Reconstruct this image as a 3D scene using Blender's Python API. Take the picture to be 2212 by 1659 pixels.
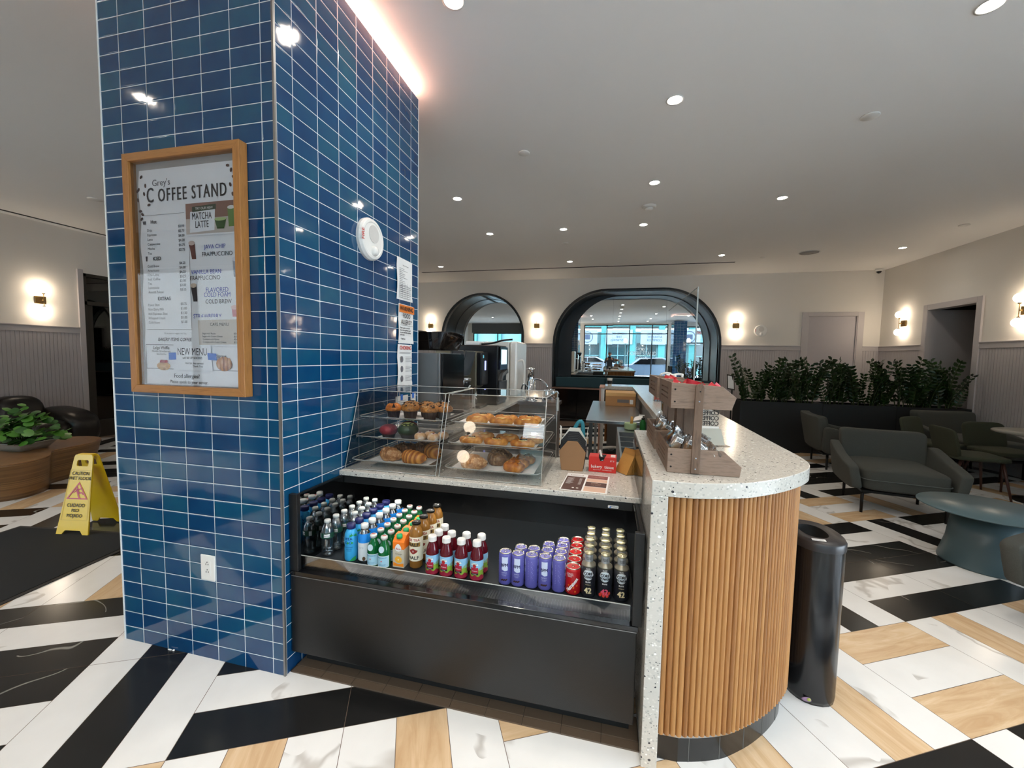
import bpy, bmesh, math, random
from math import sin, cos, pi, radians as R, sqrt, atan2
from mathutils import Vector, Matrix, noise
for o in list(bpy.data.objects): bpy.data.objects.remove(o, do_unlink=True)
SC = bpy.context.scene; COL = SC.collection
HC = 1.4438                                   # camera height
# ---------------- camera
cd = bpy.data.cameras.new('camera'); cam = bpy.data.objects.new('camera', cd); COL.objects.link(cam)
cd.sensor_fit = 'HORIZONTAL'; cd.sensor_width = 36; cd.lens = 36*876.96/2212; cd.clip_start = .02; cd.clip_end = 200
yaw, pitch, roll = .2335, .0657, .0182
F_ = Vector((-sin(yaw)*cos(pitch), cos(yaw)*cos(pitch), -sin(pitch)))
R_ = Vector((cos(yaw), sin(yaw), 0)); U_ = R_.cross(F_)
R2 = R_*cos(roll)+U_*sin(roll); U2 = -R_*sin(roll)+U_*cos(roll)
cam.matrix_world = Matrix(((R2.x,U2.x,-F_.x,0),(R2.y,U2.y,-F_.y,0),(R2.z,U2.z,-F_.z,HC),(0,0,0,1)))
SC.camera = cam
# ---------------- view, world
SC.view_settings.view_transform = 'Standard'; SC.view_settings.look = 'None'
SC.view_settings.gamma = 1; SC.view_settings.use_curve_mapping = False
SC.view_settings.exposure = 0.82
W = bpy.data.worlds.new('sky'); SC.world = W; W.use_nodes = True
wn = W.node_tree; bg = wn.nodes['Background']
sky = wn.nodes.new('ShaderNodeTexSky'); sky.sky_type = 'NISHITA'; sky.sun_disc = False
sky.sun_elevation = R(35); sky.sun_rotation = R(200); sky.air_density = 1.6; sky.dust_density = 2.5
mxs = wn.nodes.new('ShaderNodeMixRGB'); mxs.inputs[0].default_value = .9; mxs.inputs[2].default_value = (5.1,5.4,6.0,1)
wn.links.new(sky.outputs[0], mxs.inputs[1]); wn.links.new(mxs.outputs[0], bg.inputs[0]); bg.inputs[1].default_value = 1.55
def S(h):                                      # hex sRGB -> linear
    h = h.lstrip('#'); v = [int(h[i:i+2],16)/255 for i in (0,2,4)]
    return tuple([c/12.92 if c<=.04045 else ((c+.055)/1.055)**2.4 for c in v]+[1])
# daylight through the window openings (portals for the sky)
def portal(x0,x1,z0,z1,y):
    l = bpy.data.lights.new('window_portal','AREA'); l.shape='RECTANGLE'; l.size=x1-x0; l.size_y=z1-z0
    l.cycles.is_portal = True
    o = bpy.data.objects.new('window_portal', l); COL.objects.link(o); o.location=((x0+x1)/2,y,(z0+z1)/2); o.rotation_euler=(R(90),0,0)
portal(-1.4,3.0,.15,3.2,-2.12); portal(-7.9,-4.9,.15,2.75,-2.12)
l_ = bpy.data.lights.new('window_portal','AREA'); l_.shape='RECTANGLE'; l_.size=4.2; l_.size_y=3.0; l_.cycles.is_portal=True
o_ = bpy.data.objects.new('window_portal', l_); COL.objects.link(o_); o_.location=(5.2,.2,1.65); o_.rotation_euler=(R(90),0,R(90))  # sky portal of the added right-hand window
CEIL = 3.3
SC.cycles.transparent_max_bounces = 32
# ---------------- recessed ceiling lights: where they are and the light they give
DL_SEEN = [(.395,3.204),(.401,4.605),(1.844,5.293),(-1.805,4.63),(-1.818,6.014),(-.704,5.986),(.397,5.977),(-.798,7.975),(-3.476,8.008),(1.859,7.906),(4.49,7.859),(1.85,2.719),(-.852,2.107)]
DL_MORE = [(.4,1.8),(.4,.4),(-.85,.4),(1.85,.4),(-1.8,-.9),(.4,-1.1),(1.85,-1.1),(-3.4,.5),(-5.6,1.6),(3.3,1.6),(-3.4,2.6)]
DL_POW = 18
def spot(x,y,p=DL_POW,z=CEIL-.012,name='downlight_lamp'):
    l = bpy.data.lights.new(name,'SPOT'); l.energy=p; l.spot_size=R(128); l.spot_blend=.85; l.shadow_soft_size=.045
    l.color=(1,.91,.79); o=bpy.data.objects.new(name,l); COL.objects.link(o); o.location=(x,y,z)
    return o
for x,y in DL_SEEN+DL_MORE:
    spot(x,y, DL_POW*(1.9 if (y<1 and x<.5) else 1.15 if y<3 else .8 if y<5.6 else .55))
random.seed(7)
# ================= mesh helpers
class MB:
    def __init__(s): s.v=[]; s.f=[]; s.m=[]; s.uv=None; s.cur=None; s.sm=[]; s.smooth=False
    def mat(s,m): s.cur=m; return s
    def add(s,vs,fs,sm=None):
        b=len(s.v); s.v+= [tuple(v) for v in vs]
        for f in fs: s.f.append([b+i for i in f]); s.m.append(s.cur); s.sm.append(s.smooth if sm is None else sm)
        return s
    def box(s,x0,y0,z0,x1,y1,z1):
        return s.add([(x0,y0,z0),(x1,y0,z0),(x1,y1,z0),(x0,y1,z0),(x0,y0,z1),(x1,y0,z1),(x1,y1,z1),(x0,y1,z1)],
            [(0,3,2,1),(4,5,6,7),(0,1,5,4),(1,2,6,5),(2,3,7,6),(3,0,4,7)],False)
    def bx(s,c,d,M=None):
        x,y,z=c; a,b,e=d[0]/2,d[1]/2,d[2]/2
        n=len(s.v); s.box(x-a,y-b,z-e,x+a,y+b,z+e)
        if M is not None:
            cc=Vector(c)
            for i in range(n,len(s.v)): s.v[i]=tuple(M@(Vector(s.v[i])-cc)+cc)
        return s
    def ring(s,rings,close=True,cap=(True,True),sm=True):
        n=len(rings[0]); vs=[p for r in rings for p in r]; fs=[]
        for i in range(len(rings)-1):
            for j in range(n if close else n-1):
                k=(j+1)%n; fs.append((i*n+j,i*n+k,(i+1)*n+k,(i+1)*n+j))
        s.add(vs,fs,sm)
        b=len(s.v)-len(vs)
        if cap[0]: s.f.append([b+j for j in range(n)][::-1]); s.m.append(s.cur); s.sm.append(False)
        if cap[1]: s.f.append([b+(len(rings)-1)*n+j for j in range(n)]); s.m.append(s.cur); s.sm.append(False)
        return s
    def lathe(s,prof,n=20,c=(0,0,0),sm=True,cap=(True,True),a0=0,sx=1,sy=1):
        return s.ring([[(c[0]+r*cos(2*pi*j/n+a0)*sx,c[1]+r*sin(2*pi*j/n+a0)*sy,c[2]+z) for j in range(n)] for r,z in prof],True,cap,sm)
    def tube(s,path,r,n=8,cap=True,closed=False,flat=None):
        P=[Vector(p) for p in path]; rs=r if isinstance(r,(list,tuple)) else [r]*len(P); rings=[]; up=None
        for i,p in enumerate(P):
            if closed: d=P[(i+1)%len(P)]-P[i-1]
            else: d=P[min(i+1,len(P)-1)]-P[max(i-1,0)]
            d.normalize()
            if up is None:
                up=Vector((0,0,1)) if abs(d.z)<.9 else Vector((1,0,0))
            a=d.cross(up); a.normalize(); b=a.cross(d); b.normalize(); up=b
            fx,fy=(1,1) if flat is None else flat
            rings.append([p+a*cos(2*pi*j/n)*rs[i]*fx+b*sin(2*pi*j/n)*rs[i]*fy for j in range(n)])
        if closed: rings.append(rings[0]); cap=False
        return s.ring(rings,True,(cap,cap),True)
    def cyl(s,p0,p1,r0,r1=None,n=16): return s.tube([p0,p1],[r0,r0 if r1 is None else r1],n)
    def prism(s,poly,z0,z1,ax=2,sm=False):
        def m(p,h): return (p[0],p[1],h) if ax==2 else ((p[0],h,p[1]) if ax==1 else (h,p[0],p[1]))
        n=len(poly); vs=[m(p,z0) for p in poly]+[m(p,z1) for p in poly]
        fs=[tuple(range(n))[::-1],tuple(range(n,2*n))]; s.add(vs,fs,False)
        b=len(s.v)-2*n
        for i in range(n):
            j=(i+1)%n; s.f.append([b+i,b+j,b+n+j,b+n+i]); s.m.append(s.cur); s.sm.append(sm)
        return s
    def sphere(s,c,r,n=14,m=9,e=(1,1),fn=None):
        rx,ry,rz=r if isinstance(r,(tuple,list)) else (r,r,r)
        def pw(a,p): return math.copysign(abs(a)**p,a)
        rings=[]
        for i in range(m+1):
            t=-pi/2+pi*i/m; ct=pw(cos(t),e[1]) if i not in(0,m) else .002; st=pw(sin(t),e[1])
            rings.append([(c[0]+rx*ct*pw(cos(2*pi*j/n),e[0]),c[1]+ry*ct*pw(sin(2*pi*j/n),e[0]),c[2]+rz*st) for j in range(n)])
        if fn: rings=[[fn(Vector(p)) for p in rg] for rg in rings]
        return s.ring(rings,True,(True,True),True)
    def grid(s,fn,nu,nv,sm=True):
        vs=[fn(i/nu,j/nv) for j in range(nv+1) for i in range(nu+1)]
        fs=[(j*(nu+1)+i,j*(nu+1)+i+1,(j+1)*(nu+1)+i+1,(j+1)*(nu+1)+i) for j in range(nv) for i in range(nu)]
        return s.add(vs,fs,sm)
    def quad(s,a,b,c,d): return s.add([a,b,c,d],[(0,1,2,3)],False)
    def xf(s,M,n=0):
        for i in range(n,len(s.v)): s.v[i]=tuple(M@Vector(s.v[i]))
        return s
    def build(s,name,m=None,parent=None,bev=0,sub=0,seg=2,solid=0):
        me=bpy.data.meshes.new(name); me.from_pydata(s.v,[],s.f); mats=[]
        if m is not None: me.materials.append(m); mats=[m]
        for mm in s.m:
            if mm is not None and mm not in mats: mats.append(mm); me.materials.append(mm)
        idx=[mats.index(mm) if mm is not None else 0 for mm in s.m]
        if mats: me.polygons.foreach_set('material_index',idx)
        me.polygons.foreach_set('use_smooth',s.sm)
        if s.uv is not None:
            l=me.uv_layers.new(name='uv'); l.data.foreach_set('uv',[c for f in s.uv for p in f for c in p])
        me.update()
        o=bpy.data.objects.new(name,me); COL.objects.link(o)
        if parent: o.parent=parent
        if solid: md=o.modifiers.new('s','SOLIDIFY'); md.thickness=solid; md.offset=0
        if bev: md=o.modifiers.new('b','BEVEL'); md.width=bev; md.segments=seg; md.limit_method='ANGLE'; md.angle_limit=R(38)
        if sub: md=o.modifiers.new('u','SUBSURF'); md.levels=sub; md.render_levels=sub
        return o
def tag(o,label=None,cat=None,group=None,kind=None):
    if label: o['label']=label
    if cat: o['category']=cat
    if group: o['group']=group
    if kind: o['kind']=kind
    return o
def thing(name,label,cat,loc=(0,0,0),rz=0,group=None,sc=1):
    o=bpy.data.objects.new(name,None); COL.objects.link(o); o.location=loc; o.rotation_euler=(0,0,rz); o.scale=(sc,)*3
    o.empty_display_size=.05
    return tag(o,label,cat,group)
def one(mb,name,m,label,cat,loc=(0,0,0),rz=0,group=None,**k):
    o=mb.build(name,m,None,**k); o.location=loc; o.rotation_euler=(0,0,rz); return tag(o,label,cat,group)
def struct(mb,name,m,**k):
    o=mb.build(name,m,None,**k); o['kind']='structure'; return o
def kids(o): return [c for c in COL.objects if c.parent is o]
KC={}
def dup(r,loc,rz=None,label=None,group=None,sc=None):
    n=r.copy(); COL.objects.link(n); n.location=loc
    if rz is not None: n.rotation_euler=(0,0,rz)
    if sc: n.scale=(sc,)*3
    if label: n['label']=label
    if group: n['group']=group
    if r.name not in KC: KC[r.name]=[(c,kids(c)) for c in kids(r)]
    for c,gs in KC[r.name]:
        d=c.copy(); COL.objects.link(d); d.parent=n
        for g in gs: e=g.copy(); COL.objects.link(e); e.parent=d
    return n
def mesh_of(curve):
    o=bpy.data.objects.new('tmp',curve); COL.objects.link(o)
    dg=bpy.context.evaluated_depsgraph_get(); dg.update()
    me=bpy.data.meshes.new_from_object(o.evaluated_get(dg)); bpy.data.objects.remove(o); bpy.data.curves.remove(curve)
    return me
def plate(mb,outer,holes,t,fn):
    """filled 2-D outline with holes, thickness t, mapped by fn(x,y,h)"""
    cu=bpy.data.curves.new('c','CURVE'); cu.dimensions='2D'; cu.fill_mode='BOTH'; cu.extrude=t/2
    for pl in [outer]+list(holes):
        sp=cu.splines.new('POLY'); sp.points.add(len(pl)-1); sp.use_cyclic_u=True
        for i,p in enumerate(pl): sp.points[i].co=(p[0],p[1],0,1)
    me=mesh_of(cu)
    mb.add([fn(v.co.x,v.co.y,v.co.z+t/2) for v in me.vertices],[tuple(p.vertices) for p in me.polygons],False)
    bpy.data.meshes.remove(me); return mb
def text(mb,s,size,fn,al='CENTER',sx=1,bold=0,m=None,sp=1,shear=0,ls=1):
    """lettering: fn(u,v)->3-D, u to the right, v up"""
    cu=bpy.data.curves.new('t','FONT'); cu.body=s; cu.size=size; cu.align_x=al; cu.align_y='CENTER'; cu.space_character=sp; cu.shear=shear; cu.space_line=ls
    cu.resolution_u=3
    me=mesh_of(cu); old=mb.cur; e_=.002; nn_=(fn(e_,0)-fn(0,0)).cross(fn(0,e_)-fn(0,0)).normalized(); lift=-1
    if m: mb.cur=m
    for dx,dy in ([(0,0)] if bold<=0 else [(-bold*size,0),(bold*size,0)] if bold<.02 else [(-bold*size,0),(0,bold*size*.6),(0,-bold*size*.6),(bold*size,0)]):
        lift+=1; mb.add([fn(v.co.x*sx+dx,v.co.y+dy)+nn_*(lift*.00012) for v in me.vertices],[tuple(p.vertices) for p in me.polygons],False)
    mb.cur=old; bpy.data.meshes.remove(me); return mb
def frame(o,X,Y,N=None,off=0):
    o=Vector(o);X=Vector(X);Y=Vector(Y); n=X.cross(Y); n.normalize()
    return lambda u,v: o+X*u+Y*v+n*off
def rrect(x0,y0,x1,y1,r,n=5):
    P=[]
    for cx,cy,a in ((x1-r,y1-r,0),(x0+r,y1-r,90),(x0+r,y0+r,180),(x1-r,y0+r,270)):
        for i in range(n+1): t=R(a+90*i/n); P.append((cx+r*cos(t),cy+r*sin(t)))
    return P
def circ(x,y,r,n=24,ry=None): return [(x+r*cos(2*pi*i/n),y+(ry or r)*sin(2*pi*i/n)) for i in range(n)]
def wpoly(m,c,pts,n=10):
    """convex outline wrapped on a curved face in vertical strips"""
    us=[p[0] for p in pts]; a,b=min(us),max(us); N=len(pts)
    def span(u):
        vs=[]
        for i in range(N):
            p,q=pts[i],pts[(i+1)%N]
            if min(p[0],q[0])-1e-9<=u<=max(p[0],q[0])+1e-9:
                if abs(p[0]-q[0])<1e-9: vs+=[p[1],q[1]]
                else: vs.append(p[1]+(q[1]-p[1])*(u-p[0])/(q[0]-p[0]))
        return min(vs),max(vs)
    V=[];F=[]
    for k in range(n+1):
        u=a+(b-a)*k/n; u=min(max(u,a),b); lo,hi=span(u); V+=[c(u,lo),c(u,hi)]
        if k: F.append((2*k-2,2*k,2*k+1,2*k-1))
    return m.add(V,F,True)
def spline(P,n=8,closed=False):
    out=[]; N=len(P)
    for i in range(N if closed else N-1):
        p=[Vector(P[(i+k)%N]) if closed else Vector(P[min(max(i+k,0),N-1)]) for k in (-1,0,1,2)]
        for j in range(n):
            t=j/n; out.append(tuple(.5*((2*p[1])+(-p[0]+p[2])*t+(2*p[0]-5*p[1]+4*p[2]-p[3])*t*t+(-p[0]+3*p[1]-3*p[2]+p[3])*t**3)))
    if not closed: out.append(tuple(P[-1]))
    return out
ORD=['first','second','third','fourth','fifth','sixth','seventh','eighth','ninth','tenth','eleventh','twelfth']
# ================= materials (all procedural)
class NT:
    def __init__(s,name):
        s.m=bpy.data.materials.new(name); s.m.use_nodes=True; s.t=s.m.node_tree; s.b=s.t.nodes['Principled BSDF']; s.out=s.t.nodes['Material Output']
    def n(s,typ,**k):
        x=s.t.nodes.new('ShaderNode'+typ)
        for a,v in k.items():
            if a.startswith('i_'):
                kk=a[2:]; kk=int(kk) if kk.isdigit() else kk.replace('_',' ')
                x.inputs[kk].default_value=v
            else: setattr(x,a,v)
        return x
    def l(s,a,b): s.t.links.new(a,b); return s
    def math(s,op,a,b=None,c=None,clamp=False):
        x=s.n('Math',operation=op,use_clamp=clamp)
        for i,v in enumerate((a,b,c)):
            if v is None: continue
            if isinstance(v,(int,float)): x.inputs[i].default_value=v
            else: s.l(v,x.inputs[i])
        return x.outputs[0]
    def mix(s,f,a,b,typ='MIX'):
        x=s.n('MixRGB',blend_type=typ)
        for i,v in enumerate((f,a,b)):
            if isinstance(v,(int,float)): x.inputs[i].default_value=v
            elif isinstance(v,tuple): x.inputs[i].default_value=v
            else: s.l(v,x.inputs[i])
        return x.outputs[0]
    def ramp(s,f,stops,interp='LINEAR'):
        x=s.n('ValToRGB'); x.color_ramp.interpolation=interp; e=x.color_ramp.elements
        while len(e)<len(stops): e.new(.5)
        for i,(p,c) in enumerate(stops): e[i].position=p; e[i].color=c
        s.l(f,x.inputs[0]); return x.outputs[0]
    def co(s,kind='Object'): return s.n('TexCoord').outputs[kind]
    def noise(s,scale,detail=3,vec=None,rough=.5,dist=0):
        x=s.n('TexNoise',i_Scale=scale,i_Detail=detail,i_Roughness=rough,i_Distortion=dist)
        s.l(vec if vec is not None else s.co(),x.inputs['Vector']); return x
    def mapv(s,sc=(1,1,1),loc=(0,0,0),rot=(0,0,0),vec=None):
        x=s.n('Mapping'); x.inputs['Scale'].default_value=sc; x.inputs['Location'].default_value=loc; x.inputs['Rotation'].default_value=rot
        s.l(vec if vec is not None else s.co(),x.inputs['Vector']); return x.outputs[0]
    def bump(s,h,st=.3,d=.01):
        x=s.n('Bump',i_Strength=st,i_Distance=d); s.l(h,x.inputs['Height']); s.l(x.outputs[0],s.b.inputs['Normal']); return x
    def col(s,v):
        if isinstance(v,tuple): s.b.inputs['Base Color'].default_value=v
        else: s.l(v,s.b.inputs['Base Color'])
    def set(s,rough=None,metal=None,**k):
        if rough is not None: s.b.inputs['Roughness'].default_value=rough
        if metal is not None: s.b.inputs['Metallic'].default_value=metal
        for a,v in k.items(): s.b.inputs[a.replace('_',' ')].default_value=v
        return s
def pm(name,hexc,rough=.5,metal=0,var=.06,scale=18,bump=0,bs=60,**k):
    t=NT(name); c=S(hexc); nz=t.noise(scale,3)
    t.col(t.mix(nz.outputs[0],tuple([x*(1-var) for x in c[:3]]+[1]),tuple([min(1,x*(1+var)) for x in c[:3]]+[1])))
    t.set(rough,metal,**k)
    if bump: t.bump(t.noise(bs,4).outputs[0],bump,.004)
    return t.m
def em(name,col,st):
    t=NT(name); t.set(.5,0,Emission_Color=col,Emission_Strength=st); t.col((0,0,0,1)); t.m.cycles.emission_sampling='AUTO'; return t.m
def glassy(name,tint=(1,1,1,1),ref=.9,rough=.01,base=.04):
    """thin clear sheet: see-through with a Fresnel reflection"""
    t=NT(name); tr=t.n('BsdfTransparent'); tr.inputs[0].default_value=tint
    gl=t.n('BsdfGlossy'); gl.inputs['Roughness'].default_value=rough
    fr=t.n('Fresnel',i_IOR=1.45); f=t.math('MULTIPLY_ADD',fr.outputs[0],ref,base,True)
    mx=t.n('MixShader'); t.l(f,mx.inputs[0]); t.l(tr.outputs[0],mx.inputs[1]); t.l(gl.outputs[0],mx.inputs[2]); t.l(mx.outputs[0],t.out.inputs[0])
    return t.m
def liquid(name,hexc,rough=.05,alpha=.8,base=.02):
    """tinted see-through bottle full of liquid"""
    t=NT(name); tr=t.n('BsdfTransparent'); tr.inputs[0].default_value=S(hexc)
    df=t.n('BsdfPrincipled'); df.inputs['Base Color'].default_value=S(hexc); df.inputs['Roughness'].default_value=rough
    mx=t.n('MixShader'); mx.inputs[0].default_value=alpha; t.l(tr.outputs[0],mx.inputs[1]); t.l(df.outputs[0],mx.inputs[2]); t.l(mx.outputs[0],t.out.inputs[0])
    return t.m
def m_wood(name,c1,c2,sc=(60,3,60),rough=.45,dark=None,band=14,perdir=None):
    t=NT(name); v=t.mapv(sc); nz=t.noise(1.0,5,v,.6,.6)
    w=t.noise(4.5,3,v,.5,.3)
    f=t.mix(.4,nz.outputs[0],w.outputs[0])
    c=t.ramp(f,[(.3,S(c1)),(.52,S(c2)),(.72,S(dark or c1))]); t.col(c); t.set(rough)
    t.bump(nz.outputs[0],.12,.003); return t.m
def m_plaster(name,h,var=.02):
    t=NT(name); nz=t.noise(2.2,3); c=S(h)
    t.col(t.mix(nz.outputs[0],tuple([x*(1-var) for x in c[:3]]+[1]),c)); t.set(.85); t.bump(t.noise(90,3).outputs[0],.06,.002); return t.m
M={}
M['ceil']=m_plaster('ceiling_paint','#f1efec'); M['wall']=m_plaster('wall_paint','#e0dbd3')
# blue glazed wall tile, laid by UV (one unit = one tile)
def m_tile():
    t=NT('blue_glazed_tile'); uv=t.co('UV'); sp=t.n('SeparateXYZ'); t.l(uv,sp.inputs[0])
    u,v=sp.outputs[0],sp.outputs[1]
    fu,fv=t.math('FRACT',u),t.math('FRACT',v); iu,iv=t.math('FLOOR',u),t.math('FLOOR',v)
    du=t.math('MULTIPLY',t.math('MINIMUM',fu,t.math('SUBTRACT',1,fu)),.1534); dv=t.math('MULTIPLY',t.math('MINIMUM',fv,t.math('SUBTRACT',1,fv)),.0775)
    d=t.math('MINIMUM',du,dv)
    g=t.n('MapRange',interpolation_type='SMOOTHSTEP'); t.l(d,g.inputs[0]); g.inputs[1].default_value=.0011; g.inputs[2].default_value=.0019
    cb=t.n('CombineXYZ'); t.l(iu,cb.inputs[0]); t.l(iv,cb.inputs[1]); wn_=t.n('TexWhiteNoise',noise_dimensions='3D'); t.l(cb.outputs[0],wn_.inputs[0])
    rnd=wn_.outputs['Value']
    nz=t.noise(7,3,t.mapv((1,1,1),vec=t.co('Object')),.5)
    f=t.math('ADD',t.math('MULTIPLY',rnd,.42),t.math('MULTIPLY',nz.outputs[0],.55))
    c=t.ramp(f,[(.1,S('#082e5a')),(.42,S('#0d4069')),(.68,S('#134d6c')),(1.0,S('#226274'))])
    t.col(t.mix(g.outputs[0],S('#d6dfe2'),c))
    r=t.n('MapRange'); t.l(g.outputs[0],r.inputs[0]); r.inputs[3].default_value=.7; r.inputs[4].default_value=.07; t.l(r.outputs[0],t.b.inputs['Roughness'])
    # each tile tilted a touch, edges pillowed, glaze slightly wavy
    tilt=t.math('ADD',t.math('MULTIPLY',t.math('SUBTRACT',wn_.outputs['Color'],.5),t.math('SUBTRACT',fu,.5)),t.math('MULTIPLY',t.math('SUBTRACT',rnd,.5),t.math('SUBTRACT',fv,.5)))
    e=t.n('MapRange',interpolation_type='SMOOTHSTEP'); t.l(d,e.inputs[0]); e.inputs[1].default_value=0; e.inputs[2].default_value=.006
    h=t.math('ADD',t.math('ADD',t.math('MULTIPLY',e.outputs[0],1.0),t.math('MULTIPLY',tilt,.5)),t.math('MULTIPLY',t.noise(16,1).outputs[0],.35))
    t.bump(h,.55,.0022); t.set(Specular_IOR_Level=.5,Coat_Weight=.25,Coat_Roughness=.04)
    return t.m
M['tile']=m_tile()
def m_terrazzo():
    t=NT('terrazzo'); o=t.co()
    wv=t.noise(30,2,o); vec=t.mix(.012,o,wv.outputs['Color'],'ADD')
    def lay(sc,seed):
        v=t.n('TexVoronoi',i_Scale=sc,i_Randomness=1.0); t.l(t.mapv((1,1,1.15),(seed,seed*.7,seed*1.3),(.3,.5,seed),vec),v.inputs['Vector']); return v
    a=lay(95,1.7); s1=t.n('SeparateColor'); t.l(a.outputs['Color'],s1.inputs[0])
    c=t.ramp(s1.outputs[0],[(0,S('#aeaba4')),(.25,S('#c2bdb4')),(.6,S('#cbc6bd')),(.88,S('#dedad2'))],'CONSTANT')
    c=t.mix(t.math('LESS_THAN',a.outputs['Distance'],.40),S('#c4bfb6'),c)
    b=lay(62,4.1); s2=t.n('SeparateColor'); t.l(b.outputs['Color'],s2.inputs[0])
    msk=t.math('MULTIPLY',t.math('LESS_THAN',b.outputs['Distance'],t.math('MULTIPLY_ADD',s2.outputs[1],.22,.1)),t.math('GREATER_THAN',s2.outputs[0],.70))
    cc=t.ramp(s2.outputs[2],[(0,S('#34343a')),(.28,S('#8d8b88')),(.45,S('#e9e8e4')),(.70,S('#4c4044')),(.84,S('#96928a'))],'CONSTANT')
    c=t.mix(msk,c,cc)
    d=lay(110,9.3); s3=t.n('SeparateColor'); t.l(d.outputs['Color'],s3.inputs[0])
    m3=t.math('MULTIPLY',t.math('LESS_THAN',d.outputs['Distance'],.22),t.math('GREATER_THAN',s3.outputs[0],.82))
    c=t.mix(m3,c,S('#33353b')); t.col(c); t.set(.16,Specular_IOR_Level=.5); return t.m
M['terrazzo']=m_terrazzo()
def m_marble(name,base,vein,veinw,tan=False):
    t=NT(name); uv=t.co('UV'); n1=t.noise(1.1 if base=='b' else 1.8,2.2 if base=='b' else 4,uv,.5,.25 if base=='b' else .6)
    if tan:
        v=t.mapv((3,22,1),vec=uv); n2=t.noise(1.0,5,v,.6,.8)
        c=t.ramp(n2.outputs[0],[(.3,S('#c4a078')),(.55,S('#d6b690')),(.75,S('#e2c8a6'))]); t.col(c); t.set(.22)
        return t.m
    r=t.math('ABSOLUTE',t.math('SUBTRACT',n1.outputs[0],.5)); big=t.noise(1.7,2,uv)
    gate=t.math('GREATER_THAN',big.outputs[0],.52)
    if base=='b':
        m=t.n('MapRange'); t.l(r,m.inputs[0]); m.inputs[1].default_value=0; m.inputs[2].default_value=.0028; m.inputs[3].default_value=1; m.inputs[4].default_value=0
        f=t.math('MULTIPLY',m.outputs[0],t.math('MULTIPLY',gate,.75))
        c=t.mix(f,t.mix(t.noise(9,4,uv).outputs[0],S('#141414'),S('#242322')),S('#a9a59c')); t.col(c); t.set(.2)
    else:
        m=t.n('MapRange',interpolation_type='SMOOTHSTEP'); t.l(r,m.inputs[0]); m.inputs[1].default_value=0; m.inputs[2].default_value=.035; m.inputs[3].default_value=1; m.inputs[4].default_value=0
        f=t.math('MULTIPLY',m.outputs[0],t.math('MULTIPLY',gate,.6))
        c=t.mix(f,t.mix(t.noise(5,4,uv).outputs[0],S('#dedad5'),S('#f0ede9')),S('#a89f95')); t.col(c); t.set(.17)
    return t.m
M['marw']=m_marble('white_marble_tile','w',0,0); M['marb']=m_marble('black_marble_tile','b',0,0); M['mart']=m_marble('beige_travertine_tile','t',0,0,True)
M['grout']=pm('floor_grout','#6d5a4c',.8)
M['wains']=None
def m_bead():
    t=NT('beadboard_paint'); o=t.co(); sp=t.n('SeparateXYZ'); t.l(o,sp.inputs[0])
    s=t.math('ADD',sp.outputs[0],sp.outputs[1]); f=t.math('FRACT',t.math('MULTIPLY',s,22)); d=t.math('ABSOLUTE',t.math('SUBTRACT',f,.5))
    g=t.n('MapRange',interpolation_type='SMOOTHSTEP'); t.l(d,g.inputs[0]); g.inputs[1].default_value=0; g.inputs[2].default_value=.12
    t.col(t.mix(t.noise(3,2).outputs[0],S('#b3adad'),S('#bab4b5'))); t.bump(g.outputs[0],.9,.006); t.set(.6); return t.m
M['wains']=m_bead()
M['trim']=pm('greige_trim_paint','#bab4b4',.5,var=.02)
M['slat']=None
def m_slat():
    t=NT('oak_slat'); uv=t.co('UV'); sp=t.n('SeparateXYZ'); t.l(uv,sp.inputs[0])
    w=t.n('TexWhiteNoise',noise_dimensions='1D'); t.l(t.math('FLOOR',sp.outputs[0]),w.inputs['W'])
    v=t.mapv((.8,2.2,1),vec=uv); n1=t.noise(2.2,6,v,.65,.5)
    f=t.math('ADD',t.math('MULTIPLY',w.outputs['Value'],.38),t.math('MULTIPLY',n1.outputs[0],.6))
    t.col(t.ramp(f,[(.2,S('#7f5128')),(.42,S('#9a6737')),(.6,S('#ae7c48')),(.85,S('#8f6033'))])); t.set(.42); t.bump(n1.outputs[0],.1,.002); return t.m
M['slat']=m_slat()
M['oak']=m_wood('oak_frame','#8a5a2b','#a8733b',(90,40,4),.4,'#75481f'); M['oakh']=m_wood('oak_frame_rail','#8a5a2b','#a8733b',(4,40,90),.4,'#75481f')
M['driftwood']=m_wood('weathered_acacia','#6c5747','#8b7464',(5,34,34),.6,'#574436')
M['driftpost']=m_wood('weathered_acacia_post','#5b4536','#715a49',(34,34,5),.6,'#4a372a')
M['blk']=pm('black_powder_coat','#0b0c0d',.38,bump=.12,bs=300)
M['blkgloss']=pm('black_gloss','#0a0a0c',.12)
M['blkplastic']=pm('black_plastic','#16171a',.3)
M['slate']=pm('dark_slate_lacquer','#2b333b',.35)
M['nichblk']=pm('near_black_lacquer','#0e0f11',.3)
M['darkgap']=pm('dark_recess','#050505',.8)
M['steel']=pm('brushed_steel','#b9bcc0',.28,1,var=.1,scale=40)
M['chrome']=pm('chrome','#dfe2e6',.06,1,var=.02)
M['alu']=pm('grey_aluminium','#8f8d8b',.4,.8)
M['brass']=pm('aged_brass','#8c744a',.35,1)
M['white']=pm('white_plastic','#e6e4df',.35,var=.02)
M['paper']=pm('white_paper','#e9e7e4',.7,var=.02)
M['ink']=pm('black_ink','#1c1a1e',.6,var=.02)
M['greyink']=pm('grey_ink','#6d6b70',.6,var=.02)
M['acr']=glassy('clear_acrylic',(.985,.985,.985,1),.8,.01,.015)
M['edge']=pm('polished_acrylic_edge','#c9ccc8',.15,var=.05); M['edge'].node_tree.nodes['Principled BSDF'].inputs['Transmission Weight'].default_value=.45
M['glass']=glassy('window_glass',(.90,.95,.965,1),.9,.005,.01)
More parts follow.
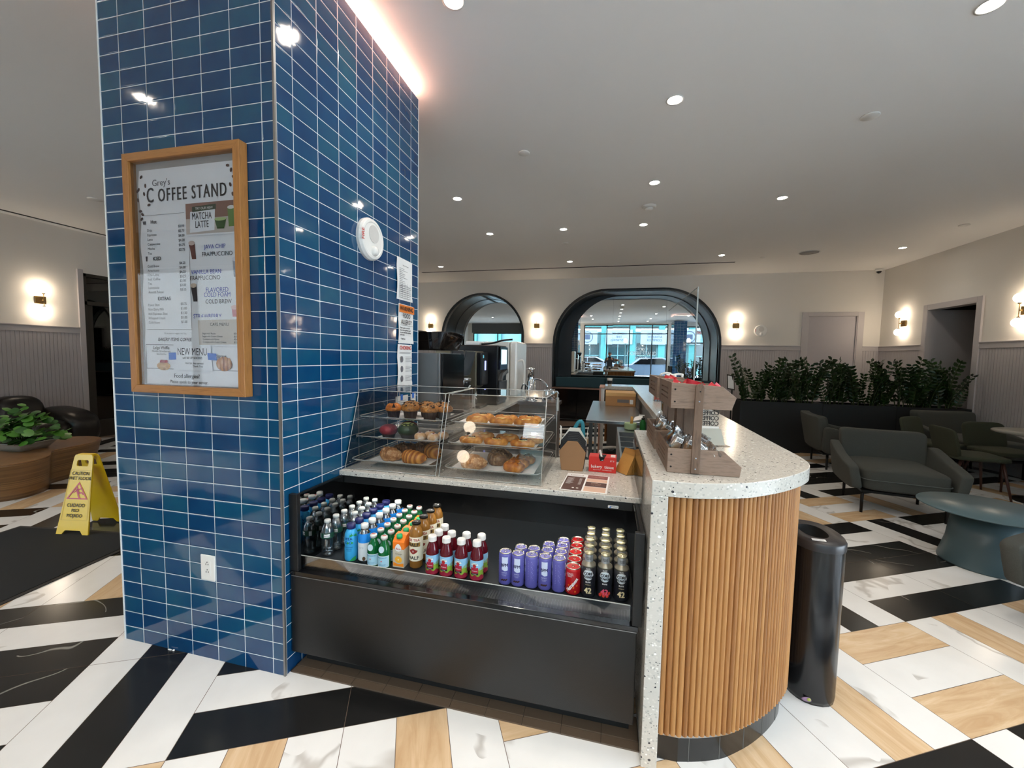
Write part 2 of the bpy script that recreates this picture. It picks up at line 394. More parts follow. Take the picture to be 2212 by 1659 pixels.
M['sideglass']=glassy('dark_cooler_glass',(.35,.38,.42,1),.9,.01,.25)
M['mirror']=pm('mirror_silver','#e6edee',.008,1,var=0)
M['mat']=pm('black_rubber_mat','#141516',.9,bump=.6,bs=400)
M['navytape']=pm('blue_painters_tape','#2a6fd0',.6)
M['fabric']=pm('grey_green_boucle','#454641',.95,var=.2,scale=160,bump=.5,bs=500)
M['fabric2']=pm('olive_wool','#3a3c2c',.95,var=.2,scale=120,bump=.4,bs=500)
M['leg']=pm('dark_metal_leg','#1c1a19',.45,.5); M['woodleg']=pm('dark_red_wood_leg','#43231a',.45)
M['tealtable']=pm('teal_grey_lacquer','#4c6167',.32,var=.03)
M['teal']=pm('dark_teal_velvet','#0f3a44',.6)
# ================= the room
XL,XR,YB,YF = -8.2, 5.25, 9.65, -2.2           # left, right, back (arches), window front behind the camera
# floor: 3x3 modules of planks, turned 27.3 degrees; tiles lie on the grout bed
def floor():
    a=R(27.3); e1=Vector((cos(a),sin(a),0)); e2=Vector((-sin(a),cos(a),0)); PU,PV=.1968,.1957
    m=MB(); uvs=[]
    x0,x1,y0,y1=XL-1.2,XR+3.0,YF,YB+.3
    m.mat(M['grout']); m.box(x0,y0,-.12,x1,y1,-.0012); uvs+= [[(0,0)]*4]*6
    g=.0012
    for j in range(-6,12):
        for i in range(-14,14):
            tan=(j%3==0); i3=(i%3==0)
            if tan: horiz=i3
            else: horiz=not i3
            cols=('t','w','t') if (tan and horiz) else ('w','t','w') if tan else ('b','w','b') if horiz else ('w','b','w')
            u0=10.72+3*(i); v0=5.13+3*j
            for k in range(3):
                if horiz: r=(u0,v0+k,u0+3,v0+k+1)
                else: r=(u0+k,v0,u0+k+1,v0+3)
                A,B,C_,D=r[0]*PU+g,r[1]*PV+g,r[2]*PU-g,r[3]*PV-g
                P=[e1*A+e2*B,e1*C_+e2*B,e1*C_+e2*D,e1*A+e2*D]
                if max(p.x for p in P)<x0 or min(p.x for p in P)>x1 or max(p.y for p in P)<y0 or min(p.y for p in P)>y1: continue
                m.mat(M['mar'+cols[k]]); L=.59; W_=.195; ou,ov=random.uniform(0,50),random.uniform(0,50)
                m.quad(*[(min(max(p.x,x0),x1),min(max(p.y,y0),y1),0) for p in P])
                q=[(ou,ov),(ou+L,ov),(ou+L,ov+W_),(ou,ov+W_)]
                uvs.append(q if horiz else [q[1],q[2],q[3],q[0]])
    m.uv=uvs; o=struct(m,'floor',None); return o
floor()
# brown quarry strip under the cooler
m=MB(); m.mat(pm('brown_quarry_tile','#57483a',.5,bump=.2))
for k in range(10):
    x=-1.355+k*.1525; x2=min(x+.1505,.153); m.box(x,1.478,0,x2,1.512,.006); m.box(x,1.514,0,x2,1.62,.010)
m.mat(pm('dark_quarry_grout','#241c17',.9)); m.box(-1.362,1.479,0,.154,1.62,.0045)
struct(m,'trim_1',None)
# ceiling
m=MB(); m.mat(M['ceil'])
slots=[rrect(-4.154,8.47,2.24,8.55,.004,1), rrect(-8.07,1.0,-7.99,6.2,.004,1), rrect(5.06,3.5,5.14,6.6,.004,1)]
plate(m,[(XL-1.3,YF),(XR+3,YF),(XR+3,YB+.35),(XL-1.3,YB+.3)],slots,.08,lambda x,y,h:(x,y,CEIL+h))
struct(m,'ceiling',None)
m=MB(); m.mat(M['darkgap'])
for a,b,c,d in ((-4.15,8.472,2.236,8.548),(-8.068,1.005,-7.992,6.195),(5.062,3.505,5.138,6.595)): m.box(a,b,CEIL+.003,c,d,CEIL+.02)
struct(m,'trim_2',None)
# back wall with two mirror niches
def arch(cx,hw,z0,zt,r,n=14):
    P=[(cx-hw,z0),(cx+hw,z0)]
    for i in range(n+1): t=pi/2*i/n; P.append((cx+hw-r+r*cos(t),zt-r+r*sin(t)))
    for i in range(n+1): t=pi/2+pi/2*i/n; P.append((cx-hw+r+r*cos(t),zt-r+r*sin(t)))
    return P
A1=arch(-3.08,1.02,.76,2.96,1.02); A2=arch(.515,1.785,.76,3.0,1.2)
m=MB(); m.mat(M['wall'])
plate(m,[(XL-.2,0),(XR+.2,0),(XR+.2,CEIL),(XL-.2,CEIL)],[A1,A2,rrect(3.98,.0001,4.83,2.41,.001,1)],.12,lambda x,y,h:(x,YB+h,y))
struct(m,'wall_back',None)
def ringband(m,P,Q,y0,y1):
    n=len(P); vs=[(p[0],y0,p[1]) for p in P]+[(q[0],y1,q[1]) for q in Q]
    m.add(vs,[(i,(i+1)%n,n+(i+1)%n,n+i) for i in range(n)],True)
MY=YB+.75
for nm,A,(cx,hw,zt,r),ins,lab in (('niche',A1,(-3.08,1.02,2.96,1.02),(.01,.01,.01),'small'),('niche',A2,(.515,1.785,3.0,1.2),(.33,.015,.015),'big')):
    m=MB(); m.mat(M['slate'] if lab=='big' else M['nichblk'])
    o1=arch(cx,hw+.0,.76,zt,r); b=arch(cx,hw+.045,.74,zt+.045,r+.03)
    # proud bezel ring, reveal, back plate
    m.mat(M['nichblk']); ringband(m,b,b,YB-.005,YB-.03); ringband(m,b,o1,YB-.03,YB-.03)
    m.mat(M['slate'] if lab=='big' else M['nichblk']); ringband(m,o1,o1,YB-.03,MY+.02)
    m.mat(M['slate']); l,rr,t=ins
    i2=arch(cx+(l-rr)/2,hw-(l+rr)/2,.78,zt-t,r-.02)
    ringband(m,o1,i2,MY-.002,MY-.002)
    m.mat(M['darkgap']); m.box(cx-hw-.05,MY+.03,.7,cx+hw+.05,MY+.06,zt+.05)
    struct(m,'trim_3' if lab=='small' else 'trim_4',None)
    g=MB(); g.mat(M['mirror'])
    plate(g,i2,[],.006,lambda x,y,h:(x,MY+.002+h+(y-1.44)*.0,y))
    bx0=cx+(l-rr)/2
    def tilt(ob):
        ob.rotation_euler=(0,0,0)
    if lab=='big':
        # three panels meeting at fine seams
        xs=[-.935,.06,1.30,2.283]; g=MB(); g.mat(M['mirror'])
        for k in range(3):
            Pn=[(min(max(x,xs[k]+.001),xs[k+1]-.001),z) for x,z in i2]
            q=[];
            for p in Pn:
                if not q or (abs(q[-1][0]-p[0])+abs(q[-1][1]-p[1]))>1e-4: q.append(p)
            n0=len(g.v); ang=(.0040,.0046,.0052)[k]
            # clip correctly: top follows the arch, so interpolate the crossings
            def ztop(x):
                c=cx+(l-rr)/2; h=hw-(l+rr)/2; rad=r-.02; top=zt-t
                d=abs(x-c)-(h-rad)
                return top if d<=0 else top-rad+sqrt(max(0,rad*rad-d*d))
            xa,xb=xs[k]+.0008,xs[k+1]-.0008; N=14
            top=[(xa+(xb-xa)*i/N,ztop(xa+(xb-xa)*i/N)) for i in range(N,-1,-1)]
            poly=[(xa,.78),(xb,.78)]+top
            plate(g,poly,[],.006,lambda x,y,h:(x,MY+.002+h-(y-1.9)*ang,y))
        wm=tag(g.build('wall_mirror',None),'wide round-cornered arched mirror reflecting the shop window','mirror')
    else:
        n0=0; g.v=[(x,y-(z-1.9)*.004,z) for x,y,z in g.v]
        wm=tag(g.build('wall_mirror',None),'small round-topped arched mirror behind the drinks machines','mirror')
# wainscot on the back wall, in runs between niches and door
def wains(m,t,a,b,axis,fix,d):
    """a..b along the wall; fix = wall plane; d = direction into the room"""
    def bb(mm,p,q,t0,t1,z0,z1):
        if axis=='x': mm.box(p,min(fix+d*t0,fix+d*t1),z0,q,max(fix+d*t0,fix+d*t1),z1)
        else: mm.box(min(fix+d*t0,fix+d*t1),p,z0,max(fix+d*t0,fix+d*t1),q,z1)
    bb(m,a,b,0,.012,.10,1.70); bb(t,a,b,0,.022,1.695,1.775); bb(t,a,b,0,.034,1.775,1.792); bb(t,a,b,0,.02,0,.11)
w=MB(); w.mat(M['wains']); t=MB(); t.mat(M['trim'])
for a,b in ((XL,-4.15),(-2.01,-1.32),(2.35,3.86),(4.95,XR)): wains(w,t,a,b,'x',YB,-1)
struct(w,'trim_5',None); struct(t,'trim_6',None,bev=.003)
# door in the back wall
m=MB(); m.mat(M['trim'])
for a,b,c,d in ((3.86,0,3.97,2.48),(4.84,0,4.95,2.48),(3.97,2.40,4.84,2.48)): m.box(a,YB-.028,b,c,YB,d)
for a,b,c,d in ((3.9705,0,3.985,2.394),(4.825,0,4.8395,2.394),(3.9705,2.395,4.8395,2.3995)): m.box(a,YB-.02,b,c,YB+.119,d)
dr=struct(m,'door_1',None,bev=.003)
m=MB(); m.mat(pm('door_paint','#b3adb0',.5,var=.02)); m.box(3.985,YB+.004,.01,4.825,YB+.044,2.395); m.build('door_leaf',None,dr,bev=.002)
# right wall with the doorway
m=MB(); m.mat(M['wall']); DY0,DY1,DZ=7.44,8.40,2.38
plate(m,[(YF,0),(YB,0),(YB,CEIL),(YF,CEIL)],[rrect(DY0,.0001,DY1,DZ,.001,1),rrect(-1.9,.12,2.3,3.15,.001,1)],.14,lambda x,y,h:(XR+h,x,y)); struct(m,'wall_right',None)
m=MB(); m.mat(pm('dark_window_frame_side','#23211f',.4,.3))  # side window out of view, added to let more daylight in
for y in (-1.9,-.52,.86,2.25): m.box(XR+.03,y,.12,XR+.10,y+.05,3.15)
for z in (.12,2.6,3.10): m.box(XR+.03,-1.9,z,XR+.10,2.3,z+.05)
w3=struct(m,'added_side_window',None); m=MB(); m.mat(M['glass']); m.box(XR+.06,-1.88,.14,XR+.07,2.28,3.13); m.build('window_glass',None,w3)
w=MB(); w.mat(M['wains']); t=MB(); t.mat(M['trim'])
for a,b in ((2.4,DY0-.09),(DY1+.09,YB)): wains(w,t,a,b,'y',XR,-1)
struct(w,'trim_7',None); struct(t,'trim_8',None,bev=.003)
m=MB(); m.mat(M['trim'])
m.box(XR-.03,DY0-.09,0,XR,DY0,DZ+.08); m.box(XR-.03,DY1,0,XR,DY1+.09,DZ+.08); m.box(XR-.03,DY0,DZ,XR,DY1,DZ+.08)
m.box(XR-.028,DY0+.0005,0,XR+.14,DY0+.012,DZ-.013); m.box(XR-.028,DY1-.012,0,XR+.9,DY1-.0005,DZ-.013); m.box(XR-.028,DY0+.0005,DZ-.012,XR+.14,DY1-.0005,DZ-.0005)
struct(m,'door_2',None,bev=.003)
# dark passage behind that doorway, with a pale door at its end
m=MB(); m.mat(pm('dark_teal_wall_paint','#1b262b',.8))
m.box(XR+.14,DY1,0,XR+2.6,DY1+.1,CEIL); m.box(XR+.14,DY0-1.4,0,XR+2.6,DY0-1.3,CEIL); m.box(XR+2.5,DY0-1.4,0,XR+2.6,DY1+.1,CEIL)
struct(m,'wall_passage',None)
m=MB(); m.mat(pm('pale_door_paint','#a9a79f',.6,var=.02)); m.box(XR+1.25,DY1-.03,0,XR+2.1,DY1,2.15); m.box(XR+1.18,DY1-.05,0,XR+1.25,DY1,2.22); m.box(XR+1.18,DY1-.05,2.15,XR+2.1,DY1,2.22)
struct(m,'door_3',None,bev=.003)
# left wall with glazed office door
LY0,LY1,LZ=4.78,6.1,2.66
m=MB(); m.mat(M['wall']); plate(m,[(YF,0),(YB,0),(YB,CEIL),(YF,CEIL)],[rrect(LY0,.0001,LY1,LZ,.001,1)],.14,lambda x,y,h:(XL-h,x,y)); struct(m,'wall_left',None)
w=MB(); w.mat(M['wains']); t=MB(); t.mat(M['trim'])
for a,b in ((YF,LY0-.07),(LY1+.07,YB)): wains(w,t,a,b,'y',XL,1)
struct(w,'trim_9',None); struct(t,'trim_10',None,bev=.003)
m=MB(); m.mat(M['trim'])
m.box(XL,LY0-.07,0,XL+.03,LY0,LZ+.05); m.box(XL,LY1,0,XL+.03,LY1+.07,LZ+.05)
m.mat(pm('bronze_door_frame','#3c3934',.45,.4))
m.box(XL-.1,LY0,0,XL+.005,LY0+.05,LZ); m.box(XL-.1,LY1-.05,0,XL+.005,LY1,LZ); m.box(XL-.1,LY0,LZ-.05,XL+.005,LY1,LZ); m.box(XL-.1,LY0,2.16,XL+.005,LY1,2.22); m.box(XL-.1,LY0,0,XL+.005,LY1,.28)
m.box(XL-.08,LY0+.05,.28,XL-.02,LY0+.13,2.16); m.box(XL-.08,LY1-.13,.28,XL-.02,LY1-.05,2.16)
dr=struct(m,'door_4',None,bev=.002)
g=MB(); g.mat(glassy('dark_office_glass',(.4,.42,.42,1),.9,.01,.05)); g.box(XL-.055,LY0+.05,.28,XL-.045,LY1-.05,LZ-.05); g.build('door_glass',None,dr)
g=MB(); g.mat(M['white']); text(g,'Office',.12,frame((XL-.04,LY0+.38,1.47),(0,1,0),(0,0,1)),'LEFT',1,.01); g.build('lettering',None,dr)
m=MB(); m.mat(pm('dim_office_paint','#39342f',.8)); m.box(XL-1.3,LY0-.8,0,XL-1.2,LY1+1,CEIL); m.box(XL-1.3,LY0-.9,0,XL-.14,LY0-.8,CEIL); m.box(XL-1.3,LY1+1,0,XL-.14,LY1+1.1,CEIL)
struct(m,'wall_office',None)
# front wall behind the camera: shop window, column, entrance
WX0,WX1,WZ=-1.4,3.0,3.22
m=MB(); m.mat(M['wall'])
plate(m,[(XL-.2,0),(XR+.2,0),(XR+.2,CEIL),(XL-.2,CEIL)],[rrect(WX0,.12,WX1,WZ,.001,1),rrect(-7.9,.12,-4.9,2.75,.001,1),rrect(3.75,.0001,5.05,3.1,.001,1)],.16,lambda x,y,h:(x,YF-.0+h-.16,y)); struct(m,'wall_front',None)
def window(n,x0,x1,z0,z1,mull,tr,fm,op=None):
    m=MB(); m.mat(fm); y0,y1=YF-.13,YF-.05
    m.box(x0,y0,z0,x0+.05,y1,z1); m.box(x1-.05,y0,z0,x1,y1,z1); m.box(x0,y0,z0,x1,y1,z0+.05); m.box(x0,y0,z1-.05,x1,y1,z1)
    for x in mull: m.box(x-.025,y0,z0,x+.025,y1,z1)
    for z in tr: m.box(x0,y0,z-.025,x1,y1,z+.025)
    f=struct(m,n,None); g=MB(); g.mat(M['glass']); g.box(x0+.03,YF-.095,z0+.03,x1-.03,YF-.085,z1-.03); g.build('window_glass',None,f); return f
dkf=pm('dark_window_frame','#23211f',.4,.3)
w1=window('window_1',WX0,WX1,.12,WZ,(-.17,1.03,2.2),(2.72,),dkf)
vt=NT('backlit_white_vinyl'); tl_=vt.n('BsdfTranslucent'); tl_.inputs[0].default_value=(.8,.8,.8,1); df_=vt.n('BsdfDiffuse'); df_.inputs[0].default_value=(.85,.85,.85,1); mx_=vt.n('MixShader'); vt.l(tl_.outputs[0],mx_.inputs[1]); vt.l(df_.outputs[0],mx_.inputs[2]); vt.l(mx_.outputs[0],vt.out.inputs[0])
g=MB(); g.mat(vt.m)
ff=lambda cx,z:frame((cx,YF-.083,z),(1,0,0),(0,0,1))
# readable from the street: mirrored when seen from inside, right again in the mirror
fi=lambda cx,z:(lambda u,v:Vector((cx-u,YF-.080,z+v)))
for s_,z_,sz,b in (("Grey's",1.92,.26,.005),('COFFEE STAND',1.65,.30,.012),('at Stella',1.41,.22,.012)):
    text(g,s_,sz,(lambda zz:(lambda u,v:Vector((1.70+u,YF-.080,zz+v))))(z_),'CENTER',.72 if 'COFFEE' in s_ else .95,b)
g.build('lettering',None,w1)
window('window_2',-7.9,-4.9,.12,2.75,(-6.4,),(),dkf)
m=MB(); m.mat(pm('bronze_entrance_frame','#3d3a36',.4,.4))
for x in (3.75,4.35,5.0): m.box(x,YF-.12,0,x+.06,YF-.05,3.1)
for z in (0,2.2,3.04): m.box(3.75,YF-.12,z,5.05,YF-.05,z+.06)
d5=struct(m,'door_5',None); g=MB(); g.mat(M['glass']); g.box(3.78,YF-.09,.03,5.02,YF-.08,3.07); g.build('door_glass',None,d5)
m=MB(); m.mat(pm('grey_shade_fabric','#5d5f60',.8)); m.box(-7.95,YF+.01,2.75,-4.9,YF+.05,CEIL); m.box(-4.9,YF,0,-4.45,YF+.35,CEIL); struct(m,'trim_11',None)
# grey second column near the entrance
m=MB(); m.mat(M['tile']); 
def colbox(m,x0,y0,x1,y1,z1,uoff):
    uv=[]; f=lambda u,z:(u/.1534,(z-.0698)/.0775)
    for A,B,u0 in (((x0,y0),(x1,y0),None),((x1,y0),(x1,y1),None),((x1,y1),(x0,y1),None),((x0,y1),(x0,y0),None)):
        m.quad((A[0],A[1],0),(B[0],B[1],0),(B[0],B[1],z1),(A[0],A[1],z1))
        if A[1]==B[1]==y0 : ua,ub=(x0-uoff[0]),(x1-uoff[0])
        elif A[0]==x1 and B[0]==x1: ua,ub=(y0-uoff[1]),(y1-uoff[1])
        elif A[1]==y1: ua,ub=0,x1-x0
        else: ua,ub=0,y1-y0
        uv+= [[f(ua,0),f(ub,0),f(ub,z1),f(ua,z1)]]
    m.quad((x0,y0,z1),(x1,y0,z1),(x1,y1,z1),(x0,y1,z1)); uv.append([(0,0),(1,0),(1,1),(0,1)])
    m.uv=(m.uv or [])+uv
colbox(m,3.05,-1.5,3.65,-.6,3.237,(0,0)); struct(m,'column_2',None)
# the big blue column
CX0,CX1,CY0,CY1,CZ=-2.315,-1.364,1.4523,2.737,3.237
m=MB(); m.mat(M['tile']); colbox(m,CX0,CY0,CX1,CY1,CZ,(CX1-.0637,CY0+.1005)); c1=struct(m,'column_1',None)
m=MB(); m.mat(M['alu'])
m.box(CX1-.006,CY0-.004,0,CX1+.003,CY0+.006,CZ); m.mat(pm('white_edge_grout','#dfe3e4',.6))
for x,y in ((CX1-.0085,CY0-.001),(CX1-.0005,CY0+.006)): m.box(x,y,0,x+.0025,y+.0025,CZ)
m.box(CX0-.003,CY0-.003,0,CX0+.004,CY0+.004,CZ); m.box(CX1-.003,CY1-.004,0,CX1+.002,CY1+.002,CZ); m.build('edge_trim',None,c1)
# soft pink cove light on the column's top
m=MB(); m.mat(em('cove_led',(1,.50,.36,1),30.0))
m.box(CX1-.05,CY0+.05,CZ+.001,CX1-.025,CY1-.05,CZ+.012); m.box(CX0+.03,CY1-.05,CZ+.001,CX1-.03,CY1-.03,CZ+.012); m.box(CX0+.03,CY0+.05,CZ+.001,CX0+.05,CY1-.06,CZ+.012)
one(m,'cove_light',None,'pinkish strip light glowing on top of the blue tiled column','light')
# ---------------- ceiling fittings
E_DL=em('downlight_glow',(1,.93,.80,1),60)
mh=MB(); mh.mat(M['white']); mh.lathe([(.052,0),(.058,-.003),(.060,-.006),(.050,-.006),(.046,.004)],24,cap=(False,False)); 
md=MB(); md.mat(E_DL); md.lathe([(.0005,-.002),(.044,-.002)],20,cap=(False,False))
t0=None
POSN=['above the wooden crate stand','nearer the camera of the pair over the bar','over the lounge chairs','just right of the blue column','farther right of the blue column','between the column and the bar','over the far end of the bar','over the small arched mirror','at the far left beside the column edge','in front of the big arch on its right','near the right wall corner','at the top right corner of the photo','at the top edge beside the blue column']
for i,(x,y) in enumerate(DL_SEEN+DL_MORE):
    lab='round recessed ceiling downlight '+(POSN[i] if i<len(POSN) else 'on the ceiling behind the camera')
    g='recessed ceiling downlights'
    if t0 is None:
        t0=thing('ceiling_downlight',lab,'light',(x,y,CEIL),0,g); mh.build('trim_ring',None,t0); md.build('lens',None,t0)
    else: dup(t0,(x,y,CEIL),0,lab,g)
m0=MB(); m0.mat(M['white']); m0.lathe([(.05,0),(.052,-.006),(.048,-.010),(.002,-.010)],24)
for k,(x,y,r_,lb) in enumerate(((-.815,3.732,1,'small flat white disc on the ceiling right of the column'),(1.844,3.7,1.15,'flat white disc on the ceiling above the bar end'),(4.512,6.735,1.1,'flat white disc on the ceiling near the right wall'),(-6.242,3.806,1.4,'flat white disc on the ceiling above the sofa'),(-.75,6.7,1,'small flat disc on the ceiling before the arches'),(2.6,8.2,.8,'tiny disc on the ceiling near the back wall'))):
    mm=MB(); mm.mat(M['white']); mm.lathe([(.05*r_,0),(.052*r_,-.006),(.048*r_,-.010),(.002,-.010)],24)
    one(mm,'ceiling_disc_cover',None,lb,'ceiling cover',(x,y,CEIL),group='flat ceiling covers')
t=thing('smoke_detector','domed white smoke detector on the ceiling above the bar','smoke detector',(.407,5.282,CEIL)); m=MB(); m.mat(M['white']); m.lathe([(.085,0),(.085,-.012),(.07,-.025)],28); m.build('base',None,t); m=MB(); m.mat(M['white']); m.lathe([(.05,-.025),(.045,-.045),(.01,-.05)],24); m.build('sensor_cap',None,t)
t=thing('ceiling_speaker','large flat round speaker grille on the ceiling toward the right','speaker',(3.218,7.939,CEIL)); m=MB(); m.mat(M['white']); m.lathe([(.15,0),(.155,-.005),(.14,-.008)],32); m.build('ring',None,t); m=MB(); m.mat(pm('speaker_grille','#a7a39e',.7,bump=.6,bs=400)); m.lathe([(.138,-.009),(.002,-.011)],32); m.build('grille',None,t)
t=thing('security_camera','white dome security camera in the far right ceiling corner','security camera',(5.07,9.5,CEIL)); m=MB(); m.mat(M['white']); m.lathe([(.06,0),(.06,-.035),(.05,-.05)],20); m.build('housing',None,t); m=MB(); m.mat(M['blkgloss']); m.sphere((0,0,-.05),.042,16,8); m.build('dome',None,t)
# ---------------- wall sconces: two globes on a brass stem
E_GL=em('sconce_globe_glow',(1,.82,.62,1),15)
def sconce(loc,rz,label,first=[]):
    if not first:
        t=thing('wall_sconce',label,'light',loc,rz,'two-globe brass wall sconces')
        m=MB(); m.mat(M['brass']); m.box(-.06,-.022,-.055,.06,-.0,.055); m.build('backplate',None,t,bev=.003)
        m=MB(); m.mat(M['brass']); m.cyl((0,-.085,-.10),(0,-.085,.10),.005); m.cyl((0,-.02,0),(0,-.085,0),.009); m.lathe([(.016,.085),(.018,.10),(.012,.11)],14,c=(0,-.085,0)); m.lathe([(.012,-.11),(.018,-.10),(.016,-.085)],14,c=(0,-.085,0)); m.build('stem',None,t)
        for s in (1,-1):
            m=MB(); m.mat(E_GL); m.sphere((0,-.085,s*.16),.062,20,12); m.build('globe',None,t)
        first.append(t); return t
    return dup(first[0],loc,rz,label,'two-globe brass wall sconces')
sconce((-4.45,YB,2.205),0,'two-globe brass wall sconce left of the small arched mirror')
sconce((-1.71,YB,2.205),0,'two-globe brass wall sconce between the two arched mirrors')
sconce((2.62,YB,2.205),0,'two-globe brass wall sconce right of the big arched mirror')
sconce((XR,8.98,2.195),-pi/2,'two-globe brass wall sconce between corner and dark doorway')
sconce((XR,6.72,2.175),-pi/2,'two-globe brass wall sconce at the right edge of the photo')
sconce((XL,4.27,2.16),pi/2,'two-globe brass wall sconce above the black sofa')
sconce((XL,1.2,2.16),pi/2,'two-globe brass wall sconce behind the camera on the left wall')
sconce((-2.2,YF,2.66),pi,'large two-globe brass sconce on the front wall behind the camera').scale=(1.6,1.6,1.6)
# ---------------- strobes
def strobe(loc,rz,label,r=.13,sy=1.0):
    t=thing('fire_strobe',label,'fire alarm',loc,rz)
    m=MB(); m.mat(M['white']); m.lathe([(r,0),(r,-.018),(r*.93,-.034),(r*.80,-.036),(r*.78,-.033),(r*.5,-.034),(.002,-.034)],40,sm=False); m.xf(Matrix.Rotation(-pi/2,4,'X')); hz=m.build('housing',None,t,bev=.002)
    m=MB(); m.mat(pm('strobe_lens','#e9e7e2',.1)); m.sphere((r*.05,-.036,-r*.55),(r*.22,.02,r*.24),16,8,(.6,.8)); m.build('strobe_lens',None,hz)
    m=MB(); m.mat(pm('grey_speaker_mesh','#cfccc7',.7,bump=.5,bs=500)); m.prism(circ(r*.05,r*.25,r*.42,28,r*.42),-.0365,-.034,1); m.build('speaker_mesh',None,hz)
    m=MB(); m.mat(pm('red_fire_letters','#c8352b',.5)); text(m,'FIRE',r*.30,lambda u,v:Vector((-r*.86-v,-.0365,r*.05+u)),'CENTER',1,.01); m.build('lettering',None,t)
    return t
strobe((CX1,2.112,2.10),pi/2,'round white fire strobe with red FIRE letters on the blue column',.117)
strobe((3.10,YB,2.10),0,'round white fire strobe on the cream back wall',.125)
# ---------------- column items: outlet
t=thing('wall_outlet','white double socket low on the blue tiled column','outlet',(-1.777,CY0,.445))
m=MB(); m.mat(M['white']); m.box(-.0405,-.006,-.0605,.0405,0,.0605); hz=m.build('plate',None,t,bev=.003)
m=MB(); m.mat(M['white']); m.box(-.017,-.0075,-.035,.017,-.005,.035); m.mat(M['blkplastic'])
for zz in (.018,-.018):
    m.box(-.008,-.0085,zz-.004,-.0055,-.0074,zz+.004); m.box(.0045,-.0085,zz-.003,.0075,-.0074,zz+.003); m.prism(circ(0,zz+.010,.0026,10),-.0085,-.0074,1)
m.build('socket_face',None,hz)
# ================= bar and pastry counter
def bar_curve():
    P=[(.288,1.427),(.363,1.446),(.441,1.474),(.502,1.507),(.611,1.591),(.715,1.699),(.783,1.806),(.815,1.945),(.820,2.20)]
    return [(.21,1.425)]+spline(P,6)
BC=bar_curve()
def inset(P,d):
    out=[]
    for i,p in enumerate(P):
        a=Vector(P[max(i-1,0)]); b=Vector(P[min(i+1,len(P)-1)]); t=(b-a).normalized(); out.append((p[0]-t.y*d,p[1]+t.x*d))
    return out
BAR=thing('bar_counter','tall terrazzo topped bar with rounded slatted oak front','counter',(0,0,0))
top=[(.155,1.425)]+BC+[(.845,3.5),(.86,4.9),(.86,6.78),(-.05,6.78),(-.05,6.28),(.35,6.28),(.35,2.432),(.155,2.432)]
m=MB(); m.mat(M['terrazzo']); m.prism(top,.985,1.038); m.build('countertop',None,BAR,bev=.0025)
m=MB(); m.mat(M['terrazzo']); m.box(.155,1.4255,0,.209,2.43,.9848); m.build('waterfall_leg',None,BAR,bev=.002)
sl=inset(BC,.035); sl=[(max(x,.211),y) for x,y in sl]+[(.81,3.5),(.825,4.9),(.825,6.74)]
def resample(P,st):
    out=[Vector(P[0])]; acc=0
    for i in range(1,len(P)):
        a,b=Vector(P[i-1]),Vector(P[i]); L=(b-a).length
        while acc+L>=st:
            t=(st-acc)/L; a=a+(b-a)*t; out.append(a.copy()); L=(b-a).length; acc=0
        acc+=L
    return out
def slatwall(P,z0,z1,pitch=.0205):
    Q=resample(P,pitch/6); m=MB(); m.mat(M['slat']); rows=[]; vs=[];fs=[];uv=[]
    n=len(Q); off=(.0,.0070,.0092,.0098,.0092,.0070)
    for i,q in enumerate(Q):
        a=Q[max(i-1,0)]; b=Q[min(i+1,n-1)]; t=(b-a).normalized(); nrm=Vector((t.y,-t.x)); d=off[i%6]
        p=q+nrm*d; vs+= [(p.x,p.y,z0),(p.x,p.y,z1)]
    for i in range(n-1): fs.append((2*i,2*i+2,2*i+3,2*i+1)); uv.append([(i/6+.001,z0*1.0),((i+1)/6-.001,z0),((i+1)/6-.001,z1),(i/6+.001,z1)])
    m.add(vs,fs,False); m.uv=uv; return m
sw=slatwall([(.211,1.455)]+sl[1:],.117,.984); sw.build('slat_cladding',None,BAR)
kk=inset(BC,.05); kk=[(max(x,.2095),y+.0) for x,y in kk]+[(.795,3.5),(.81,4.9),(.81,6.72)]
m=MB(); m.mat(M['marb']); vs=[];fs=[];uv=[];acc=0
for i,p in enumerate(kk):
    if i: acc+=(Vector(p)-Vector(kk[i-1])).length
    vs+=[(p[0],p[1],0),(p[0],p[1],.104)]
    if i: fs.append((2*i-2,2*i,2*i+1,2*i-1)); uv.append([(la,0),(acc,0),(acc,.104),(la,.104)])
    la=acc
m.add(vs,fs,False); m.uv=[[(a*1.0+3.1,b+7) for a,b in q] for q in uv]; m.build('marble_kick',None,BAR)
m=MB(); m.mat(pm('kick_joint','#5c5a57',.6)); Q=resample(kk,.118)
for q in Q[1:12]: m.box(q.x-.0012,q.y-.0012,0,q.x+.0012,q.y+.0012,.104)
m.mat(M['steel']); vs=[];fs=[]
for p,q in zip(kk,inset(kk,-.014)): vs+=[(p[0],p[1],.1045),(q[0],q[1],.1045),(q[0],q[1],.113),(p[0],p[1],.113)]
for i in range(len(kk)-1):
    for a,b in ((0,1),(1,2),(2,3)): fs.append((4*i+a,4*i+4+a,4*i+4+b,4*i+b))
m.add(vs,fs,False); m.build('metal_trim',None,BAR)
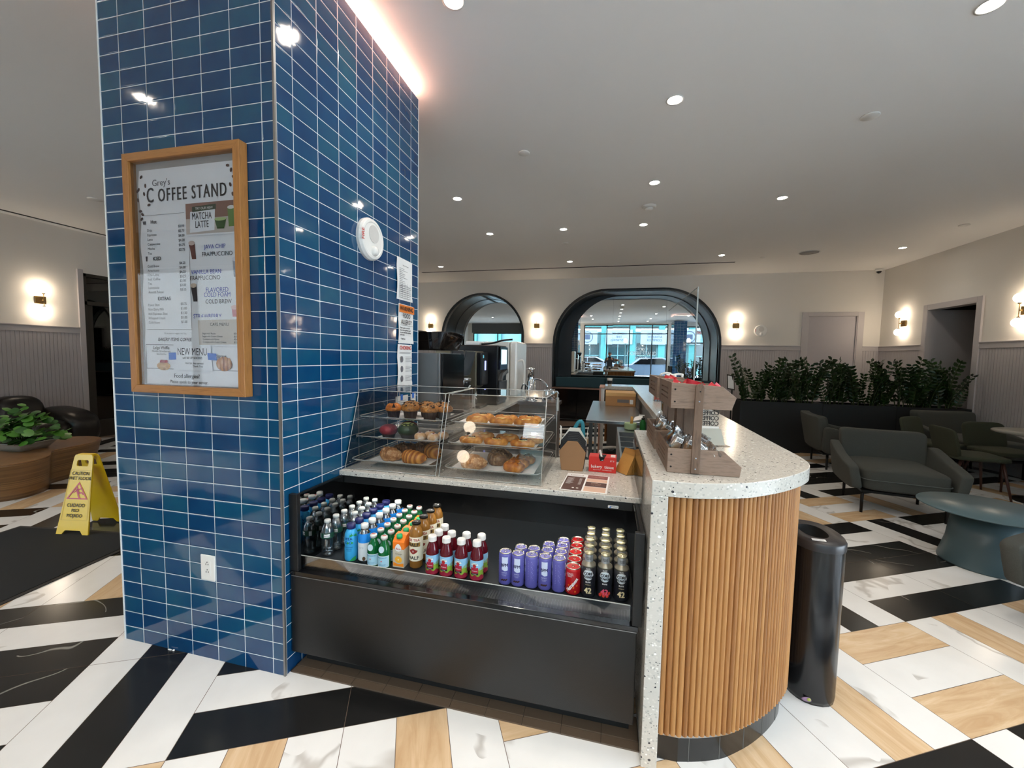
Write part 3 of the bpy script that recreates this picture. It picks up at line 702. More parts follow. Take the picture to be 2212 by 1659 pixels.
# staff-side carcass of the bar and slatted far end facing the mirror
m=MB(); m.mat(pm('grey_laminate','#8c8a86',.5)); m.box(.41,2.45,.1,.45,6.27,.984); m.box(.0,6.66,.05,.81,6.70,.984); m.box(.211,2.39,.1,.41,2.43,.984); m.build('carcass',None,BAR)
e=slatwall([(.80,6.745),(-.04,6.745)],.10,.984); e.xf(Matrix.Identity(4)); e.build('slat_cladding',None,BAR)
m=MB(); m.mat(pm('pink_beige_edge','#b98f7e',.5)); m.box(-.125,6.05,0,-.10,6.62,1.02); m.box(-.125,6.05,1.02,-.052,6.62,1.036); m.mat(M['white']); m.box(-.10,6.07,0,-.052,6.09,1.02); m.build('end_panel',None,BAR)
# pastry counter
PC=thing('pastry_counter','low terrazzo ledge over the open drinks cooler','counter',(0,0,0))
m=MB(); m.mat(M['terrazzo']); m.box(-1.362,1.834,.810,.153,2.46,.835); m.build('countertop',None,PC,bev=.002)
m=MB(); m.mat(pm('dark_cabinet','#1f2022',.5)); m.box(-1.36,2.42,.0,-.12,2.455,.809); m.build('back_panel',None,PC)
# ================= open drinks cooler
CL=thing('drinks_cooler','black open-front drinks cooler full of bottles and cans','refrigerator',(0,0,0))
fx0,fx1,fy=-1.36,.146,1.486
m=MB(); m.mat(M['blk']); m.box(fx0+.002,fy,.092,.131,fy+.025,.452); m.build('front_panel',None,CL,bev=.004)
m=MB(); m.mat(M['darkgap']); m.box(fx0+.02,1.557,.0105,.12,1.60,.10); m.build('toe_kick',None,CL)
m=MB(); m.mat(M['blkgloss']); m.box(fx0+.001,fy-.004,.455,.135,fy+.03,.474); m.mat(M['alu']); m.box(fx0+.01,fy-.006,.4515,.13,fy-.003,.4545); m.build('front_rail',None,CL,bev=.002)  # pale aluminium strip stands in for a highlight line along the black rail
for a,b,x0,x1,g0 in ((fx0+.001,-1.318,fx0+.001,-1.345,-1.342),(.112,fx1,.133,fx1,.124)):
    m=MB(); m.mat(M['blk']); m.box(a,fy-.001,.474,b,fy+.02,.822); m.box(x0,fy+.019,.800,x1,1.833,.8095); e=m.build('end_frame',None,CL,bev=.002)
    m=MB(); m.mat(M['sideglass']); m.box(g0,fy+.02,.474,g0+.004,2.33,.806); m.build('end_glass',None,e)
gr=pm('black_grille','#1d2126',.35)
m=MB(); m.mat(gr); m.box(-1.336,1.512,.455,.122,1.60,.462)
for i in range(120):
    x=-1.32+i*.01195; m.box(x,1.525,.462,x+.004,1.592,.4655)
m.build('air_grille',None,CL)
m=MB(); m.mat(gr); m.box(-1.336,1.60,.455,.122,2.33,.479); m.build('deck',None,CL)
m=MB(); m.mat(pm('cooler_liner','#0b0c0e',.22)); m.box(-1.338,2.30,.479,.124,2.33,.806); m.box(-1.338,1.62,.792,.124,2.33,.806) if False else m.box(-1.338,1.86,.792,.124,2.33,.806); m.build('liner',None,CL)
m=MB(); m.mat(M['blk']); m.box(-1.338,1.84,.770,.124,1.86,.8095); m.build('header',None,CL,bev=.003)
m=MB(); m.mat(M['acr']); m.box(-1.334,1.508,.462,.106,1.512,.536); m.mat(M['edge']); m.box(-1.334,1.508,.5355,.106,1.512,.5375); m.box(.1045,1.508,.462,.106,1.512,.5355); m.build('front_lip',None,CL)
# unseen strip added behind the cooler header to brighten the bottles
m=MB(); m.mat(em('cooler_fill_glow',(1,.96,.85,1),34)); m.box(-1.30,1.866,.775,.10,1.874,.785); m.build('added_light_strip',None,CL)
m=MB(); m.mat(M['paper']); m.prism(rrect(.016,.777,.062,.789,.003,3),1.8375,1.8395,1); m.mat(M['ink']); text(m,'Structural',.0075,frame((.043,1.837,.7845),(1,0,0),(0,0,1)),'CENTER',1,.02); text(m,'Concepts',.004,frame((.048,1.837,.7795),(1,0,0),(0,0,1)),'CENTER',1,.0); m.mat(M['navytape']); m.prism([(.020,.779),(.030,.779),(.028,.787)],1.8368,1.8374,1); m.build('badge',None,CL)
# ================= bottles and cans
def cylmap(R_,zc,a0=-pi/2,k=1):       # wraps (u,v) on a cylinder facing -y
    return lambda u,v:Vector((R_*cos(a0+u/R_),R_*sin(a0+u/R_),zc+v))
def arcpatch(m,R_,z0,z1,a0=0,a1=2*pi,n=28):
    return m.grid(lambda s,t:(R_*cos(a0+(a1-a0)*s),R_*sin(a0+(a1-a0)*s),z0+(z1-z0)*t),n,1)
def lath(name,m_,prof,par,n=22,**k):
    m=MB(); m.mat(m_); m.lathe(prof,n); return m.build(name,None,par,**k)
CLR=glassy('clear_pet',(.86,.89,.90,1),1.0,.16,.22)
def water_proto():
    t=thing('water_bottle','w','bottle'); p=[(.001,.002),(.020,0),(.0265,.006),(.0275,.015)]
    for i in range(5): z=.02+i*.013; p+=[(.0275,z),(.0255,z+.0065)]
    p+=[(.0282,.088),(.0282,.118),(.0265,.126),(.022,.142),(.014,.155),(.0125,.158),(.0125,.165)]
    lath('body',CLR,p,t)
    m=MB(); m.mat(pm('water_label_green','#1f4a3a',.4)); arcpatch(m,.0286,.090,.1155); m.mat(M['paper']); arcpatch(m,.0288,.092,.1135,R(-145),R(-122),4); arcpatch(m,.0288,.096,.111,R(-85),R(-35),6); m.mat(pm('navy_print','#23375e',.5)); text(m,'Spring',.010,cylmap(.0291,.1035,R(-62)),'CENTER',1,.01); m.build('label',None,t)
    lath('cap',pm('milky_cap','#cfcfca',.4),[(.0001,.173),(.0125,.1735),(.014,.171),(.014,.160),(.0001,.160)],t,18); return t
def coco_proto():
    t=thing('coconut_water_bottle','w','bottle'); b=pm('coconut_blue','#3aa5dc',.35)
    m=MB(); m.mat(b); m.lathe([(.001,0),(.026,0),(.028,.006),(.028,.055),(.0265,.07),(.028,.085),(.028,.10),(.026,.125),(.0195,.142),(.0165,.150)],24)
    m.build('body',None,t)
    m=MB(); m.mat(pm('coconut_navy_print','#123f86',.4)); text(m,'VITA',.017,cylmap(.0287,.107),'CENTER',1,.03); text(m,'C C',.017,cylmap(.0287,.089),'CENTER',1.1,.03)
    text(m,'Coconut',.0105,cylmap(.0287,.068),'CENTER',1.0,.0,shear=.3); text(m,'WATER',.006,cylmap(.0287,.057,R(-84)),'CENTER',1.2,.02); text(m,'THE ORIGINAL',.0028,cylmap(.0287,.050,R(-84)),'CENTER',1.2,.02)
    m.mat(pm('coconut_leaf_green','#2f9a57',.4)); cm=cylmap(.0288,.0,)
    for u,v in ((-.0015,.0885),(.0165,.0885)): wpoly(m,cm,[(u+.0052*cos(a),v+.0052*sin(a)) for a in [2*pi*k/12 for k in range(12)]])
    for k in range(7):
        a=R(-20+k*36); m.add([cm(.022,.122),cm(.022+.016*cos(a)+.002,.122+.009*sin(a)+.003),cm(.022+.018*cos(a),.122+.010*sin(a)-.004)],[(0,1,2)],False)
    wpoly(m,cm,[(.004,.002),(.034,.002),(.034,.024),(.020,.018)])
    m.build('print',None,t); lath('cap',pm('navy_cap','#23265c',.35),[(.0001,.171),(.017,.172),(.019,.169),(.019,.150),(.0165,.148),(.001,.148)],t,20); return t
def blue_proto():
    t=thing('sports_drink_bottle','w','bottle'); lath('body',CLR,[(.001,0),(.025,0),(.027,.006),(.027,.12),(.024,.135),(.0155,.150),(.0135,.157)],t,24)
    m=MB(); m.mat(pm('bright_blue_sleeve','#1e86dd',.3)); m.lathe([(.0275,.095),(.0275,.122),(.0245,.136)],24,cap=(False,False)); m.mat(pm('white_sleeve','#dfe6ea',.35)); m.lathe([(.0272,.012),(.0275,.015),(.0275,.095)],24,cap=(False,False)); m.mat(pm('pale_print','#b9c3c9',.5)); text(m,'core',.016,cylmap(.0279,.074,R(-95)),'CENTER',.9); m.mat(pm('brown_print','#6b5136',.5)); cm=cylmap(.0279,.0); wpoly(m,cm,[(.012+.007*cos(a),.022+.010*sin(a)) for a in [2*pi*k/12 for k in range(12)]])
    m.build('sleeve',None,t); lath('cap',pm('white_cap','#e9e9e6',.35),[(.0001,.177),(.0148,.178),(.0162,.175),(.0162,.158),(.0001,.157)],t,20); return t
GRN=liquid('green_glass','#0f6a34',.04,.75)
def pel_proto():
    t=thing('sparkling_water_bottle','w','bottle'); lath('body',GRN,[(.001,0),(.024,0),(.0262,.004),(.0262,.070),(.024,.090),(.0165,.110),(.0115,.122),(.0115,.130)],t,24)
    m=MB(); m.mat(pm('pale_blue_label','#a9d3e4',.4)); arcpatch(m,.0266,.010,.058,R(-160),R(-20),16); m.mat(pm('white_rim_label','#e4eef2',.4)); arcpatch(m,.02655,.008,.060,R(-163),R(-17),16)
    m.mat(pm('label_blue_print','#2b6fa6',.4)); text(m,'S.PELLEGRINO',.0072,cylmap(.0269,.052),'CENTER',1.0,.02); text(m,'SPARKLING NATURAL\nMINERAL WATER',.0036,cylmap(.0269,.020),'CENTER',1.1)
    m.mat(pm('red_star','#d23b35',.4)); cm=cylmap(.0270,.037); m.add([cm((.0045 if k%2==0 else .0019)*sin(k*pi/5),(.0045 if k%2==0 else .0019)*cos(k*pi/5)) for k in range(10)],[tuple(range(10))],False)
    m.mat(pm('neck_medallion','#bfd3de',.35)); 
    m.add([(lambda u,v:Vector((u,-.0255+(v-.02)*.17-.000,.068+v)))(.0125*cos(a),.022+.0145*sin(a)) for a in [2*pi*k/18 for k in range(18)]],[tuple(range(18))],False)
    m.build('label',None,t); m=MB(); m.mat(pm('white_red_crown_cap','#d9d7d2',.3)); m.lathe([(.0001,.1435),(.0135,.143),(.0148,.139),(.0145,.131),(.0125,.131),(.0125,.128),(.001,.128)],18); m.mat(pm('cap_red','#c2453c',.4)); m.prism(rrect(-.008,-.004,.008,.004,.003,3),.1435,.1440); m.build('cap',None,t); return t
def rico_proto():
    t=thing('orange_juice_carton','w','carton'); w=.026
    m=MB(); m.mat(pm('carton_grey','#c9beab',.45)); m.box(-w,-w,0,w,w,.085); m.mat(pm('carton_orange','#f07a1e',.4)); m.box(-w,-w,.085,w,w,.118)
    m.ring([[(-w,-w,.118),(w,-w,.118),(w,w,.118),(-w,w,.118)],[(-w,-w*.1,.143),(w,-w*.1,.143),(w,w*.9,.146),(-w,w*.9,.146)]],sm=False); m.build('body',None,t,bev=.001)
    m=MB(); f=frame((0,-w-.0006,0),(1,0,0),(0,0,1)); m.mat(M['paper']); 
    m.add([f(.015*sin(a)*(1-.25*(cos(a)>0)*cos(a)),.090+.015*cos(a)*(1.35 if cos(a)>0 else 1)) for a in [2*pi*k/20 for k in range(20)]],[tuple(range(20))],False)
    m.mat(pm('rico_red','#c9342b',.4)); text(m,'Rico',.0135,frame((0,-w-.0010,.087),(1,0,0),(0,0,1)),'CENTER',.9,.02); m.mat(pm('print_brown','#6d5b40',.5)); text(m,'Orange',.010,frame((.002,-w-.0008,.064),(1,0,0),(0,0,1)),'CENTER',1)
    m.mat(pm('orange_slice','#f5b23a',.4)); m.add([f(.001+.0165*cos(a),.037+.0155*sin(a)) for a in [2*pi*k/22 for k in range(22)]],[tuple(range(22))],False); m.mat(pm('orange_pith','#f7e3b0',.4)); m.add([frame((0,-w-.0010,0),(1,0,0),(0,0,1))(.001+.0040*cos(a),.037+.0035*sin(a)) for a in [2*pi*k/12 for k in range(12)]],[tuple(range(12))],False)
    m.mat(pm('juice_orange','#ee8a22',.4)); m.add([f(*p) for p in ((-w*.9,.006),(w*.95,.006),(w*.95,.022),(0,.016),(-w*.9,.024))],[(0,1,2,3,4)],False); m.build('print',None,t)
    m=MB(); m.mat(pm('green_spout_cap','#1fa765',.35)); m.lathe([(.013,.134),(.012,.150),(.0001,.151)],16,c=(0,-w*.55,0)); m.build('spout_cap',None,t); return t
def joe_proto():
    t=thing('iced_tea_bottle','w','bottle'); lath('body',liquid('iced_tea_amber','#9c6a2e',.04,.85),[(.001,0),(.026,0),(.029,.006),(.029,.150),(.0275,.165),(.020,.184),(.0165,.190),(.0165,.199)],t,26)
    m=MB(); m.mat(pm('cream_label','#efe6cf',.5)); arcpatch(m,.0294,.035,.145); m.mat(pm('tan_label_band','#9b7a3c',.5)); arcpatch(m,.0296,.102,.121,R(-150),R(-30),14); m.mat(pm('label_red','#a93226',.5)); text(m,'JOE TEA',.0165,cylmap(.0297,.132),'CENTER',.95,.03); m.mat(M['ink']); text(m,'HALF',.0215,cylmap(.0299,.1105),'CENTER',1.0,.03); text(m,'HALF',.0215,cylmap(.0297,.050),'CENTER',1.0,.03)
    m.mat(pm('label_red2','#8f2a24',.5)); cm=cylmap(.0298,.081); wpoly(m,cm,[(.019*cos(a)*(1+.1*sin(5*a)),.0105*sin(a)*(1+.2*cos(4*a))) for a in [2*pi*k/24 for k in range(24)]]); m.mat(M['paper']); text(m,'&',.011,cylmap(.0300,.081),'CENTER',1)
    m.build('label',None,t); m=MB(); m.mat(pm('black_cap','#141414',.3,.4)); m.lathe([(.0001,.2085),(.018,.2088),(.0195,.206),(.0195,.198),(.0165,.198)],22); m.mat(M['paper']); text(m,'JOE',.012,lambda u,v:Vector((u,v,.2093)),'CENTER',1,.03); m.build('cap',None,t); return t
RUBY=liquid('cranberry_juice','#5c0f1a',.05,.92)
def cran_proto():
    t=thing('cranberry_juice_bottle','w','bottle'); lath('body',RUBY,[(.001,0),(.025,0),(.0275,.005),(.0275,.010),(.0272,.098),(.026,.110),(.021,.128),(.0155,.142),(.0145,.150)],t,26)
    m=MB(); m.mat(pm('label_sky','#8fbfdd',.4)); arcpatch(m,.0278,.052,.094); m.mat(pm('label_field_green','#86a83a',.4)); cm=cylmap(.0278,0)
    m.grid(lambda s,tt:cm(-.0873+.1746*s,.012+(.044+.012*sin(s*9+1))*tt),30,1); m.mat(pm('label_berries','#96243a',.4)); m.grid(lambda s,tt:cylmap(.0280,0)(-.0873+.1746*s,.010+(.018+.004*sin(s*40))*tt),60,1)
    for a_ in (R(-90),R(30)):
        m.mat(pm('label_crimson','#a51f3b',.4)); c2=cylmap(.0282,0,a_); wpoly(m,c2,((-.016,.040),(.016,.040),(.016,.064),(-.016,.064))); m.mat(M['ink']); c3=cylmap(.0281,0,a_); wpoly(m,c3,((-.016,.032),(.016,.032),(.016,.040),(-.016,.040)))
        m.mat(M['paper']); text(m,'cranberry',.0065,cylmap(.0284,.050,a_),'CENTER',.95,.02); wpoly(m,c3,[(.016*cos(x),.074+.011*sin(x)) for x in [pi*k/12 for k in range(13)]]); m.mat(pm('apple_red','#b3262a',.4)); c4=cylmap(.0283,0,a_); wpoly(m,c4,[(.008*cos(x),.071+.008*sin(x)) for x in [2*pi*k/12 for k in range(12)]])
        m.mat(M['paper']); text(m,'COCKTAIL',.0035,cylmap(.0284,.036,a_),'CENTER',1); m.mat(pm('grower_green','#33602d',.4)); text(m,'GROWERS',.0045,cylmap(.0284,.080,a_),'CENTER',1,.02)
    m.build('label',None,t); m=MB(); m.mat(pm('ribbed_white_cap','#e3dfda',.4)); m.lathe([(.0001,.172),(.0155,.1725),(.0175,.169),(.0178,.150),(.0145,.149)],30,sm=False); m.build('cap',None,t); return t
CANTOP=pm('can_lid_aluminium','#c8c4b4',.22,.9)
def can(t,h,r,bodymat,neck=.003):
    lath('body',bodymat,[(.001,.003),(r-.006,0),(r-.001,.005),(r,.009),(r,h-.012),(r-neck,h-.004)],t,26)
    m=MB(); m.mat(CANTOP); m.lathe([(r-neck,h-.0045),(r-neck+.0012,h-.002),(r-neck,h),(r-neck-.002,h-.0005),(r-neck-.003,h-.005),(.001,h-.0045)],26,cap=(False,True))
    m.tube([(.007*cos(a)*.7,.004+.009*sin(a),h-.003) for a in [2*pi*k/12 for k in range(12)]],.0011,6,closed=True); m.build('lid',None,t)
PUR=pm('can_violet','#5f5ca6',.3,.1)
def bpm_proto(face):
    t=thing('coffee_can','w','can'); can(t,.140,.0272,PUR); m=MB(); a0=R(-90)+face
    for k in (0,pi):
        a=a0+k; c=cylmap(.0275,0,a); m.mat(pm('can_pale_panel','#cfd6ec',.35)); wpoly(m,c,((-.011,.070),(.002,.064),(.014,.067),(.014,.124),(-.011,.124))); m.mat(pm('can_navy_print','#23265a',.4)); text(m,'BPM',.0195,cylmap(.0278,.089,a),'CENTER',.85,.03)
        m.mat(pm('can_print_pale','#b9bce0',.4)); text(m,'NITRO',.0075,cylmap(.0277,.056,a),'CENTER',1,.02); text(m,'COLD BREW\nCOFFEE',.0045,cylmap(.0277,.046,a),'CENTER',1); m.mat(pm('cocoa_print','#3a221a',.5)); 
        for q in range(6): wpoly(m,c,[(-.011+q*.0042+.004*cos(x),.024+.003*(q%2)+.0032*sin(x)) for x in [2*pi*j/8 for j in range(8)]])
    m.mat(pm('can_print_mid','#a3a3dc',.4))
    for q,c in [(q,cylmap(.0277,0,a0+s_)) for q in range(12) for s_ in (pi/2,-pi/2)]: m.add([c(-.013,.116-q*.007),c(.003+.004*(q%3),.116-q*.007),c(.003+.004*(q%3),.1178-q*.007),c(-.013,.1178-q*.007)],[(0,1,2,3)],False)
    m.build('print',None,t); return t
def nutr_proto():
    t=thing('shake_can','w','can'); can(t,.112,.031,pm('can_red','#b3161c',.3,.1),.002); m=MB(); a=R(-92); 
    m.mat(pm('can_orange_swirl','#d9621e',.4)); c=cylmap(.0313,0,a)
    for q in range(7): wpoly(m,c,[(-.022+q*.007+.004*cos(x),.018+(q*13%5)*.008+.004*sin(x)) for x in [2*pi*j/9 for j in range(9)]])
    m.mat(M['paper']); co_,si_=cos(R(52)),sin(R(52)); text(m,'Nutrament',.0215,lambda u,v:cylmap(.0317,.045,a)(u*co_-v*si_,u*si_+v*co_),'CENTER',.72,.04); text(m,'COMPLETE\nNUTRITION\nDRINK',.006,cylmap(.0316,.085,R(-112)),'CENTER',1,.02)
    m.build('print',None,t); return t
def core_proto(vanilla):
    t=thing('protein_shake_bottle','w','bottle'); lath('body',pm('charcoal_sleeve','#1d1e24',.3),[(.001,0),(.025,0),(.028,.006),(.0285,.03),(.0272,.05),(.0285,.07),(.0285,.125)],t,26)
    lath('shoulder',pm('pewter_shoulder','#8d8677',.3,.6),[(.0286,.125),(.027,.132),(.017,.140),(.0155,.146)],t,26)
    m=MB(); a=R(-90); c=cylmap(.0289,0,a); m.mat(M['paper']); wpoly(m,c,[(.0205*cos(x),.096+.0215*sin(x)) for x in [2*pi*k/26 for k in range(26)]]); m.mat(M['ink']); c2=cylmap(.0290,0,a)
    wpoly(m,c2,[(.0192*cos(x),.096+.0202*sin(x)) for x in [2*pi*k/26 for k in range(26)]]); m.mat(pm('badge_silver','#c9d2d8',.3)); c3=cylmap(.0291,0,a); wpoly(m,c3,[(.0185*cos(x),.096+.0195*sin(x)) for x in [2*pi*k/26 for k in range(26)]])
    m.mat(M['ink']); text(m,'CORE',.0165,cylmap(.0294,.1005,a),'CENTER',.78,.05); text(m,'POWER',.0145,cylmap(.0294,.0865,a),'CENTER',.75,.05)
    m.mat(M['paper']); text(m,'ELITE',.0075,cylmap(.0293,.066,a),'CENTER',1.1,.03); text(m,'fairlife',.0065,cylmap(.0293,.1215,a),'CENTER',1)
    if vanilla: m.mat(pm('vanilla_cream','#d8c69a',.4)); text(m,'42',.034,cylmap(.0293,.030,a),'CENTER',.8,.04); text(m,'VANILLA',.005,cylmap(.0293,.055,a),'CENTER',1.1); 
    else:
        m.mat(pm('strawberry_red','#c23a2c',.4))
        for q in range(6): wpoly(m,c2,[(-.018+q*.0072+.006*cos(x),.018+(q%2)*.010+.007*sin(x)) for x in [2*pi*j/10 for j in range(10)]])
        m.mat(pm('berry_pink','#d0506a',.4)); text(m,'42',.034,cylmap(.0293,.032,a),'CENTER',.8,.04)
    m.build('print',None,t)
    m=MB(); m.mat(pm('silver_wrap','#a9adb0',.25,.5)); m.lathe([(.0165,.144),(.0162,.172)],20,cap=(False,False)); m.mat(pm('shiny_gold_lid','#cfc6a2',.18,.7)); m.lathe([(.0162,.172),(.0175,.176),(.0172,.180),(.001,.181)],24,cap=(False,True)); m.mat(M['ink']); text(m,'SHAKE\nTASTE',.0065,cylmap(.0169,.158,a),'CENTER',1.0,.02); m.build('cap',None,t); return t
ZD=.4795
def rows(proto,spec,desc,group,jit=.0008,rz=0,k=1):
    """spec: list of columns (where, [(x,y)...]) front to back"""
    first=True; n=0
    for where,pts in spec:
        for i,(x,y) in enumerate(pts):
            lab=desc.format(pos=('front' if i==0 else ORD[i]+' back')+' of '+where); x+=random.uniform(-jit,jit); r_=rz+random.uniform(-.15,.15)
            if first: proto.scale=(k,k,1)
            if first: proto.location=(x,y,ZD); proto.rotation_euler=(0,0,rz); tag(proto,lab,None,group); first=False
            else: dup(proto,(x,y,ZD),r_,lab,group)
def colm(x,y0,n,dy,dx=0): return [(x+dx*i,y0+dy*i) for i in range(n)]
rows(water_proto(),[('the left water column',colm(-1.288,1.645,6,.0635)),('the right water column',colm(-1.222,1.765,4,.0635,-.002))],'clear water bottle, {pos}','clear water bottles in the cooler',k=1.06)
rows(coco_proto(),[('the coconut water column',colm(-1.155,1.64,6,.063,-.001))],'blue coconut water bottle, {pos}','coconut water bottles',rz=.12,k=1.08)
rows(blue_proto(),[('the blue shouldered column',colm(-1.086,1.642,6,.064,-.001))],'white sleeved bottle with blue shoulder, {pos}','blue and white bottles',k=1.08)
rows(pel_proto(),[('the left green glass column',colm(-1.026,1.622,7,.062,-.002)),('the right green glass column',colm(-.968,1.617,7,.062,-.002))],'green glass sparkling water bottle, {pos}','green glass water bottles',k=1.07)
rows(rico_proto(),[('the carton column',colm(-.903,1.652,4,.066,-.001))],'orange juice carton with green cap, {pos}','orange juice cartons',k=1.07)
rows(joe_proto(),[('the amber tea column',colm(-.833,1.662,4,.074,.001))],'amber iced tea bottle with black cap, {pos}','iced tea bottles',k=1.06)
rows(cran_proto(),[('the leftmost cranberry column',colm(-.735,1.622,3,.060,.004)),('the second cranberry column',colm(-.669,1.624,2,.061)),('the third cranberry column',colm(-.600,1.626,2,.064)),('the rightmost cranberry column',colm(-.530,1.628,2,.064))],'dark red cranberry juice bottle, {pos}','cranberry juice bottles',k=1.06)
for proto,cols in ((bpm_proto(0),[('the leftmost violet can column',colm(-.404,1.635,1,.06)),('the second violet can column',colm(-.347,1.635,2,.058)),('the fourth violet can column',colm(-.233,1.638,3,.058))]),(bpm_proto(pi/2),[('the third violet can column',colm(-.290,1.637,2,.058)),('the rightmost violet can column',colm(-.175,1.638,4,.058))])):
    rows(proto,cols,'slim violet coffee can, {pos}','violet coffee cans',rz=.1,k=1.03)
rows(nutr_proto(),[('the red can column',colm(-.1155,1.640,5,.0640))],'red nutrition drink can, {pos}','red nutrition drink cans')
rows(core_proto(True),[('the left shake column',colm(-.0535,1.640,5,.0615))],'black protein shake bottle with cream 42, {pos}','black protein shake bottles',k=1.05)
rows(core_proto(False),[('the middle shake column',colm(.0115,1.642,5,.0615))],'black protein shake bottle with red 42, {pos}','black protein shake bottles',k=1.05)
rows(core_proto(True),[('the right shake column',colm(.076,1.645,5,.0615))],'black protein shake bottle with cream 42, {pos}','black protein shake bottles',k=1.05)
# ================= acrylic pastry cases
ZC=.8355
def case(x0,x1,label):
    t=thing('pastry_display_case',label,'display case',(x0,1.872,ZC),0,'clear acrylic pastry cases'); w=x1-x0; H=.412; D=.555; tf=.130
    prof=[(0,0),(D,0),(D,H),(tf,H)]
    m=MB(); m.mat(M['acr'])
    for x in (.0025,w-.0025): m.add([(x,a,b) for a,b in prof],[(0,1,2,3)],False)
    m.add([(.003,tf,H-.002),(w-.003,tf,H-.002),(w-.003,D,H-.002),(.003,D,H-.002)],[(0,1,2,3)],False)
    m.add([(.005,0.002,.005),(w-.005,.002,.005),(w-.005,tf,H-.001),(.005,tf,H-.001)],[(0,1,2,3)],False)
    m.build('case_body',None,t)
    m=MB(); m.mat(M['edge']); e=.0028
    for x in (.0025,w-.0025):
        P=[(x,0,0.003),(x,tf,H-.002),(x,D,H-.002),(x,D,.003)]; 
        for a,b in ((0,1),(1,2),(2,3)): m.cyl(P[a],P[b],e*.8,n=4)
    for y,z in ((.001,.004),(tf,H-.002),(D,H-.002),(D,.004)): m.cyl((0,y,z),(w,y,z),e*.75,n=4)
    m.build('polished_edges',None,t)
    m=MB(); m.mat(M['edge'])
    for zz in (.035,.155,.258):
        for x in (.008,w-.012): m.box(x,.09,zz-.003,x+.004,D-.02,zz)
    m.build('tray_rails',None,t)
    m=MB(); m.mat(M['steel'])
    for x in (.012,w-.012):
        for y,z in ((tf+.02,H-.008),(D-.03,H-.008),(tf-.022,H-.04),(.03,.03)): m.sphere((x,y,z),.0032,8,5)
    m.build('screws',None,t)
    m=MB(); m.mat(M['acr']); m.add([(w*.45,D+.003,.20),(w*.98,D+.003,.20),(w*.98,D+.003,.39),(w*.45,D+.003,.39)],[(0,1,2,3)],False); m.mat(M['edge']); m.box(w-.004,D+.006,.29,w+.006,D+.03,.37); m.build('rear_door',None,t)
    for k,zz in enumerate((.035,.155,.258)):
        f=tf*zz/H+.012; x0_,x1_=.014,w-.014; m=MB(); m.mat(M['acr'] if k<2 or True else M['white'])
        P=rrect(x0_,f,x1_,D-.02,.035,5); Q=rrect(x0_+.012,f+.012,x1_-.012,D-.032,.03,5)
        tm=M['acr']; m.mat(tm); m.ring([[(a,b,zz+.012) for a,b in P],[(a,b,zz+.001) for a,b in Q]],True,(False,True))
        m.mat(M['edge']); m.tube([(a,b,zz+.012) for a,b in P],.0022,6,closed=True)
        m.build('tray',None,t)
    return t
cs1=case(-1.356,-.832,'left acrylic pastry case holding muffins and croissants'); cs2=case(-.818,-.294,'right acrylic pastry case holding danishes and rolls')
def onthe(cx,k):      # liner sheets
    pass
def liner(x0,y0,x1,y1,z,lab,rz=0):
    m=MB(); m.mat(M['paper']); w,h=x1-x0,y1-y0; m.box(-w/2,-h/2,0,w/2,h/2,.0008); one(m,'tray_liner_paper',None,lab,'paper',((x0+x1)/2,(y0+y1)/2,z),rz,'paper liners under the pastries')
zt=[ZC+.0365,ZC+.1565,ZC+.2595]
for k,(nm,zz) in enumerate(zip(('bottom','middle','top'),zt)):
    yo=1.872+.13*(zz-ZC)/.412+.034
    liner(-1.25+.02*k,yo,-.90,2.30,zz,'white paper liner on the %s tray, left case'%nm,.02*(k-1)); liner(-.775,yo,-.345,2.30,zz,'white paper liner on the %s tray, right case'%nm,.015)
PZ=[z+.0012 for z in zt]
def pastry_mat(name,cs,scale=25,bump=.6,bs=60,rough=.45):
    t=NT(name); n1=t.noise(scale,4,rough=.6); t.col(t.ramp(n1.outputs[0],[(.30,S(cs[0])),(.5,S(cs[1])),(.68,S(cs[2]))])); t.set(rough); t.bump(t.noise(bs,4).outputs[0],bump,.004); return t.m
def cro_mat():
    t=NT('croissant_crust'); w=t.n('TexWave',wave_type='BANDS',bands_direction='X',i_Scale=14,i_Distortion=2.5,i_Detail=2); t.l(t.co(),w.inputs[0]); n1=t.noise(30,4)
    t.col(t.mix(.45,t.ramp(w.outputs[0],[(.15,S('#7d3c10')),(.5,S('#b5661e')),(.85,S('#dda04c'))]),t.ramp(n1.outputs[0],[(.3,S('#8a4512')),(.7,S('#c98334'))]))); t.set(.4); t.bump(w.outputs[0],.6,.004); return t.m
P_GOLD=pastry_mat('golden_pastry',('#8f4c16','#bd7628','#dda04a')); P_CHEESE=pastry_mat('pale_cheese_filling',('#dcb868','#ecd08a','#f3e0a8'),40,.3); P_CRO=cro_mat(); P_ALM=pastry_mat('almond_croissant_crust',('#7a4a28','#a8703c','#d8b080'),60,.9,120); P_CHOC=pastry_mat('chocolate_crumb',('#331a0e','#63391f','#94643a'),60,1,110)
P_MUF=pastry_mat('muffin_crumb',('#7a4a1e','#b87a35','#5a3520'),55,1,90); P_CAR=pastry_mat('orange_muffin_top',('#8a4a14','#c9721f','#dd9040'),40,.8); P_DONUT=pastry_mat('sugared_dough',('#c08a50','#d9b088','#efe2d4'),30,.3); P_SUG=pastry_mat('powdered_sugar',('#d8c3b4','#efe5dc','#f7f2ee'),50,.3); P_ROLL=pastry_mat('glazed_puff',('#7f3d10','#b3661c','#d68f38'),22,.5)
BER=pm('berry_filling','#2a1016',.2); WRAP=pm('dark_brown_wrapper','#2a1712',.6); WRG=pm('charcoal_wrapper','#363a40',.6); WRR=pm('red_wrapper','#7c1f24',.6); WRGN=pm('dark_green_wrapper','#1d2f22',.55)
def nz(p,s,a): return 1+a*noise.noise(Vector(p)*s)
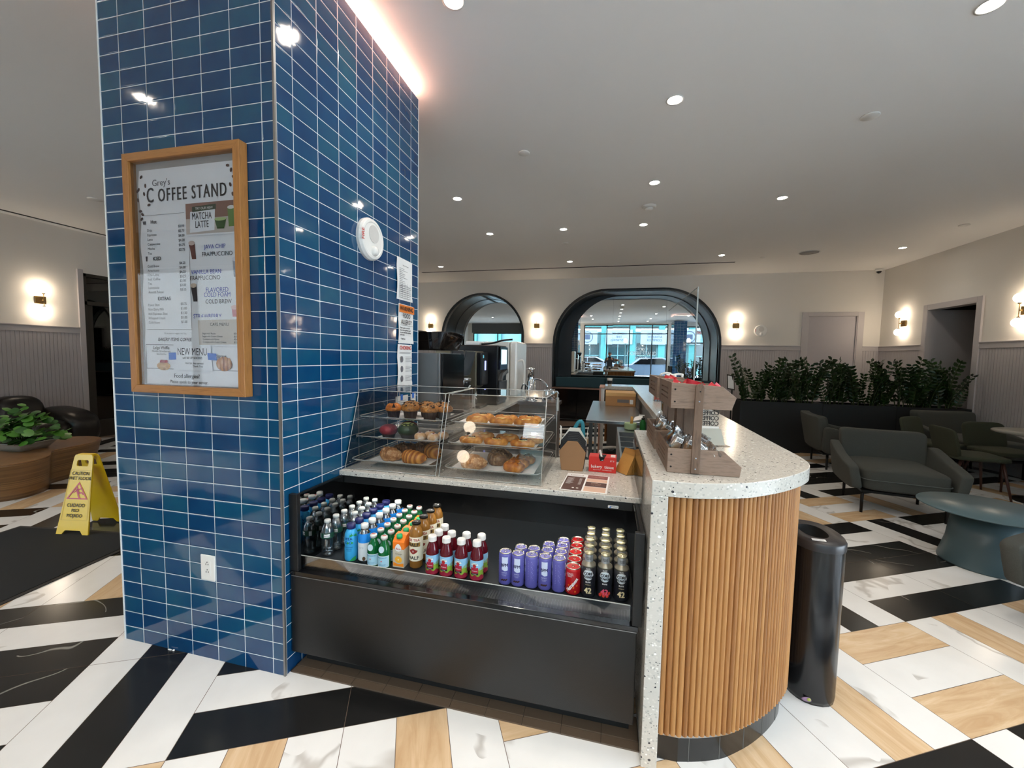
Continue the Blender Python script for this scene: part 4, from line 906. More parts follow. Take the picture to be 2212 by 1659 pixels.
def danish(cheese,seed):
    t=thing('danish_pastry','d','pastry'); m=MB(); m.mat(P_GOLD); rings=[]
    def fn(s,tt):
        a=2*pi*s; b=pi*tt*.995; Rr=.032*(1+.06*sin(6*a+seed)); r=.0168*(.88+.24*abs(sin(3.5*a+seed*2))); x=Rr+r*cos(b*2-pi/2)*.9; z=.0155+r*.95*sin(b*2-pi/2)
        k=1+.05*noise.noise(Vector((cos(a)*3,sin(a)*3,seed+z*60)))
        return (x*cos(a)*1.16*k,x*sin(a)*.86*k,max(.0005,z))
    m.grid(fn,30,14); m.build('dough',None,t)
    m=MB(); m.mat(P_CHEESE); m.sphere((0,0,.021),(.030,.021,.0115),18,8,fn=lambda p:p*nz(p+Vector((seed,0,0)),60,.08)); m.build('cheese_filling',None,t)
    if not cheese:
        m=MB(); m.mat(BER)
        for k in range(4): m.sphere(((-.010+.008*k),.004*sin(k*2+seed),.0245),(.006,.005,.004),8,6,fn=lambda p:p+Vector((0,0,.008)))
        m.build('fruit_filling',None,t)
    return t
D1=danish(False,1.3); D2=danish(True,2.1)
def put(proto,used,x,y,z,rz,lab,g,sc=1):
    if not used[0]: used[0]=1; proto.location=(x,y,z); proto.rotation_euler=(0,0,rz); proto.scale=(sc,)*3; proto['label']=lab; proto['group']=g; return proto
    return dup(proto,(x,y,z),rz,lab,g,sc)
u1,u2=[0],[0]; G='danish pastries in the right case'
z=PZ[2]; 
for i,(x,y) in enumerate(((-.665,2.015),(-.535,2.015),(-.402,2.015))): put(D2,u2,x,y,z,.2*i-.2,'cheese danish, %s of three in the front row of the top tray'%('left','middle','right')[i],G,1.12)
for i,(x,y) in enumerate(((-.665,2.115),(-.53,2.115),(-.40,2.12))): put(D1,u1,x,y,z,.3-.2*i,'berry danish, %s of three in the back row of the top tray'%('left','middle','right')[i],G,1.12)
z=PZ[1]
for i,(x,y) in enumerate(((-.685,1.985),(-.55,1.985),(-.41,1.985))): put(D1,u1,x,y,z,.1*i,'berry danish, %s of three in the front row of the middle tray'%('left','middle','right')[i],G,1.1)
for i,(x,y) in enumerate(((-.66,2.11),(-.52,2.10),(-.385,2.09))): put(D2,u2,x,y,z,.25-.1*i,'cheese danish, %s of three in the back row of the middle tray'%('left','middle','right')[i],G,1.1)
def croissant(mt,L=.15,seed=0,lumps=.06,name='croissant'):
    t=thing(name,'c','pastry'); m=MB(); m.mat(mt)
    def fn(s,tt):
        u=(s-.5)*2; r=.036*(1-abs(u)**1.8)**.6+.004; a=2*pi*tt
        seg=abs(sin((u*3.6)*pi))**.35; r*=(.84+.16*seg)*(1+lumps*noise.noise(Vector((u*4,cos(a)*1.5+seed,sin(a)*1.5))))
        return (u*L/2,cos(a)*r*1.02-.028*(1-u*u)+.012,max(0,.03+sin(a)*r))
    m.grid(lambda s,tt:fn(s,tt),56,20)
    m.build('crust',None,t)
    if mt in(P_ALM,P_CHOC) or lumps>.1:
        f=MB(); f.mat(pm('almond_flake','#c79f76',.6)); random.seed(seed+3)
        for k in range(30):
            p=Vector(fn(random.uniform(.2,.8),random.uniform(.08,.42))); a=random.uniform(0,6); 
            f.add([p+Vector((.006*cos(a+q)*.9,.005*sin(a+q),.002+.0015*sin(a*3+q))) for q in (0,1.3,2.6,3.9,5.2)],[(0,1,2,3,4)],False)
        f.build('almond_flakes',None,t)
    return t
z=PZ[0]
def place(t,x,y,z,rz,lab,g=None,sc=1): t.location=(x,y,z); t.rotation_euler=(0,0,rz); t.scale=(sc,)*3; t['label']=lab; 
def place2(t,*a,**k):
    place(t,*a,**k); return t
c=croissant(P_CRO,.150,1); place(c,-.998,1.955,z,-.25,'plain golden croissant at the front of the bottom tray, left case',sc=1.05)
c2=dup(c,(-.94,2.11,z),-1.0,'plain croissant standing behind the front one, bottom tray, left case',sc=1.15)
c3=croissant(P_ALM,.15,5,.2,'almond_croissant'); place(c3,-1.145,1.985,z,-.45,'flaky almond croissant at front left of the bottom tray, left case',sc=1.05)
dup(c3,(-.665,1.955,z),-.35,'almond croissant at the front left of the bottom tray, right case',sc=1.1)
c4=croissant(P_CHOC,.145,9,.2,'chocolate_croissant'); place(c4,-1.13,2.12,z,.35,'chocolate dusted croissant behind the almond one, left case',sc=1.0)
dup(c4,(-1.03,2.165,z),.1,'chocolate dusted round pastry in the middle back, left case',sc=1.05)
c5=croissant(pastry_mat('brown_almond_crust',('#4a2f1e','#7a5638','#9c7850'),50,.9),.14,12,.12,'brown_croissant'); place(c5,-.56,2.06,z,-.4,'dull brown croissant in front of its twin, right case')
dup(c5,(-.57,2.15,z),-.35,'dull brown croissant behind its twin, right case')
pr=thing('puff_roll','r','pastry'); m=MB(); m.mat(P_ROLL); m.sphere((0,0,.024),(.052,.036,.025),22,12,(.45,.7),fn=lambda p:Vector((p.x,p.y,p.z*(1+.10*sin(p.x*120)))) if p.z>.03 else p); m.build('puff_dough',None,pr); m=MB(); m.mat(P_CRO); 
for k in range(3): m.tube([(-.035+k*.03,-.02,.049),(-.028+k*.03,0,.0505),(-.035+k*.03,.02,.049)],.003,6)
m.build('crust_ridges',None,pr)
ur=[0]
for i,(x,y,a) in enumerate(((-.445,1.950,-.15),(-.437,2.03,-.1),(-.42,2.115,-.05))): put(pr,ur,x,y,PZ[0],a,'glazed rectangular puff roll, %s of three in a line'%('front','middle','back')[i],'glazed puff rolls',1.0)
def muffin(kind,seed):
    t=thing('muffin','m','pastry'); wr,top=kind; m=MB(); m.mat(wr); n=36
    m.ring([[( (.027+.0012*(j%2))*cos(2*pi*j/n),(.027+.0012*(j%2))*sin(2*pi*j/n),0) for j in range(n)],[((.036+.0016*(j%2))*cos(2*pi*j/n),(.036+.0016*(j%2))*sin(2*pi*j/n),.048) for j in range(n)]],sm=False); m.build('wrapper',None,t)
    m=MB(); m.mat(top); m.sphere((0,0,.050),(.046,.046,.030),24,12,(1,.9),fn=lambda p:Vector((p.x,p.y,p.z if p.z>.045 else .045+(p.z-.045)*.3))*1.0+Vector((0,0,.009*noise.noise(Vector((p.x*70+seed,p.y*70,0))) if p.z>.05 else 0))); m.build('muffin_top',None,t)
    if top is P_MUF:
        m=MB(); m.mat(pm('nut_pieces','#caa070',.6)); random.seed(seed)
        for k in range(26):
            a=random.uniform(0,2*pi); r=.038*sqrt(random.random()); zz=.052+.028*sqrt(max(0,1-(r/.046)**2)); m.bx((r*cos(a),r*sin(a),zz),(.007,.006,.005),Matrix.Rotation(a*3,3,'Z'))
        m.mat(pm('chocolate_chunks','#2a1710',.5))
        for k in range(18):
            a=random.uniform(0,2*pi); r=.040*sqrt(random.random()); zz=.053+.028*sqrt(max(0,1-(r/.046)**2)); m.bx((r*cos(a),r*sin(a),zz),(.008,.008,.006),Matrix.Rotation(a*2,3,'Z'))
        m.build('crumb_topping',None,t)
    return t
z=PZ[2]; G='muffins on the top tray, left case'
mu=muffin((WRAP,P_MUF),3); um=[0]
for x,y,l in ((-1.055,2.03,'nutty chocolate crumb muffin in the front middle'),(-.935,2.02,'crumb muffin in a ribbed wrapper at the front right'),(-1.10,2.13,'crumb muffin in the back row at left'),(-1.005,2.135,'crumb muffin in the back row, second from left'),(-.915,2.13,'crumb muffin in the back row, third from left')): put(mu,um,x,y,z,x*20,l+' of the top tray, left case',G,1.08)
mu2=muffin((WRG,P_MUF),8); place(mu2,-.875,2.08,z,1,'crumb muffin in a grey wrapper at the far right of the top tray',sc=1.02); mu2['group']=G
mu3=muffin((WRAP,P_CAR),5); place(mu3,-1.155,2.03,z,0,'orange topped muffin in a pointed dark tulip wrapper',sc=1.0); mu3['group']=G
m=MB(); m.mat(WRAP)
for k in range(4):
    a=k*pi/2+.5; m.add([(.034*cos(a-.6),.034*sin(a-.6),.04),(.058*cos(a),.058*sin(a),.088),(.034*cos(a+.6),.034*sin(a+.6),.04)],[(0,1,2)],False)
m.build('tulip_paper',None,mu3,solid=.001)
z=PZ[1]
def bowlmuf(wr,top,name,lab,x,y,sc,seeds):
    t=thing(name,lab,'pastry',(x,y,z)); m=MB(); m.mat(wr); n=30
    m.ring([[((r+.001*(j%2))*cos(2*pi*j/n),(r+.001*(j%2))*sin(2*pi*j/n),zz) for j in range(n)] for r,zz in ((.028,0),(.044,.045))]); m.build('wrapper',None,t)
    m=MB(); m.mat(top); m.sphere((0,0,.045),(.050,.050,.032),22,12); m.build('muffin_top',None,t)
    if seeds:
        m=MB(); m.mat(pm('pumpkin_seeds','#a8b06a',.5)); random.seed(4)
        for k in range(16):
            a=random.uniform(0,2*pi); r=.034*sqrt(random.random()); zz=.046+.032*sqrt(max(0,1-(r/.05)**2)); m.sphere((r*cos(a),r*sin(a),zz),(.007,.0035,.002),8,5,fn=None)
        m.build('seeds',None,t)
    t.scale=(sc,)*3
bowlmuf(WRAP,pm('red_velvet_top','#6e1520',.6,bump=.5),'red_velvet_muffin','red topped muffin at the left of the middle tray',-1.155,1.975,1.0,0)
bowlmuf(WRAP,pm('red_velvet_top','#6e1520',.6,bump=.5),'red_velvet_muffin','red topped muffin behind the others on the middle tray',-1.10,2.10,1.0,0)
bowlmuf(WRG,pm('dark_green_top','#22331f',.5,bump=.4),'pumpkin_seed_muffin','dark green muffin scattered with pale seeds on the middle tray',-1.045,1.985,1.12,1)
dn=thing('filled_doughnut','d','pastry'); m=MB(); m.mat(P_DONUT); m.sphere((0,0,.021),(.031,.031,.022),20,12,(1,.85)); m.build('dough',None,dn); m=MB(); m.mat(P_SUG); m.sphere((0,0,.026),(.0285,.0285,.0182),18,8); m.build('sugar',None,dn); m=MB(); m.mat(pm('jam','#8a1e2e',.3)); m.sphere((.003,.004,.0425),(.007,.006,.004),8,5); m.build('jam',None,dn)
ud=[0]
for x,y,l in ((-.965,1.968,'front left'),(-.890,1.966,'front right'),(-.935,2.025,'back left'),(-.862,2.03,'back right')): put(dn,ud,x,y,z,x*9,'small sugared filled doughnut, %s of four on the middle tray'%l,'small sugared doughnuts')
# ================= things on the pastry counter
t=thing('takeout_box_stack','nested kraft takeout boxes with black edges and white flaps','box stack',(-.18,2.19,ZC)) if False else None
g='nested kraft takeout boxes'
KR=pm('kraft_board','#9c7450',.7); KB=pm('black_kraft_inside','#24262a',.6); KW=pm('white_board','#e8e5dc',.6)
bx=thing('takeout_box','b','box'); H=.105
out=[(-.058,0),(.058,0),(.068,.022),(.068,.104),(.024,.160),(-.024,.160),(-.068,.104),(-.068,.022)]
m=MB(); m.mat(KR); m.prism([(-.058,0),(.058,0),(.072,.104),(.026,.162),(-.026,.162),(-.072,.104)],-.004,0,1); m.build('front_panel',None,bx,bev=.002)
m=MB(); m.mat(KB); m.prism([(-.056,0.001),(.056,0.001),(.070,.103),(.025,.160),(-.025,.160),(-.070,.103)],.0005,.006,1); m.build('dark_lining',None,bx)
bx.location=(-.178,2.190,ZC); tag(bx,'kraft takeout box at the very front of the nested row',None,g)
b2=thing('takeout_box','black lined takeout box, first behind the plain kraft one','box',(-.178,2.2,ZC),0,g)
m=MB(); m.mat(KB); m.prism([(-.056,0.001),(.056,0.001),(.072,.108),(.027,.164),(-.027,.164),(-.072,.108)],-.003,.004,1); m.build('black_panel',None,b2,bev=.0015)
m=MB(); m.mat(KB); m.add([(-.072,.0,.108),(-.074,.03,.10),(-.06,.03,.002),(-.056,0,.001)],[(0,1,2,3)],False); m.add([(.072,.0,.108),(.074,.03,.10),(.06,.03,.002),(.056,0,.001)],[(0,3,2,1)],False); m.build('side_wall',None,b2,solid=.001)
for i in range(6):
    if i==0: b2.location=(-.178,2.202,ZC+.001)
    else: dup(b2,(-.178,2.202+i*.0115,ZC+.001+.0075*i),0,'black lined takeout box, %s behind the plain kraft one'%ORD[i],g)
t=thing('takeout_box','white lined open takeout box with raised flaps at the back of the row','box',(-.178,2.278,ZC+.045),0,g)
m=MB(); m.mat(KW); m.prism([(-.05,0),(.05,0),(.068,.11),(.03,.175),(-.025,.175),(-.068,.11)],0,.004,1); m.build('back_panel',None,t)
m=MB(); m.mat(KW)
for s in (-1,1): m.add([(s*.070,-.06,.09),(s*.078,.0,.185),(s*.074,.03,.175),(s*.068,.03,.06)],[(0,1,2,3)],False); m.add([(s*.066,0,.11),(s*.02,.004,.178),(s*.03,.01,.12)],[(0,1,2)],False)
m.build('side_flap',None,t,solid=.0015)
m=MB(); m.mat(pm('teal_tong_plastic','#2d7d8e',.35)); 
m.tube(spline([(-.028,-.01,.0),(-.005,0,.07),(.018,0,.103),(.034,0,.085),(.040,0,.01)],6),.0055,8,flat=(1,2.0)); m.tube([(-.012,0,-.10),(-.012,0,.02)],.004,6); one(m,'serving_tongs',None,'teal plastic tongs looped upright behind the takeout boxes','tongs',(-.168,2.31,ZC+.150))
m=MB(); m.mat(pm('chrome_stand','#9a9a9a',.3,.8)); m.box(-.04,-.03,0,.04,.03,.005); m.tube([(0,0,0),(0,0,.115)],.004,8); one(m,'tong_stand',None,'thin metal stand behind the takeout boxes holding the tongs','stand',(-.166,2.365,ZC)) if False else None
RED=pm('bakery_red','#cf2b22',.4)
t=thing('tissue_box','red bakery tissue box with white lettering beside takeout boxes','box',(-.016,2.235,ZC),-.03)
m=MB(); m.mat(RED); m.box(-.072,-.035,0,.072,.05,.083); m.build('carton',None,t,bev=.0015)
m=MB(); f=frame((0,-.0358,.030),(1,0,0),(0,0,1)); m.mat(M['paper']); text(m,'bakery  tissue',.024,f,'CENTER',.9,.01); text(m,'dispenser box  ·  interfolded sheets',.0065,frame((0,-.0358,.0135),(1,0,0),(0,0,1)),'CENTER',1.05); text(m,'BT-8',.012,frame((.050,-.0358,.064),(1,0,0),(0,0,1)),'CENTER',.9)
m.box(.042,-.02,.0834,.066,-.002,.0840); m.box(.042,.006,.0834,.066,.030,.0840); m.build('lettering',None,t)
m=MB(); m.mat(M['darkgap']); m.add([(-.02,-.0362,.083),(.012,-.0362,.083),(.004,-.0362,.062),(-.012,-.0362,.062)],[(0,1,2,3)],False); m.add([(-.02,-.036,.0838),(.012,-.036,.0838),(.02,.03,.0838),(-.022,.03,.0838)],[(0,1,2,3)],False); m.build('slot',None,t)
m=MB(); m.mat(M['paper']); m.add([(-.004,-.037,.064),(.004,-.037,.068),(-.012,-.01,.118),(-.022,.0,.112)],[(0,1,2,3)],False); m.add([(-.012,-.01,.118),(-.022,.0,.112),(-.03,.02,.084)],[(0,1,2)],False); m.build('tissue_sheet',None,t,solid=.0008)
g='leaning paper bags'
bg_=thing('paper_bag','b','bag'); m=MB(); m.mat(pm('brown_kraft_paper','#b3823f',.7,bump=.3,bs=30)); m.box(-.05,-.001,0,.05,.001,.128); m.build('pouch',None,bg_); m=MB(); m.mat(pm('brown_kraft_fold','#9a6c30',.7)); m.box(-.05,-.0022,.108,.05,-.0011,.128); m.build('folded_top',None,bg_)
for i in range(7):
    lab='brown paper bag, %s of the leaning stack'%('front' if i==0 else ORD[i]+' sheet')
    o=bg_ if i==0 else dup(bg_,(0,0,0),0)
    o.location=(.080+.0055*i,2.215+.003*i,ZC+.002); o.rotation_euler=(-(.46-.035*i),0,R(-56+1.5*i)); tag(o,lab,None,g)
m=MB(); m.mat(pm('white_bag_paper','#dcd9d4',.7)); m.box(-.046,-.001,0,.046,.001,.125); o=one(m,'paper_bag',None,'white paper bag at the back of the leaning stack','bag',(.122,2.24,ZC+.002),.35,g); o.rotation_euler=(-.2,0,R(-50))
# printed menus, glass on the counter
t=thing('menu_sheet','brown and pink printed menu sheet lying on the pastry counter','menu',(-.092,1.992,ZC),-.05)
m=MB(); m.mat(M['paper']); m.box(-.108,-.142,0,.108,.142,.0008); m.build('sheet',None,t)
m=MB(); br=pm('menu_brown','#5a3e38',.6); pk=pm('menu_dusty_red','#8c5450',.6); bl=pm('menu_blush','#d9b29a',.6)
for mm,a,b,c,d in ((br,-.102,-.135,-.008,.085),(pk,.0,.075,.100,.135),(bl,.0,.02,.1,.07),(br,.0,-.055,.1,.015),(bl,.0,-.13,.1,-.06)): m.mat(mm); m.box(a,b,.0008,c,d,.0012)
m.mat(M['paper'])
for k in range(9):
    m.box(-.095,.055-k*.012,.0012,-.060-.006*(k%3),.0575-k*.012,.0014); m.box(-.035,.055-k*.012,.0012,-.022,.0575-k*.012,.0014)
m.prism(circ(-.03,-.10,.006,12),.0012,.0015); m.prism(circ(-.05,-.10,.006,12),.0012,.0015)
m.mat(bl); text(m,'Coffee',.018,lambda u,v:Vector((.05+u,-.005+v,.0015)),'CENTER',1); text(m,'and more',.012,lambda u,v:Vector((.05+u,-.03+v,.0015)),'CENTER',1); text(m,'CAFE MENU',.012,lambda u,v:Vector((.05+u,.105+v,.0015)),'CENTER',1)
m.mat(pm('menu_print','#8a6a60',.6)); m.prism(circ(-.055,.11,.034,22,.014),.0008,.0011); m.mat(M['paper']); m.prism(circ(-.055,.11,.030,22,.011),.0011,.0013); m.mat(pm('menu_print','#8a6a60',.6)); text(m,'MENU',.012,lambda u,v:Vector((-.055+u,.11+v,.0015)),'CENTER',1.2); m.build('print',None,t)
m=MB(); m.mat(M['acr']); m.box(.1475,1.72,ZC-.0,.1515,2.40,1.030); one(m,'side_guard',None,'upright clear guard between pastry ledge and tall bar','panel')
# papers taped at the case back
for (y,zz,w,h,l) in ((2.50,1.10,.17,.14,'white taped note low on the column behind the pastry case'),(2.665,1.10,.07,.14,'narrow white note taped at the column edge low down')):
    t=thing('taped_note',l,'paper',(CX1+.0015,y,zz),pi/2); m=MB(); m.mat(M['paper']); m.box(-w/2,-.001,-h/2,w/2,0,h/2); m.build('sheet',None,t); m=MB(); m.mat(M['navytape']); m.box(-.02,-.0022,h/2-.03,.01,-.001,h/2+.01); m.box(-w/2-.015,-.0022,-.03,-w/2+.008,-.001,0); m.build('tape',None,t)
    m=MB(); m.mat(M['greyink'])
    for k in range(6): m.box(-w*.36,-.0016,h*.25-k*.013,w*.3-(k%3)*.01,-.0011,h*.25-k*.013+.002)
    m.build('print',None,t)
# ================= acacia crate stand on the bar
ZB=1.0385
def crate(mb,x0,y0,y1,z0,prof,slats=3,nbk=None):
    """side boards (profile), slatted back end at low x, floor"""
    for y in (y0,y1-.010): mb.mat(M['driftwood']); mb.prism([(x0+a,z0+b) for a,b in prof],y,y+.010,1)
    mb.mat(M['driftpost'])
    hh=max(b for a,b in prof)
    xb=x0
    plate(mb,[(y0+.010,z0),(y1-.010,z0),(y1-.010,z0+hh),(y0+.010,z0+hh)],[rrect(y0+(y1-y0)*.22,z0+hh*(.28+.2*k),y0+(y1-y0)*.78,z0+hh*(.28+.2*k)+.006,.0028,3) for k in range(3)],.009,lambda x,y,h:(xb+h,x,y))
    xm=max(a for a,b in prof); mb.mat(M['driftwood']); mb.box(x0+.009,y0+.01,z0,x0+xm-.045,y1-.01,z0+.006)
LOW=[(0,0),(.240,0),(.245,.036),(.185,.088),(0,.088)]; UP=[(0,0),(.200,0),(.214,.044),(.168,.082),(0,.092)]
def stand(y0,y1,label,xo=0):
    t=thing('crate_display_stand',label,'crate stand',(.217+xo,y0,ZB),0,'two tier wooden crate stands'); L=y1-y0
    m=MB(); crate(m,0,0,L,0,LOW); m.build('lower_crate',None,t,bev=.0015)
    m=MB(); crate(m,.003,0,L,.234,UP); m.mat(M['driftpost']); m.box(.012,L*.42,.24,.16,L*.42+.008,.318); m.box(.012,L*.74,.24,.16,L*.74+.008,.318); m.build('upper_crate',None,t,bev=.0015)
    for y in (-.011,L+.001):
        m=MB(); m.mat(M['driftpost']); P=[(.078,.004),(.106,.004),(.110,.31)]+[(.096+.014*cos(pi*k/8),.31+.014*sin(pi*k/8)) for k in range(1,8)]+[(.082,.31)]; m.prism(P,y,y+.010,1); m.build('upright',None,t,bev=.001)
    m=MB(); m.mat(M['darkgap'])
    for a,b in ((.012,.022),(.012,.066)): m.prism(circ(a,b,.0034,12),-.0012,.0,1); m.prism(circ(a+.004,b+.236,.0034,12),-.0012,0,1)
    m.prism(circ(.097,.297,.0024,10),-.0122,-.0108,1); m.mat(M['steel'])
    for a,b in ((.0955,.262),(.093,.060),(.0925,.021)): m.prism(circ(a,b,.0026,10),-.0125,-.0108,1)
    m.build('screws',None,t)
    m=MB(); m.mat(M['driftpost']); m.box(.078,L*.5-.012,.006,.118,L*.5+.012,.236); m.build('centre_post',None,t)
    return t
stand(1.542,1.895,'near acacia crate stand with red packets in its upper crate'); stand(1.925,2.30,'far acacia crate stand behind the near one',-.006)
# wrapped snacks in the lower crates, red packets on top
film=glassy('clear_snack_film',(.80,.80,.80,1),1.0,.12,.12)
def pack(seed):
    t=thing('wrapped_snack','s','snack bag'); random.seed(seed)
    m=MB(); m.mat(film); w,h=.052,.085
    def fn(side):
        return lambda s,tt:((s-.5)*w*(1+.1*noise.noise(Vector((tt*3,seed,0)))),side*(.014*sin(pi*s)*sin(pi*tt)+.004*noise.noise(Vector((s*6+seed,tt*6,side)))),tt*h)
    m.grid(fn(1),8,10); m.grid(fn(-1),8,10); m.build('film',None,t)
    m=MB(); m.mat((P_GOLD,P_DONUT,pm('cookie','#b07c48',.7,bump=.6))[seed%3]); m.sphere((0,0,h*.45),(.019,.007,.028),12,8); m.build('cookie',None,t)
    m=MB(); m.mat(M['paper']); m.box(-.014,-.0135,.050,.014,-.0128,.068); m.mat(M['ink'])
    for k in range(9): m.box(-.012+k*.0027,-.0140,.052,-.012+k*.0027+(.0008+.0006*(k%3)),-.0136,.064)
    m.build('barcode_label',None,t); return t
SP=[pack(s) for s in (1,2,3)]; us=[[0],[0],[0]]; random.seed(21); k=0
for yb,nm in ((1.542,'near'),(1.925,'far')):
    for row in range(3):
        for col in range(4 if nm=='near' else 3):
            x=.245+col*.036+random.uniform(-.006,.006); y=yb+.055+row*.115+random.uniform(-.012,.012)
            if abs(x-.315)<.022 and abs(y-yb-.18)<.03: x+=.03
            o=put(SP[k%3],us[k%3],x,y,ZB+.035+.012*(3-col)*.6,random.uniform(-.6,.6),'wrapped snack in the %s lower crate, %s row, %s from staff side'%(nm,ORD[row],ORD[col]),'clear wrapped snacks',.95)
            o.rotation_euler=(random.uniform(-.5,.3),random.uniform(.3,.85),o.rotation_euler.z); k+=1
rp=thing('red_snack_packet','r','snack bag'); m=MB(); m.mat(pm('red_foil','#b8202a',.25,.1)); m.grid(lambda s,tt:((s-.5)*.052,.008*sin(pi*s)*sin(pi*tt),tt*.06),6,8); m.grid(lambda s,tt:((s-.5)*.052,-.008*sin(pi*s)*sin(pi*tt),tt*.06),6,8); m.build('pouch',None,rp); m=MB(); m.mat(pm('pale_stripe','#e4d3c0',.4)); m.box(-.006,-.0098,.01,.012,-.0086,.05); m.build('stripe',None,rp)
ur=[0]; random.seed(5); k=0
for yb,nm,cols in ((1.542,'near',5),(1.925,'far',2)):
    for i in range(cols):
        for j in range(2):
            x=.262+i*.027; y=yb+.075+j*.13
            o=put(rp,ur,x,y,ZB+.262+random.uniform(0,.012),random.uniform(-.5,.5),'red foil packet, %s upper crate, %s from slatted end, %s side'%(nm,ORD[i],('camera','window')[1-j] if False else ('near','far')[j]),'red foil packets')
            o.rotation_euler=(random.uniform(-.3,.3),random.uniform(.2,.9),o.rotation_euler.z); k+=1
# clear guard screen standing on the bar
t=thing('guard_screen','tall clear acrylic guard screen standing on the bar','screen',(.612,3.22,ZB))
m=MB(); m.mat(M['acr']); m.cur=glassy('faint_screen',(.985,.985,.985,1),.18,.01,.0); m.add([(0,0,.012),(0,1.5,.012),(0,1.5,.94),(0,0,.94)],[(0,1,2,3)],False); m.build('pane',None,t)
m=MB(); m.mat(M['edge']); m.box(-.0045,-.004,.012,.0045,0,.942); m.box(-.0035,0,.940,.0035,1.5,.9425); m.build('polished_edge',None,t)
m=MB(); m.mat(M['acr']); m.box(-.03,.02,0,.03,.10,.012); m.box(-.03,1.3,0,.03,1.38,.012); m.build('foot',None,t,bev=.002)
# syrup pump jars
def pump(x,y,lab,first=[]):
    if not first:
        t=thing('syrup_pump_jar',lab,'pump bottle',(x,y,ZB),R(180),'clear syrup pump jars'); m=MB(); m.mat(glassy('clear_jar',(.86,.86,.85,1),.9,.02,.05)); m.lathe([(.001,0),(.050,0),(.056,.01),(.058,.09),(.050,.13),(.030,.165),(.024,.18),(.024,.20)],26); m.build('jar',None,t)
        m=MB(); m.mat(liquid('pale_syrup','#c9a878',.1,.5)); m.lathe([(.001,.004),(.050,.006),(.054,.06),(.001,.06)],22); m.build('syrup',None,t)
        m=MB(); m.mat(M['white']); m.lathe([(.027,.196),(.028,.225),(.016,.235),(.010,.24),(.008,.285),(.010,.29),(.010,.305),(.001,.308)],18); m.tube(spline([(0,0,.300),(.03,0,.303),(.06,0,.296),(.078,0,.280)],5),[.008]*8+[.0075]*4+[.006]*4,8); m.cyl((0,0,.02),(0,0,.2),.006); m.build('pump',None,t)
        m=MB(); m.mat(M['paper']); m.box(-.02,.0565,.03,.02,.058,.07); m.build('label_sticker',None,t)
        first.append(t); return t
    return dup(first[0],(x,y,ZB),R(172+len(lab)%20),lab,'clear syrup pump jars')
pump(.45,3.02,'clear syrup pump jar nearest the guard screen edge'); pump(.53,3.22,'clear syrup pump jar standing behind the guard screen'); pump(.47,3.40,'farthest clear syrup pump jar near the bar edge')
# paper cup, boxes and clear bins beyond the crates
t=thing('napkin_caddy','wooden napkin caddy with black frame on the bar behind crates','caddy',(.445,2.55,ZB),.1); m=MB(); m.mat(pm('amber_board','#b27040',.6)); m.box(-.03,-.04,.004,.03,.04,.07); m.build('tray',None,t); m=MB(); m.mat(M['blk']); m.box(-.036,-.046,0,.036,.046,.004); m.box(-.036,-.046,0,-.032,.046,.10); m.box(-.036,.042,0,.036,.046,.13); m.build('frame',None,t); m=MB(); m.mat(M['paper'])
for i in range(5): m.box(-.024,-.03+i*.013,.01,.026,-.028+i*.013,.115+.004*(i%2))
m.build('napkins',None,t)
t=thing('sugar_packet_box','small clear bin of red sugar packets on the bar','bin',(.50,4.25,ZB)); m=MB(); m.mat(M['acr']); m.box(-.06,-.06,0,.06,.06,.003); m.box(-.06,-.06,.003,-.057,.06,.14); m.box(.057,-.06,.003,.06,.06,.14); m.box(-.057,-.06,.003,.057,-.057,.14); m.box(-.057,.057,.003,.057,.06,.14); m.build('bin',None,t); m=MB(); m.mat(pm('coral_packets','#e2604a',.5))
for i in range(14): m.bx((-.045+.007*i,random.uniform(-.01,.01),.035+random.uniform(0,.008)),(.004,.09,.06),Matrix.Rotation(random.uniform(-.2,.2),3,'Y'))
m.build('packets',None,t)
t=thing('coffee_sign','small clear tabletop sign reading COFFEE seen from behind','sign',(.598,2.64,ZB),.05); m=MB(); m.mat(M['white']); m.box(-.055,-.006,0,.055,.006,.012); m.mat(M['acr']); m.box(-.055,-.002,.012,.055,.002,.115); m.build('panel',None,t); m=MB(); m.mat(M['ink'])
for zz in (.092,.060,.028): text(m,'COFFEE',.036,lambda u,v:Vector((-u,-.0032,zz+v)),'CENTER',.85,.03)
m.build('lettering',None,t)
t=thing('acrylic_menu_holder','small slanted acrylic holder with a pale card behind the crates','sign holder',(.485,2.10,ZB),.28); m=MB(); m.mat(M['acr']); m.box(-.08,-.035,0,.08,.045,.003); m.add([(-.08,-.03,.003),(.08,-.03,.003),(.075,.015,.082),(-.075,.015,.082)],[(0,1,2,3)],False); m.build('holder',None,t); m=MB(); m.mat(pm('pale_card','#cfccc0',.6)); m.add([(-.074,-.024,.006),(.06,-.024,.006),(.058,.014,.077),(-.07,.014,.077)],[(0,1,2,3)],False); m.build('card',None,t)
